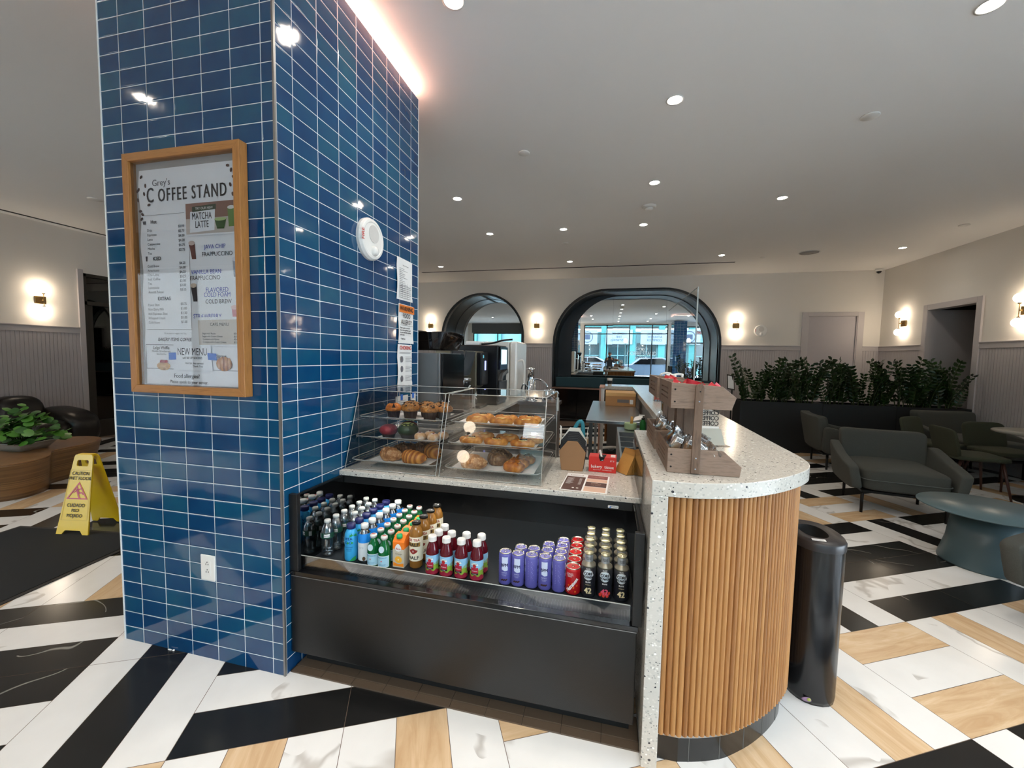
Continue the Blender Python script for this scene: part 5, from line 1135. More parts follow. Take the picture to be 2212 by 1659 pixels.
# low worktop, sink and bits behind the bar
t=thing('work_table','stainless work table behind the bar under a big carton','table',(0,0,0)); m=MB(); m.mat(M['steel']); m.box(-.20,3.92,.83,.345,5.75,.86); m.build('tabletop',None,t,bev=.003)
for x,y in ((-.17,3.96),(-.17,5.68),(.30,3.96),(.30,5.68)):
    m=MB(); m.mat(M['steel']); m.box(x,y,0,x+.035,y+.035,.83); m.build('leg',None,t)
t=thing('ice_bin','stainless bar ice bin with divided wells beside the bar','ice bin',(0,0,0)); m=MB(); m.mat(M['steel']); m.box(.09,2.46,.12,.103,3.88,.815); m.box(.327,2.46,.12,.34,3.88,.815); m.box(.103,3.867,.12,.327,3.88,.815); m.box(.103,2.46,.12,.327,2.472,.815); m.box(.103,2.472,.62,.327,3.867,.63)
m.build('bin',None,t); 
for y in (2.60,2.80,3.0,3.2,3.4): m=MB(); m.mat(M['steel']); m.box(.103,y,.76,.327,y+.018,.812); m.build('well_divider',None,t)
m=MB(); m.mat(M['steel']); m.box(.103,3.6,.805,.327,3.867,.815); m.build('drain_shelf',None,t)
m=MB(); m.mat(pm('aqua_green_glaze','#9fb389',.25)); m.lathe([(.025,0),(.050,.006),(.056,.022),(.052,.030),(.057,.040),(.052,.052),(.054,.060),(.048,.062),(.043,.02),(.001,.012)],28,cap=(True,False)); one(m,'matcha_bowl',None,'pale green ribbed ceramic bowl on the ice bin','bowl',(.205,3.76,.8155))
m=MB(); m.mat(pm('bamboo','#b98a45',.5)); m.cyl((0,0,.02),(0.005,.01,.10),.013,.012,12); m.lathe([(.010,0),(.016,.004),(.018,.03)],14,c=(0,0,.0)); one(m,'matcha_whisk',None,'bamboo whisk standing in the pale green bowl','whisk',(.212,3.765,.833))
t=thing('soap_bottle','green hand soap bottle with pump beside the bowl','pump bottle',(.305,3.70,.8155)); m=MB(); m.mat(liquid('green_soap','#2f7a3a',.05,.6)); m.lathe([(.001,0),(.024,0),(.026,.01),(.025,.08),(.014,.10),(.012,.105)],20); m.build('bottle',None,t); m=MB(); m.mat(M['blkplastic']); m.lathe([(.013,.104),(.013,.118),(.005,.12),(.004,.14)],14); m.mat(M['white']); m.box(-.035,-.006,.138,.012,.006,.146); m.build('pump',None,t)
m=MB(); m.mat(M['paper']); m.add([(0,0,0),(.09,.01,.02),(.10,.08,.05),(.02,.07,.03)],[(0,1,2,3)],False); one(m,'folded_towel',None,'white folded towel lying on the steel table','towel',(.24,3.98,.8625),solid=.004)
t=thing('cardboard_carton','long closed cardboard carton with a grey printed strip','carton',(.175,5.42,.8605)); m=MB(); m.mat(pm('carton_tan','#a9794a',.7)); m.box(-.205,-.22,0,.16,.22,.163); m.build('box',None,t,bev=.003); m=MB(); m.mat(pm('carton_tape','#c99c62',.5)); m.box(-.205,-.221,.125,.16,.22,.1645); m.build('tape',None,t); m=MB(); m.mat(pm('carton_grey_label','#6b6562',.6)); m.box(-.06,-.2222,.045,.08,-.2202,.085); m.mat(M['paper']); m.box(.09,-.2222,.03,.13,-.2202,.085); text(m,'SEE FOAM CUPS',.018,frame((.025,-.2226,.065),(1,0,0),(0,0,1)),'CENTER',.9) if False else None; m.build('label_strip',None,t)
m=MB(); m.mat(M['paper']); m.lathe([(.028,0),(.040,.11),(.042,.112),(.001,.112)],20); m.mat(M['blkplastic']); m.lathe([(.0335,.02),(.0375,.075)],20,cap=(False,False)); one(m,'paper_cup',None,'lone white paper cup with black band at the bar end','cup',(.02,6.45,1.0385))
# ================= framed coffee menu on the column
t=thing('framed_menu','tall oak framed coffee menu hanging on the blue column','sign',(-1.823,CY0,1.784))
w,h=.640,1.062; x0,x1,z0,z1=-w/2,w/2,-h/2,h/2; b=.034; d=.042
m=MB()
for mm_,P in (('oakh',[(x0,z0),(x1,z0),(x1-b,z0+b),(x0+b,z0+b)]),('oak',[(x1,z0),(x1,z1),(x1-b,z1-b),(x1-b,z0+b)]),('oakh',[(x1,z1),(x0,z1),(x0+b,z1-b),(x1-b,z1-b)]),('oak',[(x0,z1),(x0,z0),(x0+b,z0+b),(x0+b,z1-b)])): m.mat(M[mm_]); m.prism(P,-d,-.002,1)
m.build('wooden_frame',None,t,bev=.0015)
m=MB(); m.mat(pm('poster_backing','#a8a5a3',.8)); m.box(x0+b,-.008,z0+b,x1-b,-.003,z1-b); m.build('backing',None,t)
W_=w-2*b; X0=x0+b; Z0=z0+b; HH=h-2*b
PO=pm('poster_paper','#eeeff2',.55,var=.015)
m=MB(); m.mat(PO); m.grid(lambda s,v:(X0+.018+.004*sin(v*26)*(1-s)+(W_-.018)*s if True else 0,-.0105-.001*sin(v*22)*(1-s),Z0+.004+(HH-.035)*v),10,60); pst=pmn=m.build('poster',None,t)
def F(u,v,off=.0125):     # u,v fractions of the inner opening, v from top; returns a frame centred there
    c=Vector((X0+W_*u,-off,Z0+HH*(1-v))); return lambda a,b_:c+Vector((a,0,b_))
INK=pm('menu_ink','#2b2529',.6,var=0); BLU=pm('menu_violet_blue','#4f56b4',.6,var=0); GR=pm('menu_grey_ink','#5d5b62',.6,var=0)
m=MB()
m.mat(GR); text(m,"Grey's",.040,F(.26,.093),'CENTER',1,.0)
m.mat(INK); text(m,'C',.092,F(.145,.147),'CENTER',.66,.018); text(m,'OFFEE STAND',.080,F(.555,.150),'CENTER',.64,.018,sp=1.22)
m.mat(GR); 
def line(u0,u1,v,th=.0012):
    a=F(u0,v)(0,0); bq=F(u1,v)(0,0); m.box(a.x,a.y-.0002,a.z,bq.x,a.y,a.z+th)
def vline(u,v0,v1,th=.0014):
    a=F(u,v1)(0,0); m.box(a.x,a.y-.0002,a.z,a.x+th,a.y,F(u,v0)(0,0).z)
line(.05,.50,.232); vline(.515,.36,.74); line(.06,.52,.745)
m.mat(INK); text(m,'Hot',.022,F(.17,.262),'CENTER',1,.03); text(m,'ICED',.022,F(.19,.425),'CENTER',1,.03); text(m,'EXTRAS',.021,F(.25,.605),'CENTER',1,.03)
m.mat(GR)
for i,(a_,p) in enumerate((('Drip','$2.50'),('Espresso','$2.75'),('Latte','$4.20'),('Cappuccino','$4.20'),('Mocha','$4.75'),('Tea','$2.75'))): text(m,a_,.0155,F(.10,.298+.0205*i),'LEFT',1); text(m,p,.0155,F(.475,.288+.0205*i),'RIGHT',1,.02)
for i,(a_,p) in enumerate((('Cold Brew','$4.25'),('Americano','$4.00'),('Chai Latte','$4.25'),('Iced Coffee','$3.25'),('Tea','$3.00'),('Lemonade','$3.00'),('Arnold Palmer','$3.00'))): text(m,a_,.0155,F(.09,.458+.0195*i),'LEFT',1); text(m,p,.0155,F(.475,.449+.0195*i),'RIGHT',1,.02)
for i,(a_,p) in enumerate((('Flavor Shot','$0.75'),('Non Dairy Milk','$1.00'),('Add Espresso Shot','$1.50'),('Whipped Cream','$1.00'),('Cold Foam','$1.00'))): text(m,a_,.0155,F(.08,.633+.0200*i),'LEFT',.95); text(m,p,.0155,F(.475,.630+.0200*i),'RIGHT',1,.02)
text(m,'Prices listed on regular size 12oz',.0095,F(.35,.762),'CENTER',1)
m.mat(INK); text(m,'BAKERY ITEMS COFFEE',.020,F(.17,.790),'LEFT',.95,.03,shear=.2)
m.mat(BLU)
text(m,'JAVA CHIP',.026,F(.76,.385),'CENTER',.95); text(m,'VANILLA BEAN',.026,F(.67,.492),'CENTER',.95,.004); text(m,'FLAVORED\nCOLD FOAM',.028,F(.77,.582),'CENTER',.9,.004,ls=.75); text(m,'STRAWBERRY',.027,F(.67,.686),'CENTER',.92,.004)
m.mat(INK); text(m,'FRAPPUCCINO',.026,F(.78,.417),'CENTER',.95); text(m,'FRAPPUCCINO',.026,F(.66,.518),'CENTER',.95); text(m,'COLD BREW',.026,F(.78,.622),'CENTER',.95)
text(m,'Croissant',.021,F(.77,.862),'CENTER',1,.02); text(m,'Leige Waffle',.019,F(.20,.828),'CENTER',1,.02); m.mat(GR); text(m,'Nutella, Strawberries,\nBlueberries',.0125,F(.20,.850),'CENTER',1); m.mat(INK); text(m,'Food allergies?',.026,F(.45,.955),'CENTER',.95,.015); text(m,'Please speak to your server.',.020,F(.47,.982),'CENTER',.95,.01)
m.mat(pm('bean_brown','#4a2a22',.5)); random.seed(3)
for u,v in [(.06,.06),(.10,.10),(.03,.115),(.085,.135),(.02,.16),(.13,.185),(.04,.21),(.06,.225),(.02,.12),(.05,.245),(.90,.05),(.93,.07),(.95,.10),(.97,.085),(.92,.13),(.96,.15),(.94,.17),(.975,.03)]:
    f=F(u,v); a0=random.uniform(0,3); m.add([f(.0095*cos(q)*cos(a0)-.006*sin(q)*sin(a0),.0095*cos(q)*sin(a0)+.006*sin(q)*cos(a0)) for q in [2*pi*k/12 for k in range(12)]],[tuple(range(12))],False)
m.mat(GR)
for v0,v1,u0,u1 in ((.815,.925,.04,.36),(.815,.925,.66,1.0)):
    line(u0,u1,v0,.002); line(u0,u1,v1,.002); vline(u0,v0,v1,.002)
    if u1<.9: vline(u1,v0,v1,.002)
# small cup icons
f=F(.075,.262); m.add([f(-.010,.006),f(.010,.006),f(.006,-.008),f(-.006,-.008)],[(0,3,2,1)],False); f=F(.085,.425); m.add([f(-.006,.012),f(.006,.012),f(.004,-.010),f(-.004,-.010)],[(0,3,2,1)],False)
# drinks
def cupicon(u,v,hh,c1,c2,tilt=0):
    f=F(u,v); m.mat(c1); m.add([f(-.016+tilt*hh,hh/2),f(.016+tilt*hh,hh/2),f(.011,-hh/2),f(-.011,-hh/2)],[(0,3,2,1)],False); f=F(u,v,.0130); m.mat(c2); m.add([f(tilt*hh+.018*cos(q),hh/2+.010*sin(q)) for q in [2*pi*k/12 for k in range(12)]],[tuple(range(12))],False)
cupicon(.56,.40,.070,pm('mocha_drink','#6e4238',.5),pm('cream_top','#cdbab2',.5),-.15); cupicon(.95,.48,.075,pm('vanilla_drink','#a7aab6',.5),pm('cream_top2','#e2e2ea',.5)); cupicon(.56,.585,.070,pm('cold_brew','#2e2628',.5),pm('foam','#cbb9a6',.5),-.12); cupicon(.93,.668,.040,pm('strawberry_drink','#d98a92',.5),pm('pink_foam','#e9c4c4',.5))
m.build('printed_menu',None,pst)
# food photos on the menu
m=MB(); m.mat(P_CRO); f=F(.82,.895,.0135); m.sphere(f(0,0),(.044,.003,.032),18,8); m.mat(pastry_mat('printed_croissant_light',('#b9744a','#d39a6c','#e7bd90'),60,.1)); 
for k in range(4): m.sphere(f(-.026+k*.018,-.002+.006*(k%2)),(.008,.0045,.024),10,6)
f=F(.22,.905,.0135); m.mat(pastry_mat('printed_waffle',('#8a5a3a','#c99a62','#dcb882'),80,.2)); m.sphere(f(0,-.006),(.040,.003,.020),16,8); m.mat(pm('printed_berries','#a01f2b',.5)); 
for k in range(4): m.sphere(f(-.012+.010*k,.014),(.009,.003,.008),10,6)
m.build('food_pictures',None,pst)
# matcha flyer
t2=MB(); a=F(.49,.195,.0150); bq=lambda u,v,off=.0150:F(u,v,off)(0,0)
t2.mat(PO); t2.add([bq(.485,.190),bq(.485,.335),bq(1.0,.335),bq(1.0,.190)],[(0,1,2,3)],False); t2.mat(pm('flyer_brown','#8f6a5c',.6)); t2.add([bq(.50,.196,.0155),bq(.50,.262,.0155),bq(1.0,.262,.0155),bq(1.0,.196,.0155)],[(0,1,2,3)],False); t2.mat(pm('flyer_table','#c8bdb6',.6)); t2.add([bq(.50,.262,.0155),bq(.50,.328,.0155),bq(1.0,.328,.0155),bq(1.0,.262,.0155)],[(0,1,2,3)],False)
t2.mat(PO); t2.add([bq(.545,.232,.0160),bq(.535,.322,.0160),bq(.77,.316,.0160),bq(.78,.226,.0160)],[(0,1,2,3)],False)
t2.mat(pm('matcha_dark','#33442b',.5)); t2.add([bq(.565,.212,.0165),bq(.565,.234,.0165),bq(.79,.228,.0165),bq(.79,.206,.0165)],[(0,1,2,3)],False); t2.mat(M['paper']); text(t2,'TRY OUR NEW',.014,F(.68,.221,.0172),'CENTER',1,.02); t2.mat(INK); text(t2,'MATCHA\nLATTE',.042,F(.655,.272,.0170),'CENTER',.62,.006,ls=.85)
t2.mat(pm('matcha_cup','#3d5a2e',.4)); f=F(.83,.290,.0172); t2.add([f(-.032,.020),f(.032,.020),f(.018,-.022),f(-.018,-.022)],[(0,3,2,1)],False); t2.mat(pm('matcha_foam','#b9cf8c',.5)); f=F(.83,.272,.0178); t2.add([f(.032*cos(q),.007*sin(q)) for q in [2*pi*k/16 for k in range(16)]],[tuple(range(16))],False)
t2.mat(pm('matcha_glass','#6d8f4c',.4)); f=F(.93,.265,.0170); t2.add([f(-.019,.040),f(.019,.040),f(.014,-.040),f(-.014,-.040)],[(0,3,2,1)],False); t2.mat(M['paper']); f=F(.93,.226,.0176); t2.add([f(.019*cos(q),.008*sin(q)) for q in [2*pi*k/12 for k in range(12)]],[tuple(range(12))],False)
t2.build('matcha_flyer',None,pmn)
t3=MB(); t3.mat(PO); t3.add([bq(.555,.690),bq(.565,.820),bq(1.0,.815),bq(1.0,.688)],[(0,1,2,3)],False); t3.mat(pm('cafe_card_cream','#c9bfb4',.6)); t3.add([bq(.585,.703,.0155),bq(.59,.812,.0155),bq(.985,.808,.0155),bq(.98,.700,.0155)],[(0,1,2,3)],False); t3.mat(INK); text(t3,'CAFE MENU',.019,F(.79,.722,.0160),'CENTER',1)
for i,(a_,p) in enumerate((('Bagel with Butter','$2.49'),('Bagel with Cream Cheese','$3.99'),('Croissant with Butter','$2.49'),('Croissant with Cream Cheese','$3.99'))): text(t3,a_,.0105,F(.625,.762+.0125*i,.0160),'LEFT',1,.035); text(t3,p,.0105,F(.965,.762+.0125*i,.0160),'RIGHT',1,.035)
t3.build('cafe_menu_card',None,pmn)
t4=MB(); t4.mat(PO); t4.add([bq(.335,.812,.0165),bq(.33,.928,.0165),bq(.715,.928,.0165),bq(.70,.818,.0165)],[(0,1,2,3)],False); t4.mat(M['ink']); text(t4,'NEW MENU',.046,F(.52,.845,.0170),'CENTER',.68,.0); text(t4,'will BE UP SOON!!',.014,F(.52,.872,.0170),'CENTER',1,.03); text(t4,'Ask for the current\n          Thank You',.013,F(.54,.902,.0170),'CENTER',1,.01)
t4.mat(M['navytape']); t4.add([bq(.285,.85,.0175),bq(.285,.882,.0175),bq(.36,.88,.0175),bq(.36,.848,.0175)],[(0,1,2,3)],False); t4.add([bq(.67,.848,.0175),bq(.675,.878,.0175),bq(.76,.880,.0175),bq(.755,.850,.0175)],[(0,1,2,3)],False); t4.build('new_menu_note',None,pmn)
m=MB(); m.mat(glassy('poster_glazing',(.97,.98,1,1),.9,.004,.035)); m.add([(x0+b,-.030,z0+b),(x1-b,-.030,z0+b),(x1-b,-.030,z1-b),(x0+b,-.030,z1-b)],[(0,1,2,3)],False); m.build('glazing',None,t)
# three notices on the right face of the column (local x runs away from the camera)
def notice(lab,y0,y1,z0,z1,draw,rip=0):
    w,h=y1-y0,z1-z0; t=thing('paper_notice',lab,'notice',(CX1+.001,(y0+y1)/2,(z0+z1)/2),pi/2,'paper notices on the column')
    m=MB(); m.mat(M['paper']); m.grid(lambda s,v:(-w/2+w*s+.008*rip*sin(v*3)*(1-s),-.003-.006*(1-s)*abs(sin(v*4+rip))-.004*s*(v<.1),-h/2+h*v),8,16); m.build('sheet',None,t)
    m=MB(); draw(m,w,h); m.build('print',None,t); return t
def fl(x,z,off=.0115): return lambda u,v:Vector((x+u,-off,z+v))
def bars(m,w,h,top,n,dz,ws,x=0):
    m.mat(M['greyink'])
    for k in range(n): m.box(x-w*.38,-.0112,top-k*dz,x-w*.38+w*ws[k%len(ws)],-.0108,top-k*dz+.0022)
def d1(m,w,h):
    m.mat(M['ink']); text(m,'Inspection Report',.012,fl(0,h/2-.045),'CENTER',.9,.01); bars(m,w,h,h/2-.07,14,.0115,(.3,.5,.2,.35)); bars(m,w,h,-.045,7,.013,(.7,.74,.66))
    m.mat(M['greyink'])
    for k in range(5): m.box(-w*.38+k*w*.17,-.0112,-h/2+.015,-w*.38+k*w*.17+.001,-.0108,-.02)
notice('plain white form, topmost of the three notices on the column',2.425,2.638,1.812,2.085,d1)
def d2(m,w,h):
    m.mat(pm('warning_orange','#e07a2c',.5)); m.box(-w/2+.01,-.0112,h/2-.055,w/2,-.0100,h/2-.004); m.mat(M['ink']); text(m,'WARNING',.040,fl(.0,h/2-.030,.012),'CENTER',.95,.03); text(m,'FOOD\nALLERGY',.044,fl(0,h/2-.098),'CENTER',.82,.012,ls=.95)
    m.mat(M['ink']); m.box(-w*.4,-.0112,.012-.022,w*.4,-.0108,.014-.022); text(m,'Please speak to our staff\nabout the ingredients used\nin your meal before placing\nyour order',.0140,fl(-w*.42,-.050),'LEFT',.95,.02,ls=1.1); text(m,'- Thank you',.0140,fl(-w*.40,-.100),'LEFT',.95,.02)
notice('orange headed food allergy warning, middle notice on the column',2.440,2.655,1.524,1.785,d2,.6)
def d3(m,w,h):
    m.mat(pm('choking_red','#c4382f',.5)); text(m,'CHOKING',.036,fl(0,h/2-.024),'CENTER',.95,.03); bars(m,w,h,h/2-.055,2,.006,(.76,.7))
    m.mat(M['greyink'])
    for k in range(3):
        m.sphere(Vector((-w*.24,-.0105,h/2-.10-k*.065)),(.018,.0008,.022),10,6); bars(m,w*.5,h,h/2-.085-k*.065,5,.008,(.75,.9,.6),w*.18)
notice('choking first aid sheet with red heading, lowest notice on the column',2.430,2.636,1.236,1.517,d3,.3)
m=MB(); m.mat(pm('white_caulk','#e9e9e6',.6)); m.sphere((0,0,0),(.014,.004,.003),8,5); m.sphere((.022,.0,.001),(.006,.005,.004),8,5); one(m,'crumpled_scrap',None,'tiny white scrap on the floor against the column base','litter',(-2.02,1.445,.003))
# ================= machine counter left of the staff aisle
t=thing('machine_counter','long back counter carrying the coffee machines behind the column','counter',(0,0,0))
m=MB(); m.mat(M['terrazzo']); m.box(-2.15,2.78,.87,-1.10,6.75,.90); m.build('countertop',None,t,bev=.002)
m=MB(); m.mat(pm('dark_cabinet2','#1c1d1f',.5)); m.box(-2.1,2.80,.05,-1.14,6.70,.868); m.build('cabinet',None,t)
e=slatwall([(-1.15,6.72),(-2.12,6.72)],.06,.866); e.build('slat_cladding',None,t)
ZM=.9005
t=thing('espresso_machine','tall grey superautomatic coffee machine with black bean hopper','coffee machine',(-1.5,3.02,ZM))
gm=pm('satin_grey_panel','#6f7274',.4,.2)
m=MB(); m.mat(gm); m.box(-.42,-.22,0,.27,.26,.565); m.mat(M['alu']); m.box(.27,-.225,0,.285,-.205,.565); m.build('body',None,t,bev=.004)
m=MB(); m.mat(M['blkgloss']); m.box(.285,-.20,.0,.30,.25,.56); m.build('front_panel',None,t)
m=MB(); m.mat(liquid('smoked_hopper','#17120f',.05,.85)); P=rrect(-.16,-.17,.30,.17,.05,5); Q=rrect(-.20,-.19,.34,.19,.06,5); m.ring([[(a-.02,b,.585) for a,b in P],[(a,b,.60) for a,b in P],[(a,b,.72) for a,b in Q],[(a,b,.725) for a,b in Q]]); m.build('bean_hopper',None,t); m=MB(); m.mat(M['blkplastic']); m.box(-.22,-.20,.715,.10,.20,.735); m.mat(pm('hopper_red','#c02a26',.4)); m.box(-.24,-.205,.70,-.12,-.17,.735); m.mat(gm); m.box(-.25,-.20,.566,.0,-.16,.70); m.build('hopper_lid',None,t,bev=.003)
def spout(t,x,y,z):
    m=MB(); m.mat(M['chrome']); m.tube(spline([(x,y,z),(x+.05,y,z+.01),(x+.07,y,z-.03),(x+.072,y,z-.09)],5),.007,8); m.build('spout',None,t)
g='tablet faced brewers'
br=thing('coffee_brewer','b','coffee machine'); m=MB(); m.mat(M['blkplastic']); m.box(-.40,-.15,.0,.06,.15,.06); m.box(-.40,-.15,.06,-.04,.15,.52); m.box(-.40,-.15,.40,.04,.15,.56); m.build('body',None,br,bev=.006)
m=MB(); m.mat(pm('tilted_grey_screen','#3b4044',.25)); m.bx((.085,0,.475),(.012,.27,.24),Matrix.Rotation(R(14),3,'Y')); m.mat(M['alu']); m.bx((.078,0,.475),(.010,.285,.255),Matrix.Rotation(R(14),3,'Y')); m.build('control_screen',None,br)
m=MB(); m.mat(M['steel']); m.lathe([(.065,.30),(.068,.33),(.060,.335)],20,c=(.045,.02,0)); m.mat(M['blkplastic']); m.lathe([(.055,.06),(.060,.10),(.055,.28),(.062,.30)],20,c=(.045,.02,0)); m.mat(M['white']); m.tube([(.10,.02,.24),(.108,.01,.255),(.108,-.01,.255),(.10,-.02,.24)],.006,6); m.build('server',None,br); spout(br,.0,-.08,.36)
br.location=(-1.44,3.46,ZM); tag(br,'black coffee brewer with tilted screen next to the grey machine',None,g)
dup(br,(-1.44,3.80,ZM),0,'black coffee brewer with tilted screen, farther of the pair',g)
t=thing('water_boiler','beige metal hot water dispenser between brewers and ice machine','dispenser',(-1.42,4.15,ZM)); m=MB(); m.mat(pm('champagne_metal','#77705f',.35,.5)); m.box(-.38,-.13,.22,.08,.13,.60); m.box(-.38,-.13,0,-.18,.13,.22); m.mat(M['blkplastic']); m.box(.08,-.12,.24,.135,.12,.59); m.box(-.38,-.13,0,.13,.13,.03); hz=m.build('body',None,t,bev=.012); m=MB(); m.mat(em('display_blue',(.35,.4,1,1),1.2)); m.box(.1352,-.02,.40,.1368,.03,.50); m.mat(M['chrome']); m.box(.1352,-.08,.53,.1368,-.05,.56); m.build('display',None,hz)
m=MB(); m.mat(M['chrome']); m.cyl((.03,0,.03),(.03,0,.21),.02); m.build('stand_column',None,t)
t=thing('coffee_grinder_tower','tall black brewing tower with bright touch screen','coffee machine',(-1.45,4.58,ZM)); m=MB(); m.mat(M['blkplastic']); m.box(-.45,-.20,0,.24,.20,.675); m.build('body',None,t,bev=.012); m=MB(); m.mat(M['blkgloss']); m.box(.241,-.17,.40,.262,.17,.66); m.mat(em('touch_screen',(.55,.85,.95,1),1.0)); m.box(.2625,-.13,.46,.265,.11,.63); m.build('touch_screen',None,t)
m=MB(); m.mat(M['alu']); m.prism([(-.17,.28),(-.10,.36),(.15,.40),(.17,.36),(-.08,.32),(-.11,.27)],.2415,.275,0); m.build('front_handle',None,t); m=MB(); m.mat(pm('grey_lower_door','#3c3d40',.35)); m.box(.241,-.17,.03,.258,.17,.27); m.build('lower_door',None,t,bev=.01)
m=MB(); m.mat(M['paper']); m.box(0,0,0,.16,.22,.045); one(m,'towel_stack',None,'folded white towels lying on top of the black tower','towel',(-1.62,4.45,ZM+.676),bev=.012)
m=MB(); m.mat(M['blkplastic']); m.tube(spline([(0,0,.008),(.12,.01,.02),(.25,.02,.055),(.36,.03,.065)],5),.014,8,flat=(1.4,.8)); one(m,'black_tray_handle',None,'long black handled pan lying over the tower top','pan',(-1.44,4.5,ZM+.68))
t=thing('soft_serve_machine','white freezer drinks machine with long curved front handle','drinks machine',(-1.55,5.72,ZM)); wp=pm('glossy_white_enamel','#dcdcd6',.18); m=MB(); m.mat(wp); m.box(-.40,-.33,0,.22,.33,.755); m.build('body',None,t,bev=.015); m=MB(); m.mat(pm('white_front','#e7e5df',.2)); m.box(.226,-.335,.02,.33,.335,.76); hz=m.build('door',None,t,bev=.03,seg=4)
m=MB(); m.mat(M['white']); m.tube(spline([(.31,-.25,.48),(.39,-.25,.50),(.415,-.25,.42),(.415,-.25,.18),(.39,-.25,.08),(.32,-.25,.09)],6),.016,10); m.build('handle',None,hz); m=MB(); m.mat(gm); m.grid(lambda s,v:(-.38+.55*v,-.3335,.02+.40*v*0+.38*s*(1-v*v)),8,12); m.build('grey_side_patch',None,t)  # flat grey patch with a curved upper edge on the white side
t=thing('tap_tower','polished steel tap tower with lever faucets','tap',(-.95,5.0,ZM)); m=MB(); m.mat(M['chrome']); m.lathe([(.09,0),(.09,.01),(.062,.02),(.062,.24),(.05,.26),(.045,.27),(.045,.39),(.055,.392),(.055,.405),(.001,.425)],24); m.build('column',None,t)
m=MB(); m.mat(M['chrome']); m.tube(spline([(.0,0,.24),(.06,-.01,.275),(.14,-.02,.265),(.21,-.03,.21),(.215,-.03,.16)],5),.012,8); m.tube(spline([(-.02,-.05,.18),(-.075,-.06,.21),(-.10,-.06,.16),(-.10,-.06,.05)],5),.011,8); m.build('faucet',None,t); m=MB(); m.mat(M['blkplastic']); m.cyl((-.05,-.065,.10),(-.05,-.075,.21),.010); m.build('lever',None,t)
for x in (-.75,-.70):
    m=MB(); m.mat(M['chrome']); m.lathe([(.001,0),(.045,0),(.05,.01),(.05,.12),(.042,.14),(.046,.145)],20,cap=(True,False)); m.tube(spline([(.05,0,.12),(.085,0,.11),(.085,0,.05),(.05,0,.03)],4),.006,6); one(m,'steaming_pitcher',None,'polished steel milk pitcher %s the tap tower'%('just right of' if x<-.72 else 'second right of'),'pitcher',(x,5.0+(.13 if x>-.72 else 0),ZM),group='milk pitchers')
t=thing('rinse_station','small steel rinse stand holding taps and pitchers','stand',(-.78,5.03,0)); m=MB(); m.mat(M['steel']); m.box(-.31,-.12,.86,.20,.22,.90); m.build('top',None,t); m=MB(); m.mat(M['alu']); m.box(-.29,-.10,0,.18,.20,.86); m.build('cabinet',None,t)
# ================= dark cabinets and teal banquette under the big mirror
t=thing('low_cabinet','long black low cabinet with pinkish top edge under the mirror','cabinet',(0,0,0)); m=MB(); m.mat(M['blkgloss']); 
for i in range(6): x=-1.27+i*.58; m.box(x,9.30,.06,x+.574,9.60,.745)
m.build('doors',None,t,bev=.002); m=MB(); m.mat(pm('rose_copper_edge','#8d6b5f',.35,.3)); m.box(-1.275,9.285,.748,2.25,9.625,.765); m.build('top',None,t)
t=thing('banquette_back','dark teal upholstered ledge below the big mirror','bench',(0,0,0)); m=MB(); m.mat(M['teal']); 
for i in range(3): x=-1.22+i*1.15; m.box(x,9.645,.766,x+1.145,9.90,1.0)
m.build('cushion',None,t,bev=.012)
# ================= planters with zz plants
PB=pm('black_planter','#191b1d',.6,bump=.15,bs=200)
pl=None
for i,(x0,x1,nm) in enumerate(((2.12,3.30,'left'),(3.305,4.28,'middle'),(4.285,5.20,'right'))):
    t=thing('planter_box','long black planter box, %s one of the row by the wall'%nm,'planter',(x0,7.33,0),0,'black planter boxes'); w=x1-x0
    m=MB(); m.mat(PB); plate(m,[(0,0),(w,0),(w,.42),(0,.42)],[[(.02,.02),(w-.02,.02),(w-.02,.40),(.02,.40)]],.80,lambda x,y,h:(x,y,h)); m.box(.02,.02,0,w-.02,.40,.02); m.build('box',None,t)
    m=MB(); m.mat(pm('potting_soil','#1b140f',.95,bump=.8,bs=60)); m.box(.021,.021,.02,w-.021,.399,.74); m.build('soil',None,t)
LF=pm('zz_leaf_green','#1c3314',.28,var=.35,scale=9); LF2=pm('zz_leaf_light','#26431b',.3,var=.3,scale=9); STM=pm('zz_stem','#3a4a22',.5)
def zz(seed,ns=7):
    random.seed(seed); t=thing('zz_plant','z','plant'); lv=MB(); st=MB(); st.mat(STM)
    for s in range(ns):
        a=random.uniform(0,2*pi); lean=random.uniform(.03,.30); L=random.uniform(.45,.78); P=[]
        bx_,by_=.05*cos(a),.04*sin(a)
        for k in range(13):
            q=k/12; P.append(Vector((bx_+cos(a)*lean*q**1.7*1.1,by_+sin(a)*lean*q**1.7*.8,L*q*(1-.12*lean*q))))
        st.tube(P,[.007*(1-.65*k/12) for k in range(13)],6)
        for k in range(2,13):
            for side in (-1,1):
                for half in (0,):
                    kk=min(k+half,12); i0=int(kk); p=P[i0].lerp(P[min(i0+1,12)],kk-i0); d=(P[min(i0+1,12)]-P[i0-1]).normalized()
                    sd=d.cross(Vector((sin(a+s),cos(a+s),.2))).normalized()*side; dr=(sd+d*.55+Vector((random.uniform(-.2,.2),random.uniform(-.2,.2),0))).normalized(); nn=dr.cross(d).normalized(); wv=nn.cross(dr).normalized()
                    l=random.uniform(.070,.100)*(1-.2*abs(q-.6)); wd=l*.27
                    lv.cur=LF if random.random()<.75 else LF2
                    c=nn*.006; lv.add([p,p+dr*l*.35+wv*wd+c,p+dr*l*.75+wv*wd*.75+c,p+dr*l-nn*.006,p+dr*l*.75-wv*wd*.75+c,p+dr*l*.35-wv*wd+c,p+dr*l*.5-c*.3],[(0,1,6),(1,2,6),(2,3,6),(3,4,6),(4,5,6),(5,0,6)],True)
    lv.build('foliage',None,t); st.build('stem',None,t); return t
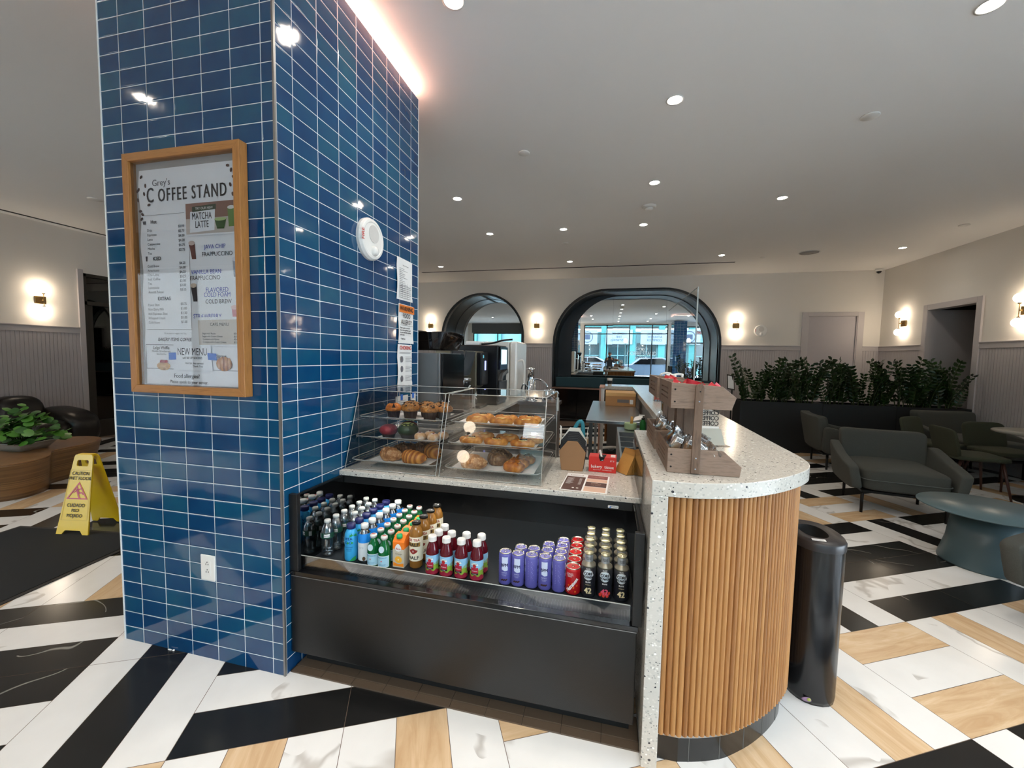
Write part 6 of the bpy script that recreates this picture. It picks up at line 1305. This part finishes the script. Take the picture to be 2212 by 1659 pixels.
ZZ=[zz(11),zz(12,8),zz(13,7)]; uz=[[0],[0],[0]]; random.seed(33)
xs=[2.28,2.47,2.66,2.85,3.04,3.19, 3.44,3.62,3.82,4.02,4.18, 4.42,4.60,4.78,4.94,5.08]
for i,x in enumerate(xs):
    k=i%3; o=put(ZZ[k],uz[k],x,7.52+random.uniform(-.05,.06),.742,i*1.7,'glossy dark zz plant, %s from the left along the planter row'%(['first','second','third','fourth','fifth','sixth','seventh','eighth','ninth','tenth','eleventh','twelfth','thirteenth','fourteenth','fifteenth','sixteenth'][i]),'zz plants in the planters',random.uniform(.92,1.12))
# ================= lounge chairs
def softpart(name,mb,par,sub=2): 
    o=mb.build(name,None,par,sub=sub); return o
def slab(mb,P,th,bulge=.3):
    """puffy slab: P grid function (s,t)->centre point & normal offset"""
    pass
FB=M['fabric']
def cushion(mb,x0,y0,z0,x1,y1,z1,e=.35,fn=None,n=28,mm=14):
    return mb.sphere(((x0+x1)/2,(y0+y1)/2,(z0+z1)/2),((x1-x0)/2,(y1-y0)/2,(z1-z0)/2),n,mm,(e,e),fn)
def lounge():
    t=thing('lounge_chair','l','armchair'); w=.50
    m=MB(); m.mat(FB); cushion(m,-.36,-.42,.24,.36,.34,.46,.25,lambda p:Vector((p.x,p.y,p.z+(.018*(1-(p.x/.36)**2) if p.z>.36 else 0)))); m.build('seat_cushion',None,t)
    m=MB(); m.mat(pm('seam_piping','#5d625e',.9)); m.tube([(x,y-.002,.355) for x,y in rrect(-.362,-.422,.362,.342,.09,6)],.004,6,closed=True); m.build('piping',None,t)
    m=MB(); m.mat(FB); cushion(m,-.39,.28,.26,.39,.42,.76,.20,lambda p:Vector((p.x*(1+.10*(p.z-.5)),p.y+.18*(p.z-.3)-.05*(abs(p.x)/.39)**3,p.z+.022*(abs(p.x)/.39)**4*(p.z>.6)))); m.build('backrest',None,t)
    for s in (-1,1):
        m=MB(); m.mat(FB)
        def fa(p,s=s):
            q=(p.y+.40)/.78; h=(p.z-.24)/.42; top=.16*max(q,0)**1.6
            return Vector((p.x+s*(.05*h+.015*sin(q*pi)),p.y-.01,.24+h*(.25+top)))
        cushion(m,s*.40-.055,-.40,.24,s*.40+.055,.38,.66,.26,fa); m.build('armrest',None,t)
    m=MB(); m.mat(M['leg']); m.box(-.36,-.38,.215,.36,.34,.238); m.build('base_frame',None,t)
    for x,y in ((-.34,-.34),(.34,-.34),(-.34,.28),(.34,.28)):
        m=MB(); m.mat(M['leg']); m.cyl((x,y,.216),(x,y,0),.016,.014,12); m.build('leg',None,t)
    return t
L1=lounge(); G='grey green lounge chairs'
L1.location=(2.80,4.80,0); L1.rotation_euler=(0,0,R(-12)); L1.scale=(.90,.90,.96); tag(L1,'grey green lounge chair facing the camera in mid floor',None,G)
dup(L1,(3.22,6.55,0),R(82),'grey green lounge chair turned sideways before the planters',G,.95)
dup(L1,(2.72,2.55,0),R(-68),'grey green lounge chair cut off at the right edge',G,.95)
dup(L1,(4.78,6.75,0),R(10),'grey green lounge chair in the far right corner',G,1.02)
# round side table
t=thing('side_table','round teal grey side table on a flared drum base','table',(2.70,3.60,0)); m=MB(); m.mat(M['tealtable']); m.lathe([(.001,0),(.235,0),(.237,.012),(.20,.16),(.175,.40),(.001,.40)],44); m.build('drum_base',None,t); m=MB(); m.mat(M['tealtable']); m.lathe([(.001,.401),(.365,.404),(.372,.410),(.368,.416),(.001,.416)],56); m.build('tabletop',None,t)
# dining chairs and table at the right
def dchair():
    t=thing('dining_chair','d','chair'); fb=M['fabric2']
    m=MB(); m.mat(fb); cushion(m,-.24,-.24,.40,.24,.24,.455,.35); m.build('seat',None,t)
    m=MB(); m.mat(fb); m.mat(fb)
    cushion(m,-.24,.20,.42,.24,.245,.74,.35,lambda p:Vector((p.x,p.y+.22*(p.z-.42)-.9*p.x*p.x*.35,p.z))); m.build('backrest',None,t)
    for x,y,a,b in ((-.17,-.17,-.23,-.23),(.17,-.17,.23,-.23),(-.17,.17,-.23,.25),(.17,.17,.23,.25)):
        m=MB(); m.mat(M['woodleg']); m.cyl((x,y,.405),(a,b,0),.015,.010,10); m.build('leg',None,t)
    return t
D=dchair(); G='olive dining chairs'; D.location=(4.02,5.62,0); D.rotation_euler=(0,0,R(82)); tag(D,'olive dining chair seen from behind its back, left of the table',None,G)
dup(D,(4.62,6.02,0),R(8),'olive dining chair behind the small round table',G)
dup(D,(4.15,6.35,0),R(35),'olive dining chair farthest back near the planters',G)
t=thing('cafe_table','small round cafe table at the right edge with dark leg','table',(4.52,5.42,0)); m=MB(); m.mat(pm('grey_tabletop','#7c7a72',.4)); m.lathe([(.001,.725),(.40,.725),(.40,.745),(.001,.745)],40); m.build('tabletop',None,t); m=MB(); m.mat(M['leg']); m.lathe([(.22,0),(.22,.012),(.03,.03),(.025,.72),(.08,.724)],24); m.build('pedestal',None,t)
m=MB(); m.mat(pm('terracotta_card','#b5713a',.6)); m.box(-.05,-.03,0,.05,.03,.03); one(m,'orange_box',None,'small orange box on the cafe table at the right edge','box',(4.42,5.28,.7452))
m=MB(); m.mat(M['blk']); m.lathe([(.21,0),(.21,.012),(.03,.03),(.025,.42),(.001,.42)],24); one(m,'side_table_stand',None,'black round stand base between table and lounge chair','stand',(3.55,4.12,0))
# sign stand by the wall
t=thing('sign_stand','black floor easel holding a small white sign left of the planters','sign stand',(1.92,7.1,0)); m=MB(); m.mat(M['leg']); m.cyl((0,0,0),(0,0,1.22),.012); m.box(-.13,-.1,0,.13,.1,.012); m.build('post',None,t); m=MB(); m.mat(M['blk']); m.bx((-.03,-.03,1.11),(.15,.012,.24),Matrix.Rotation(R(-16),3,'X')@Matrix.Rotation(R(35),3,'Z')); m.mat(M['paper']); m.bx((-.033,-.042,1.11),(.12,.006,.20),Matrix.Rotation(R(-16),3,'X')@Matrix.Rotation(R(35),3,'Z')); m.build('sign_panel',None,t)
# waste bin
t=thing('waste_bin','tall black half-oval waste bin beside the curved oak front','trash can',(.902,2.01,0)); m=MB(); m.mat(pm('black_bin_enamel','#141416',.22))
def binout(k,w=.100,d=.137): 
    P=[]; 
    for i in range(22): a=2*pi*i/22; P.append((w*math.copysign(abs(cos(a))**.85,cos(a)),d*math.copysign(abs(sin(a))**.85,sin(a))))
    return [(x*k,y*k) for x,y in P]
BI=binout(1.0); m.ring([[(x,y,.0) for x,y in binout(.97)],[(x,y,.02) for x,y in BI],[(x,y,.675) for x,y in BI]],cap=(True,False)); m.build('body',None,t)
m=MB(); m.mat(pm('bin_lid_satin','#2a2728',.35)); n=22
lid=binout(1.03); rg=[[(x,y,.665) for x,y in lid],[(x,y,.695) for x,y in lid],[(x,y,.703) for x,y in binout(.985)],[(x*.50,y*.55+.01,.700) for x,y in BI]]; m.ring(rg,cap=(False,False)); m.mat(M['darkgap']); m.ring([[(x*.50,y*.55+.01,.7005) for x,y in BI],[(x*.46,y*.50+.01,.60) for x,y in BI]],cap=(False,True)); lid_=m.build('lid',None,t)
m=MB(); m.mat(M['paper']); m.add([(-.050,-.108,.7036),(.0,-.111,.7036),(.005,-.088,.7036),(-.045,-.086,.7036)],[(0,1,2,3)],False); m.mat(M['greyink']); 
for k in range(3): m.add([(-.045,-.104+k*.006,.7040),(-.005,-.106+k*.006,.7040),(-.005,-.1045+k*.006,.7040),(-.045,-.1025+k*.006,.7040)],[(0,1,2,3)],False)
m.build('lid_sticker',None,lid_); m=MB(); m.mat(pm('scuff_mark','#8a6c86',.6)); m.sphere((-.04,-.131,.022),(.022,.004,.010),10,6); m.mat(pm('scuff_green','#9aa04a',.6)); m.sphere((-.035,-.134,.024),(.008,.004,.007),8,5); m.build('torn_sticker',None,t)
# ================= left side: wet floor sign, mat, coffee table, plant, sofa
YEL=pm('safety_yellow','#e2bc12',.35,var=.05)
a0=Vector((-4.166,2.304,0)); a1=Vector((-3.905,2.352,0)); ang=atan2(a1.y-a0.y,a1.x-a0.x)
t=thing('wet_floor_sign','yellow folding wet floor sign standing on the black mat edge','sign',((a0+a1)/2)[:],0); t.location.z=.009; t.rotation_euler=(0,0,ang)
PN=[]
def panel(sgn,name):
    hh=.60; tl=.115; m=MB(); m.mat(YEL)
    def mp(x,y,h):
        return (x*1.0,sgn*(-(1-y/hh)*tl)+ (.115 if False else .0)+ .115*0 + sgn*(-.012+h*-1),y)
    out=[(-.132,0),(-.085,0),(-.062,.030),(.062,.030),(.085,0),(.132,0),(.078,hh-.02),(.068,hh),(-.068,hh),(-.078,hh-.02)]
    plate(m,out,[rrect(-.048,hh-.088,.048,hh-.040,.012,3)],.010,mp); o=m.build(name,None,t,bev=.002); PN.append(o); return mp
mp=panel(1,'front_panel'); mb_=panel(-1,'back_panel')
m=MB(); m.mat(YEL); m.box(-.060,-.020,.585,.060,.020,.605); m.build('hinge',None,t,bev=.004)
m=MB()
def on(cx,cz): return lambda u,v:Vector(mp(cx+u,cz+v,0.0))+Vector((0,-.0125,0.002))
m.mat(M['ink']); text(m,'CAUTION',.036,on(0,.455),'CENTER',.88,.02); text(m,'WET FLOOR',.036,on(0,.418),'CENTER',.92,.02); text(m,'CUIDADO',.036,on(0,.215),'CENTER',.88,.02); text(m,'PISO',.034,on(0,.177),'CENTER',.88,.02); text(m,'MOJADO',.036,on(0,.138),'CENTER',.88,.02)
m.mat(pm('warning_magenta','#c2334f',.4)); f=on(0,0)
tri=[(-.088,.262),(.088,.262),(0,.392)]; c=(0,.305)
for i in range(3):
    a,b=tri[i],tri[(i+1)%3]; ka=lambda p:(c[0]+(p[0]-c[0])*.82,c[1]+(p[1]-c[1])*.82); m.add([f(*a),f(*b),f(*ka(b)),f(*ka(a))],[(0,1,2,3)],False)
def seg(p,q,w):
    d=Vector(q)-Vector(p); n_=Vector((-d.y,d.x)).normalized()*w; m.add([f(p[0]+n_.x,p[1]+n_.y),f(p[0]-n_.x,p[1]-n_.y),f(q[0]-n_.x,q[1]-n_.y),f(q[0]+n_.x,q[1]+n_.y)],[(0,1,2,3)],False)
m.add([f(-.014+.008*cos(q),.348+.008*sin(q)) for q in [2*pi*k/12 for k in range(12)]],[tuple(range(12))],False)
for p,q,w in (((-.012,.340),(.004,.305),.009),((-.010,.332),(.030,.342),.004),((-.012,.330),(-.038,.310),.004),((.002,.306),(.034,.312),.005),((.034,.312),(.048,.296),.004),((.002,.304),(.010,.280),.006),((.010,.280),(.022,.272),.005)): seg(p,q,w)
m.build('lettering',None,PN[0])
m=MB(); m.mat(pm('raised_border_yellow','#c9a50f',.4)); f=on(0,0); P=[(-.106,.105),(.106,.105),(.088,.48),(-.088,.48)]
for i in range(4):
    p,q=P[i],P[(i+1)%4]; seg(p,q,.0015)
m.build('border',None,PN[0])
m=MB(); m.mat(M['mat']); m.box(-1.15,-2.6,0,0,0,.008); m.mat(pm('mat_rubber_border','#2a2522',.7)); m.box(-1.18,-2.63,0,.03,-2.6,.005); m.box(-1.18,0,0,.03,.03,.005); m.box(0,-2.6,0,.03,0,.005); m.box(-1.18,-2.6,0,-1.15,0,.005)
one(m,'floor_mat',None,'large black rubber mat on the floor left of the column','mat',(-3.435,2.345,.0003),R(8.2))
# coffee table: organic outline, stacked plywood rings
OUT=[(-5.52,2.40),(-5.40,2.62),(-5.50,2.86),(-5.74,3.02),(-5.80,3.18),(-5.86,3.42),(-6.10,3.66),(-6.42,3.62),(-6.62,3.30),(-6.72,2.90),(-6.66,2.40),(-6.35,2.05),(-5.90,2.05)]
O2=spline([(a,b) for a,b in OUT],6,True); cx=sum(p[0] for p in O2)/len(O2); cy=sum(p[1] for p in O2)/len(O2)
WP=NT('stacked_plywood'); sp_=WP.n('SeparateXYZ'); WP.l(WP.co(),sp_.inputs[0]); nn=WP.n('TexWhiteNoise',noise_dimensions='1D'); WP.l(WP.math('FLOOR',WP.math('MULTIPLY',sp_.outputs[2],110)),nn.inputs['W']); WP.col(WP.mix(WP.noise(6,4).outputs[0],WP.ramp(nn.outputs['Value'],[(0,S('#54391f')),(.5,S('#7d5a35')),(1,S('#9a7547'))]),S('#8a6640'))); WP.set(.4)
t=thing('coffee_table','low curving coffee table of stacked plywood rings','table',(cx,cy,0))
m=MB(); m.mat(WP.m); m.ring([[((x-cx)*k,(y-cy)*k,z) for x,y in O2] for k,z in ((.90,0),(.93,.08),(.95,.2),(1.0,.335),(1.005,.35))]); m.build('ringed_base',None,t)
m=MB(); m.mat(m_wood('table_top_wood','#7d5634','#9b7148',(6,6,6),.3)); m.ring([[((x-cx)*k,(y-cy)*k,z) for x,y in O2] for k,z in ((1.005,.3505),(1.0,.362))]); m.build('tabletop',None,t)
t=thing('potted_plant','leafy green plant in a white square dish on the coffee table','plant',(-6.12,2.98,.3625),R(10)); m=MB(); m.mat(pm('white_ceramic','#c9cbc8',.3)); m.ring([[(x,y,z) for x,y in rrect(-w,-w*.8,w,w*.8,.02,3)] for w,z in ((.15,0),(.19,.05),(.22,.085),(.23,.09),(.20,.088))],cap=(True,False)); m.build('pot',None,t); m=MB(); m.mat(pm('soil2','#2a2018',.9)); m.box(-.17,-.13,.05,.17,.13,.08); m.build('soil',None,t)
random.seed(9); lv=MB(); st=MB(); GL=pm('fresh_leaf','#4f8a2c',.4,var=.3,scale=12); GD=pm('deep_leaf','#2f6122',.4,var=.3,scale=12); st.mat(GD)
for k in range(150):
    a=random.uniform(0,2*pi); r=random.uniform(.02,.34)*(1.25 if cos(a)>0 else .9); z=.10+.22*random.random()*(1.25-r*1.6)+(.12 if cos(a-2.2)>.6 else 0); p=Vector((r*cos(a),r*sin(a)*.8,max(.07,z))); l=random.uniform(.035,.055); tl=Vector((random.uniform(-.7,.7),random.uniform(-.9,.1),1)).normalized(); X=tl.cross(Vector((0,1,0))).normalized(); Y=tl.cross(X)
    lv.cur=GL if random.random()<.6 else GD; lv.add([p+tl*.004]+[p+X*l*cos(q)*(1-.15*cos(3*q))+Y*l*.85*sin(q) for q in [2*pi*j/9 for j in range(9)]],[(0,1+j,1+(j+1)%9) for j in range(9)],True)
    if k%3==0: st.tube([(p.x*.3,p.y*.3,.07),(p.x*.6,p.y*.6,.07+(p.z-.07)*.7),p],.003,5)
lv.build('foliage',None,t); st.build('stem',None,t)
LE=pm('black_leather','#17120f',.33,var=.25,bump=.25,bs=45)
t=thing('leather_sofa','black channel-tufted leather sofa against the left wall','sofa',(-7.75,3.35,0),pi/2)
m=MB(); m.mat(M['blkplastic']); m.box(-1.3,-.35,.03,1.1,.40,.10); m.build('base',None,t)
for i in range(4):
    m=MB(); m.mat(LE); x=-1.22+i*.50; cushion(m,x,-.42,.10,x+.52,.30,.46,.6); m.build('seat_cushion',None,t)
    m=MB(); m.mat(LE); cushion(m,x,.10,.20,x+.52,.44,.80-.02*(i==3),.65,lambda p:Vector((p.x,p.y+.12*(p.z-.3),p.z))); m.build('back_cushion',None,t)
for x in (-1.40,.70):
    m=MB(); m.mat(LE); cushion(m,x,-.44,.06,x+.44,.42,.56,.65,lambda p:Vector((p.x,p.y,p.z+.12*(p.y+.2)))); m.build('armrest',None,t)
# ================= photographer, seen in the arched mirror
t=thing('person','person in a dark cap and jacket holding up a phone','person',(.02,-.52,0))
def skin(name,mt,V,E,Rd,root,par,sub=1):
    me=bpy.data.meshes.new(name); me.from_pydata(V,E,[]); o=bpy.data.objects.new(name,me); COL.objects.link(o); o.parent=par; me.materials.append(mt)
    md=o.modifiers.new('k','SKIN'); md.use_smooth_shade=True
    for i,r in enumerate(Rd): me.skin_vertices[0].data[i].radius=(r,r) if not isinstance(r,tuple) else r; me.skin_vertices[0].data[i].use_root=(i==root)
    s=o.modifiers.new('u','SUBSURF'); s.levels=sub; s.render_levels=sub; return o
SK=pm('skin','#a9755a',.55); DK=pm('dark_jacket','#1b1d24',.8); JN=pm('dark_trousers','#20242e',.85)
V=[(0,0,.92),(0,0,1.05),(0,.0,1.22),(0,.0,1.36),(0,.01,1.43),(0,.02,1.50),(.17,0,1.36),(.23,.10,1.16),(.13,.34,1.30),(-.17,0,1.36),(-.23,.10,1.16),(-.13,.34,1.30),(.10,0,.88),(.11,.02,.50),(.11,-.01,.10),(.12,.10,.035),(-.10,0,.88),(-.11,.02,.50),(-.11,-.01,.10),(-.12,.10,.035)]
E_=[(0,1),(1,2),(2,3),(3,4),(4,5),(3,6),(6,7),(7,8),(3,9),(9,10),(10,11),(0,12),(12,13),(13,14),(14,15),(0,16),(16,17),(17,18),(18,19)]
Rd=[(.155,.11),(.14,.10),(.165,.11),(.14,.09),.060,.055,.072,.052,.036,.072,.052,.036,.092,.062,.045,.040,.092,.062,.045,.040]
skin('body',DK,V,E_,Rd,0,t,2)
m=MB(); m.mat(SK); m.sphere((0,.04,1.60),(.075,.092,.112),22,16,fn=lambda p:Vector((p.x*(1-.22*max(0,(1.60-p.z)/.11)),p.y,p.z)))
m.sphere((0,.135,1.59),(.011,.018,.018),8,6); 
for s in (-1,1): m.sphere((s*.077,.035,1.60),(.010,.016,.028),8,6)
m.mat(M['ink']); 
for s in (-1,1): m.sphere((s*.030,.122,1.615),(.011,.008,.006),8,6)
m.mat(pm('lips','#8a4a42',.5)); m.sphere((0,.124,1.548),(.022,.007,.006),8,6)
m.build('head',None,t)
m=MB(); m.mat(DK); m.sphere((0,.035,1.645),(.083,.098,.075),20,10,fn=lambda p:Vector((p.x,p.y,max(p.z,1.635)))); m.mat(DK); m.box(-.06,.11,1.636,.06,.19,1.646); m.build('cap',None,t,bev=.004)
m=MB(); m.mat(JN); 
for s in (-1,1): m.tube([(s*.10,0,.92),(s*.112,.02,.50),(s*.112,-.01,.09)],[.100,.072,.056],14)
m.build('trousers',None,t)
m=MB(); m.mat(pm('white_shoes','#c9c7c2',.6)); 
for s in (-1,1): m.sphere((s*.12,.06,.045),(.048,.13,.045),14,8,(.8,.8))
m.build('shoes',None,t)
for s in (-1,1):
    hx=s*.075
    V=[(s*.13,.34,1.30),(s*.105,.38,1.36),(s*.095,.40,1.405)]; Ed=[(0,1),(1,2)]; Rr=[.028,.030,.026]
    for k in range(4):
        z=1.425+.0*k; b=len(V); zz=1.405+.017*k; V+= [(s*.090,.415,zz),(s*.084,.440,zz+.006),(s*.070,.447,zz+.006)]; Ed+= [(1,b),(b,b+1),(b+1,b+2)]; Rr+= [.0095,.0085,.0075]
    b=len(V); V+= [(s*.080,.395,1.395),(s*.066,.425,1.40)]; Ed+= [(1,b),(b,b+1)]; Rr+= [.010,.008]
    skin('hand',SK,V,Ed,Rr,0,t,1)
m=MB(); m.mat(M['blkgloss']); m.box(-.075,-.004,-.038,.075,.004,.038); one(m,'phone',None,'dark phone held level by the person in the mirror','phone',(.0,-.046,HC-.01),bev=.003)
# ================= street outside the window
m=MB(); m.mat(pm('concrete_paving','#8d9498',.9)); m.box(-16,-24,-.25,20,YF-.2,-.02); m.box(XR+.2,-2.4,-.25,20,6,-.02); struct(m,'ground_street',None)
FA=pm('teal_render','#2f6a6a',.8); FW=pm('grey_teal_render','#56787c',.8); FG=pm('shop_glass_dark','#1d3034',.15)
t=thing('building','pale teal commercial building across the street','building',(0,-15.5,0)); m=MB(); m.mat(FW); m.box(-14,-3,-.02,18,0,3.6); m.mat(FA); m.box(-14,-3,4.0,18,.3,8.5); m.build('wall',None,t)
for i in range(13):
    x=-12.5+i*2.35; m=MB(); m.mat(FA); m.box(x,.01,0,x+.5,.35,4.4); m.build('pilaster',None,t)
    m=MB(); m.mat(FG); m.box(x+.65,.01,.5,x+2.2,.06,2.6); m.mat(FW); m.box(x+1.40,.06,.5,x+1.46,.09,2.6); m.box(x+.65,.06,1.5,x+2.2,.09,1.56); m.build('window',None,t)
    m=MB(); m.mat(FG); m.box(x+.65,.31,4.9,x+1.9,.35,6.8); m.build('window',None,t)
m=MB(); m.mat(FW); m.box(-14,.31,4.4,18,.75,4.7); m.build('cornice',None,t)
BN=pm('banner_grey_blue','#66747e',.7); BP=pm('banner_print','#1d2b40',.7)
for k,(x,w,tx_) in enumerate(((-1.9,1.7,None),(.75,2.2,'HOME OF\nTHE\nMUSTANGS'),(3.6,2.2,'MONROE\nATHLETIC\nCOMPLEX'),(6.3,1.7,None))):
    t=thing('street_banner','pale banner %s on the building across the street'%(('with round seal at left','reading HOME OF THE MUSTANGS','reading MONROE ATHLETIC COMPLEX','with round seal at right')[k]),'banner',(x,-14.98,3.1)); m=MB(); m.mat(BN); m.box(-w/2,-.02,-.62,w/2,.0,.62); m.build('cloth',None,t); m=MB(); m.mat(BP)
    if tx_: text(m,tx_,.27,lambda u,v:Vector((-u,.012,v)),'CENTER',1,.01)
    else:
        plate(m,circ(0,0,.48,32),[circ(0,0,.42,32)],.004,lambda a,b,h:(a,.008+h,b)); m.box(-.25,.008,-.2,.25,.012,.2)
    m.build('print',None,t)
def lamp(x,y,lab):
    t=thing('street_lamp',lab,'street light',(x,y,-.02),0,'globe street lamps'); m=MB(); m.mat(pm('lamp_green','#2d4a4a',.5)); m.lathe([(.14,0),(.10,.4),(.05,.5),(.04,2.3),(.08,2.35),(.09,2.42)],16); m.build('post',None,t); m=MB(); m.mat(pm('lamp_globe','#e8efec',.3)); m.sphere((0,0,2.60),(.14,.14,.20),16,10); m.build('globe',None,t)
lamp(-2.3,-9.5,'globe street lamp at the left of the shop window'); lamp(1.1,-9.8,'globe street lamp behind the banners in mid window'); lamp(5.3,-9.5,'globe street lamp at the right of the shop window')
def car(x,y,c,lab):
    t=thing('car',lab,'car',(x,y,-.02)); P=[(-2.2,.35),(-2.25,.75),(-1.9,.95),(-1.25,1.02),(-.75,1.42),(.55,1.46),(1.35,1.08),(2.1,.92),(2.25,.7),(2.2,.35)]; pc=pm('car_paint_'+c,c,.25,.3); m=MB(); m.mat(pc); m.prism(P,-.85,.85,1,True); m.build('body',None,t,bev=.06,seg=3)
    m=MB(); m.mat(M['blkgloss']); 
    for Q in ([(-1.15,1.04),(-.70,1.36),(-.15,1.39),(-.15,1.04)],[(-.08,1.04),(-.08,1.39),(.50,1.40),(1.10,1.06)]):
        m.prism(Q,.852,.87,1); m.prism(Q,-.87,-.852,1)
    m.build('side_window',None,t)
    for wx in (-1.4,1.4):
        for wy in (-.80,.66):
            m=MB(); m.mat(M['blkplastic']); m.cyl((wx,wy,.33),(wx,wy+.2,.33),.33,n=24); m.mat(M['alu']); m.cyl((wx,wy-.01,.33),(wx,wy+.21,.33),.2,n=20); m.build('wheel',None,t)
car(2.6,-6.0,'#5c6a7a','silver blue car parked right outside the shop window'); car(-1.5,-11.5,'#6c757d','pale car on the far side of the street'); car(-3.2,-6.6,'#7c8084','white car parked left outside the shop window')
m=MB(); m.mat(pm('exit_sign_body','#dfe3e3',.5)); m.box(-.16,-.02,-.1,.16,.02,.1); t=thing('exit_sign','white exit sign with red letters above the entrance','sign',(4.45,-1.9,2.75)); m.build('housing',None,t); m=MB(); m.mat(pm('exit_red','#e03a34',.4)); text(m,'EXIT',.15,lambda u,v:Vector((-u,.022,v)),'CENTER',1,.03); m.build('lettering',None,t); m=MB(); m.mat(M['white']); m.box(-.01,-.01,.1,.01,.01,.55); m.build('hanger',None,t)
t=dup(ZZ[0],(3.45,-1.85,.36),1,'tall plant beside the entrance behind the camera','zz plants behind the camera',1.3); m=MB(); m.mat(PB); m.lathe([(.001,0),(.15,0),(.19,.38),(.001,.36)],24); one(m,'plant_pot',None,'black round pot by the entrance behind the camera','pot',(3.45,-1.85,.0))
for o in list(COL.objects):
    if o.type=='EMPTY' and o.get('label') is None: print('NOLABEL',o.name)
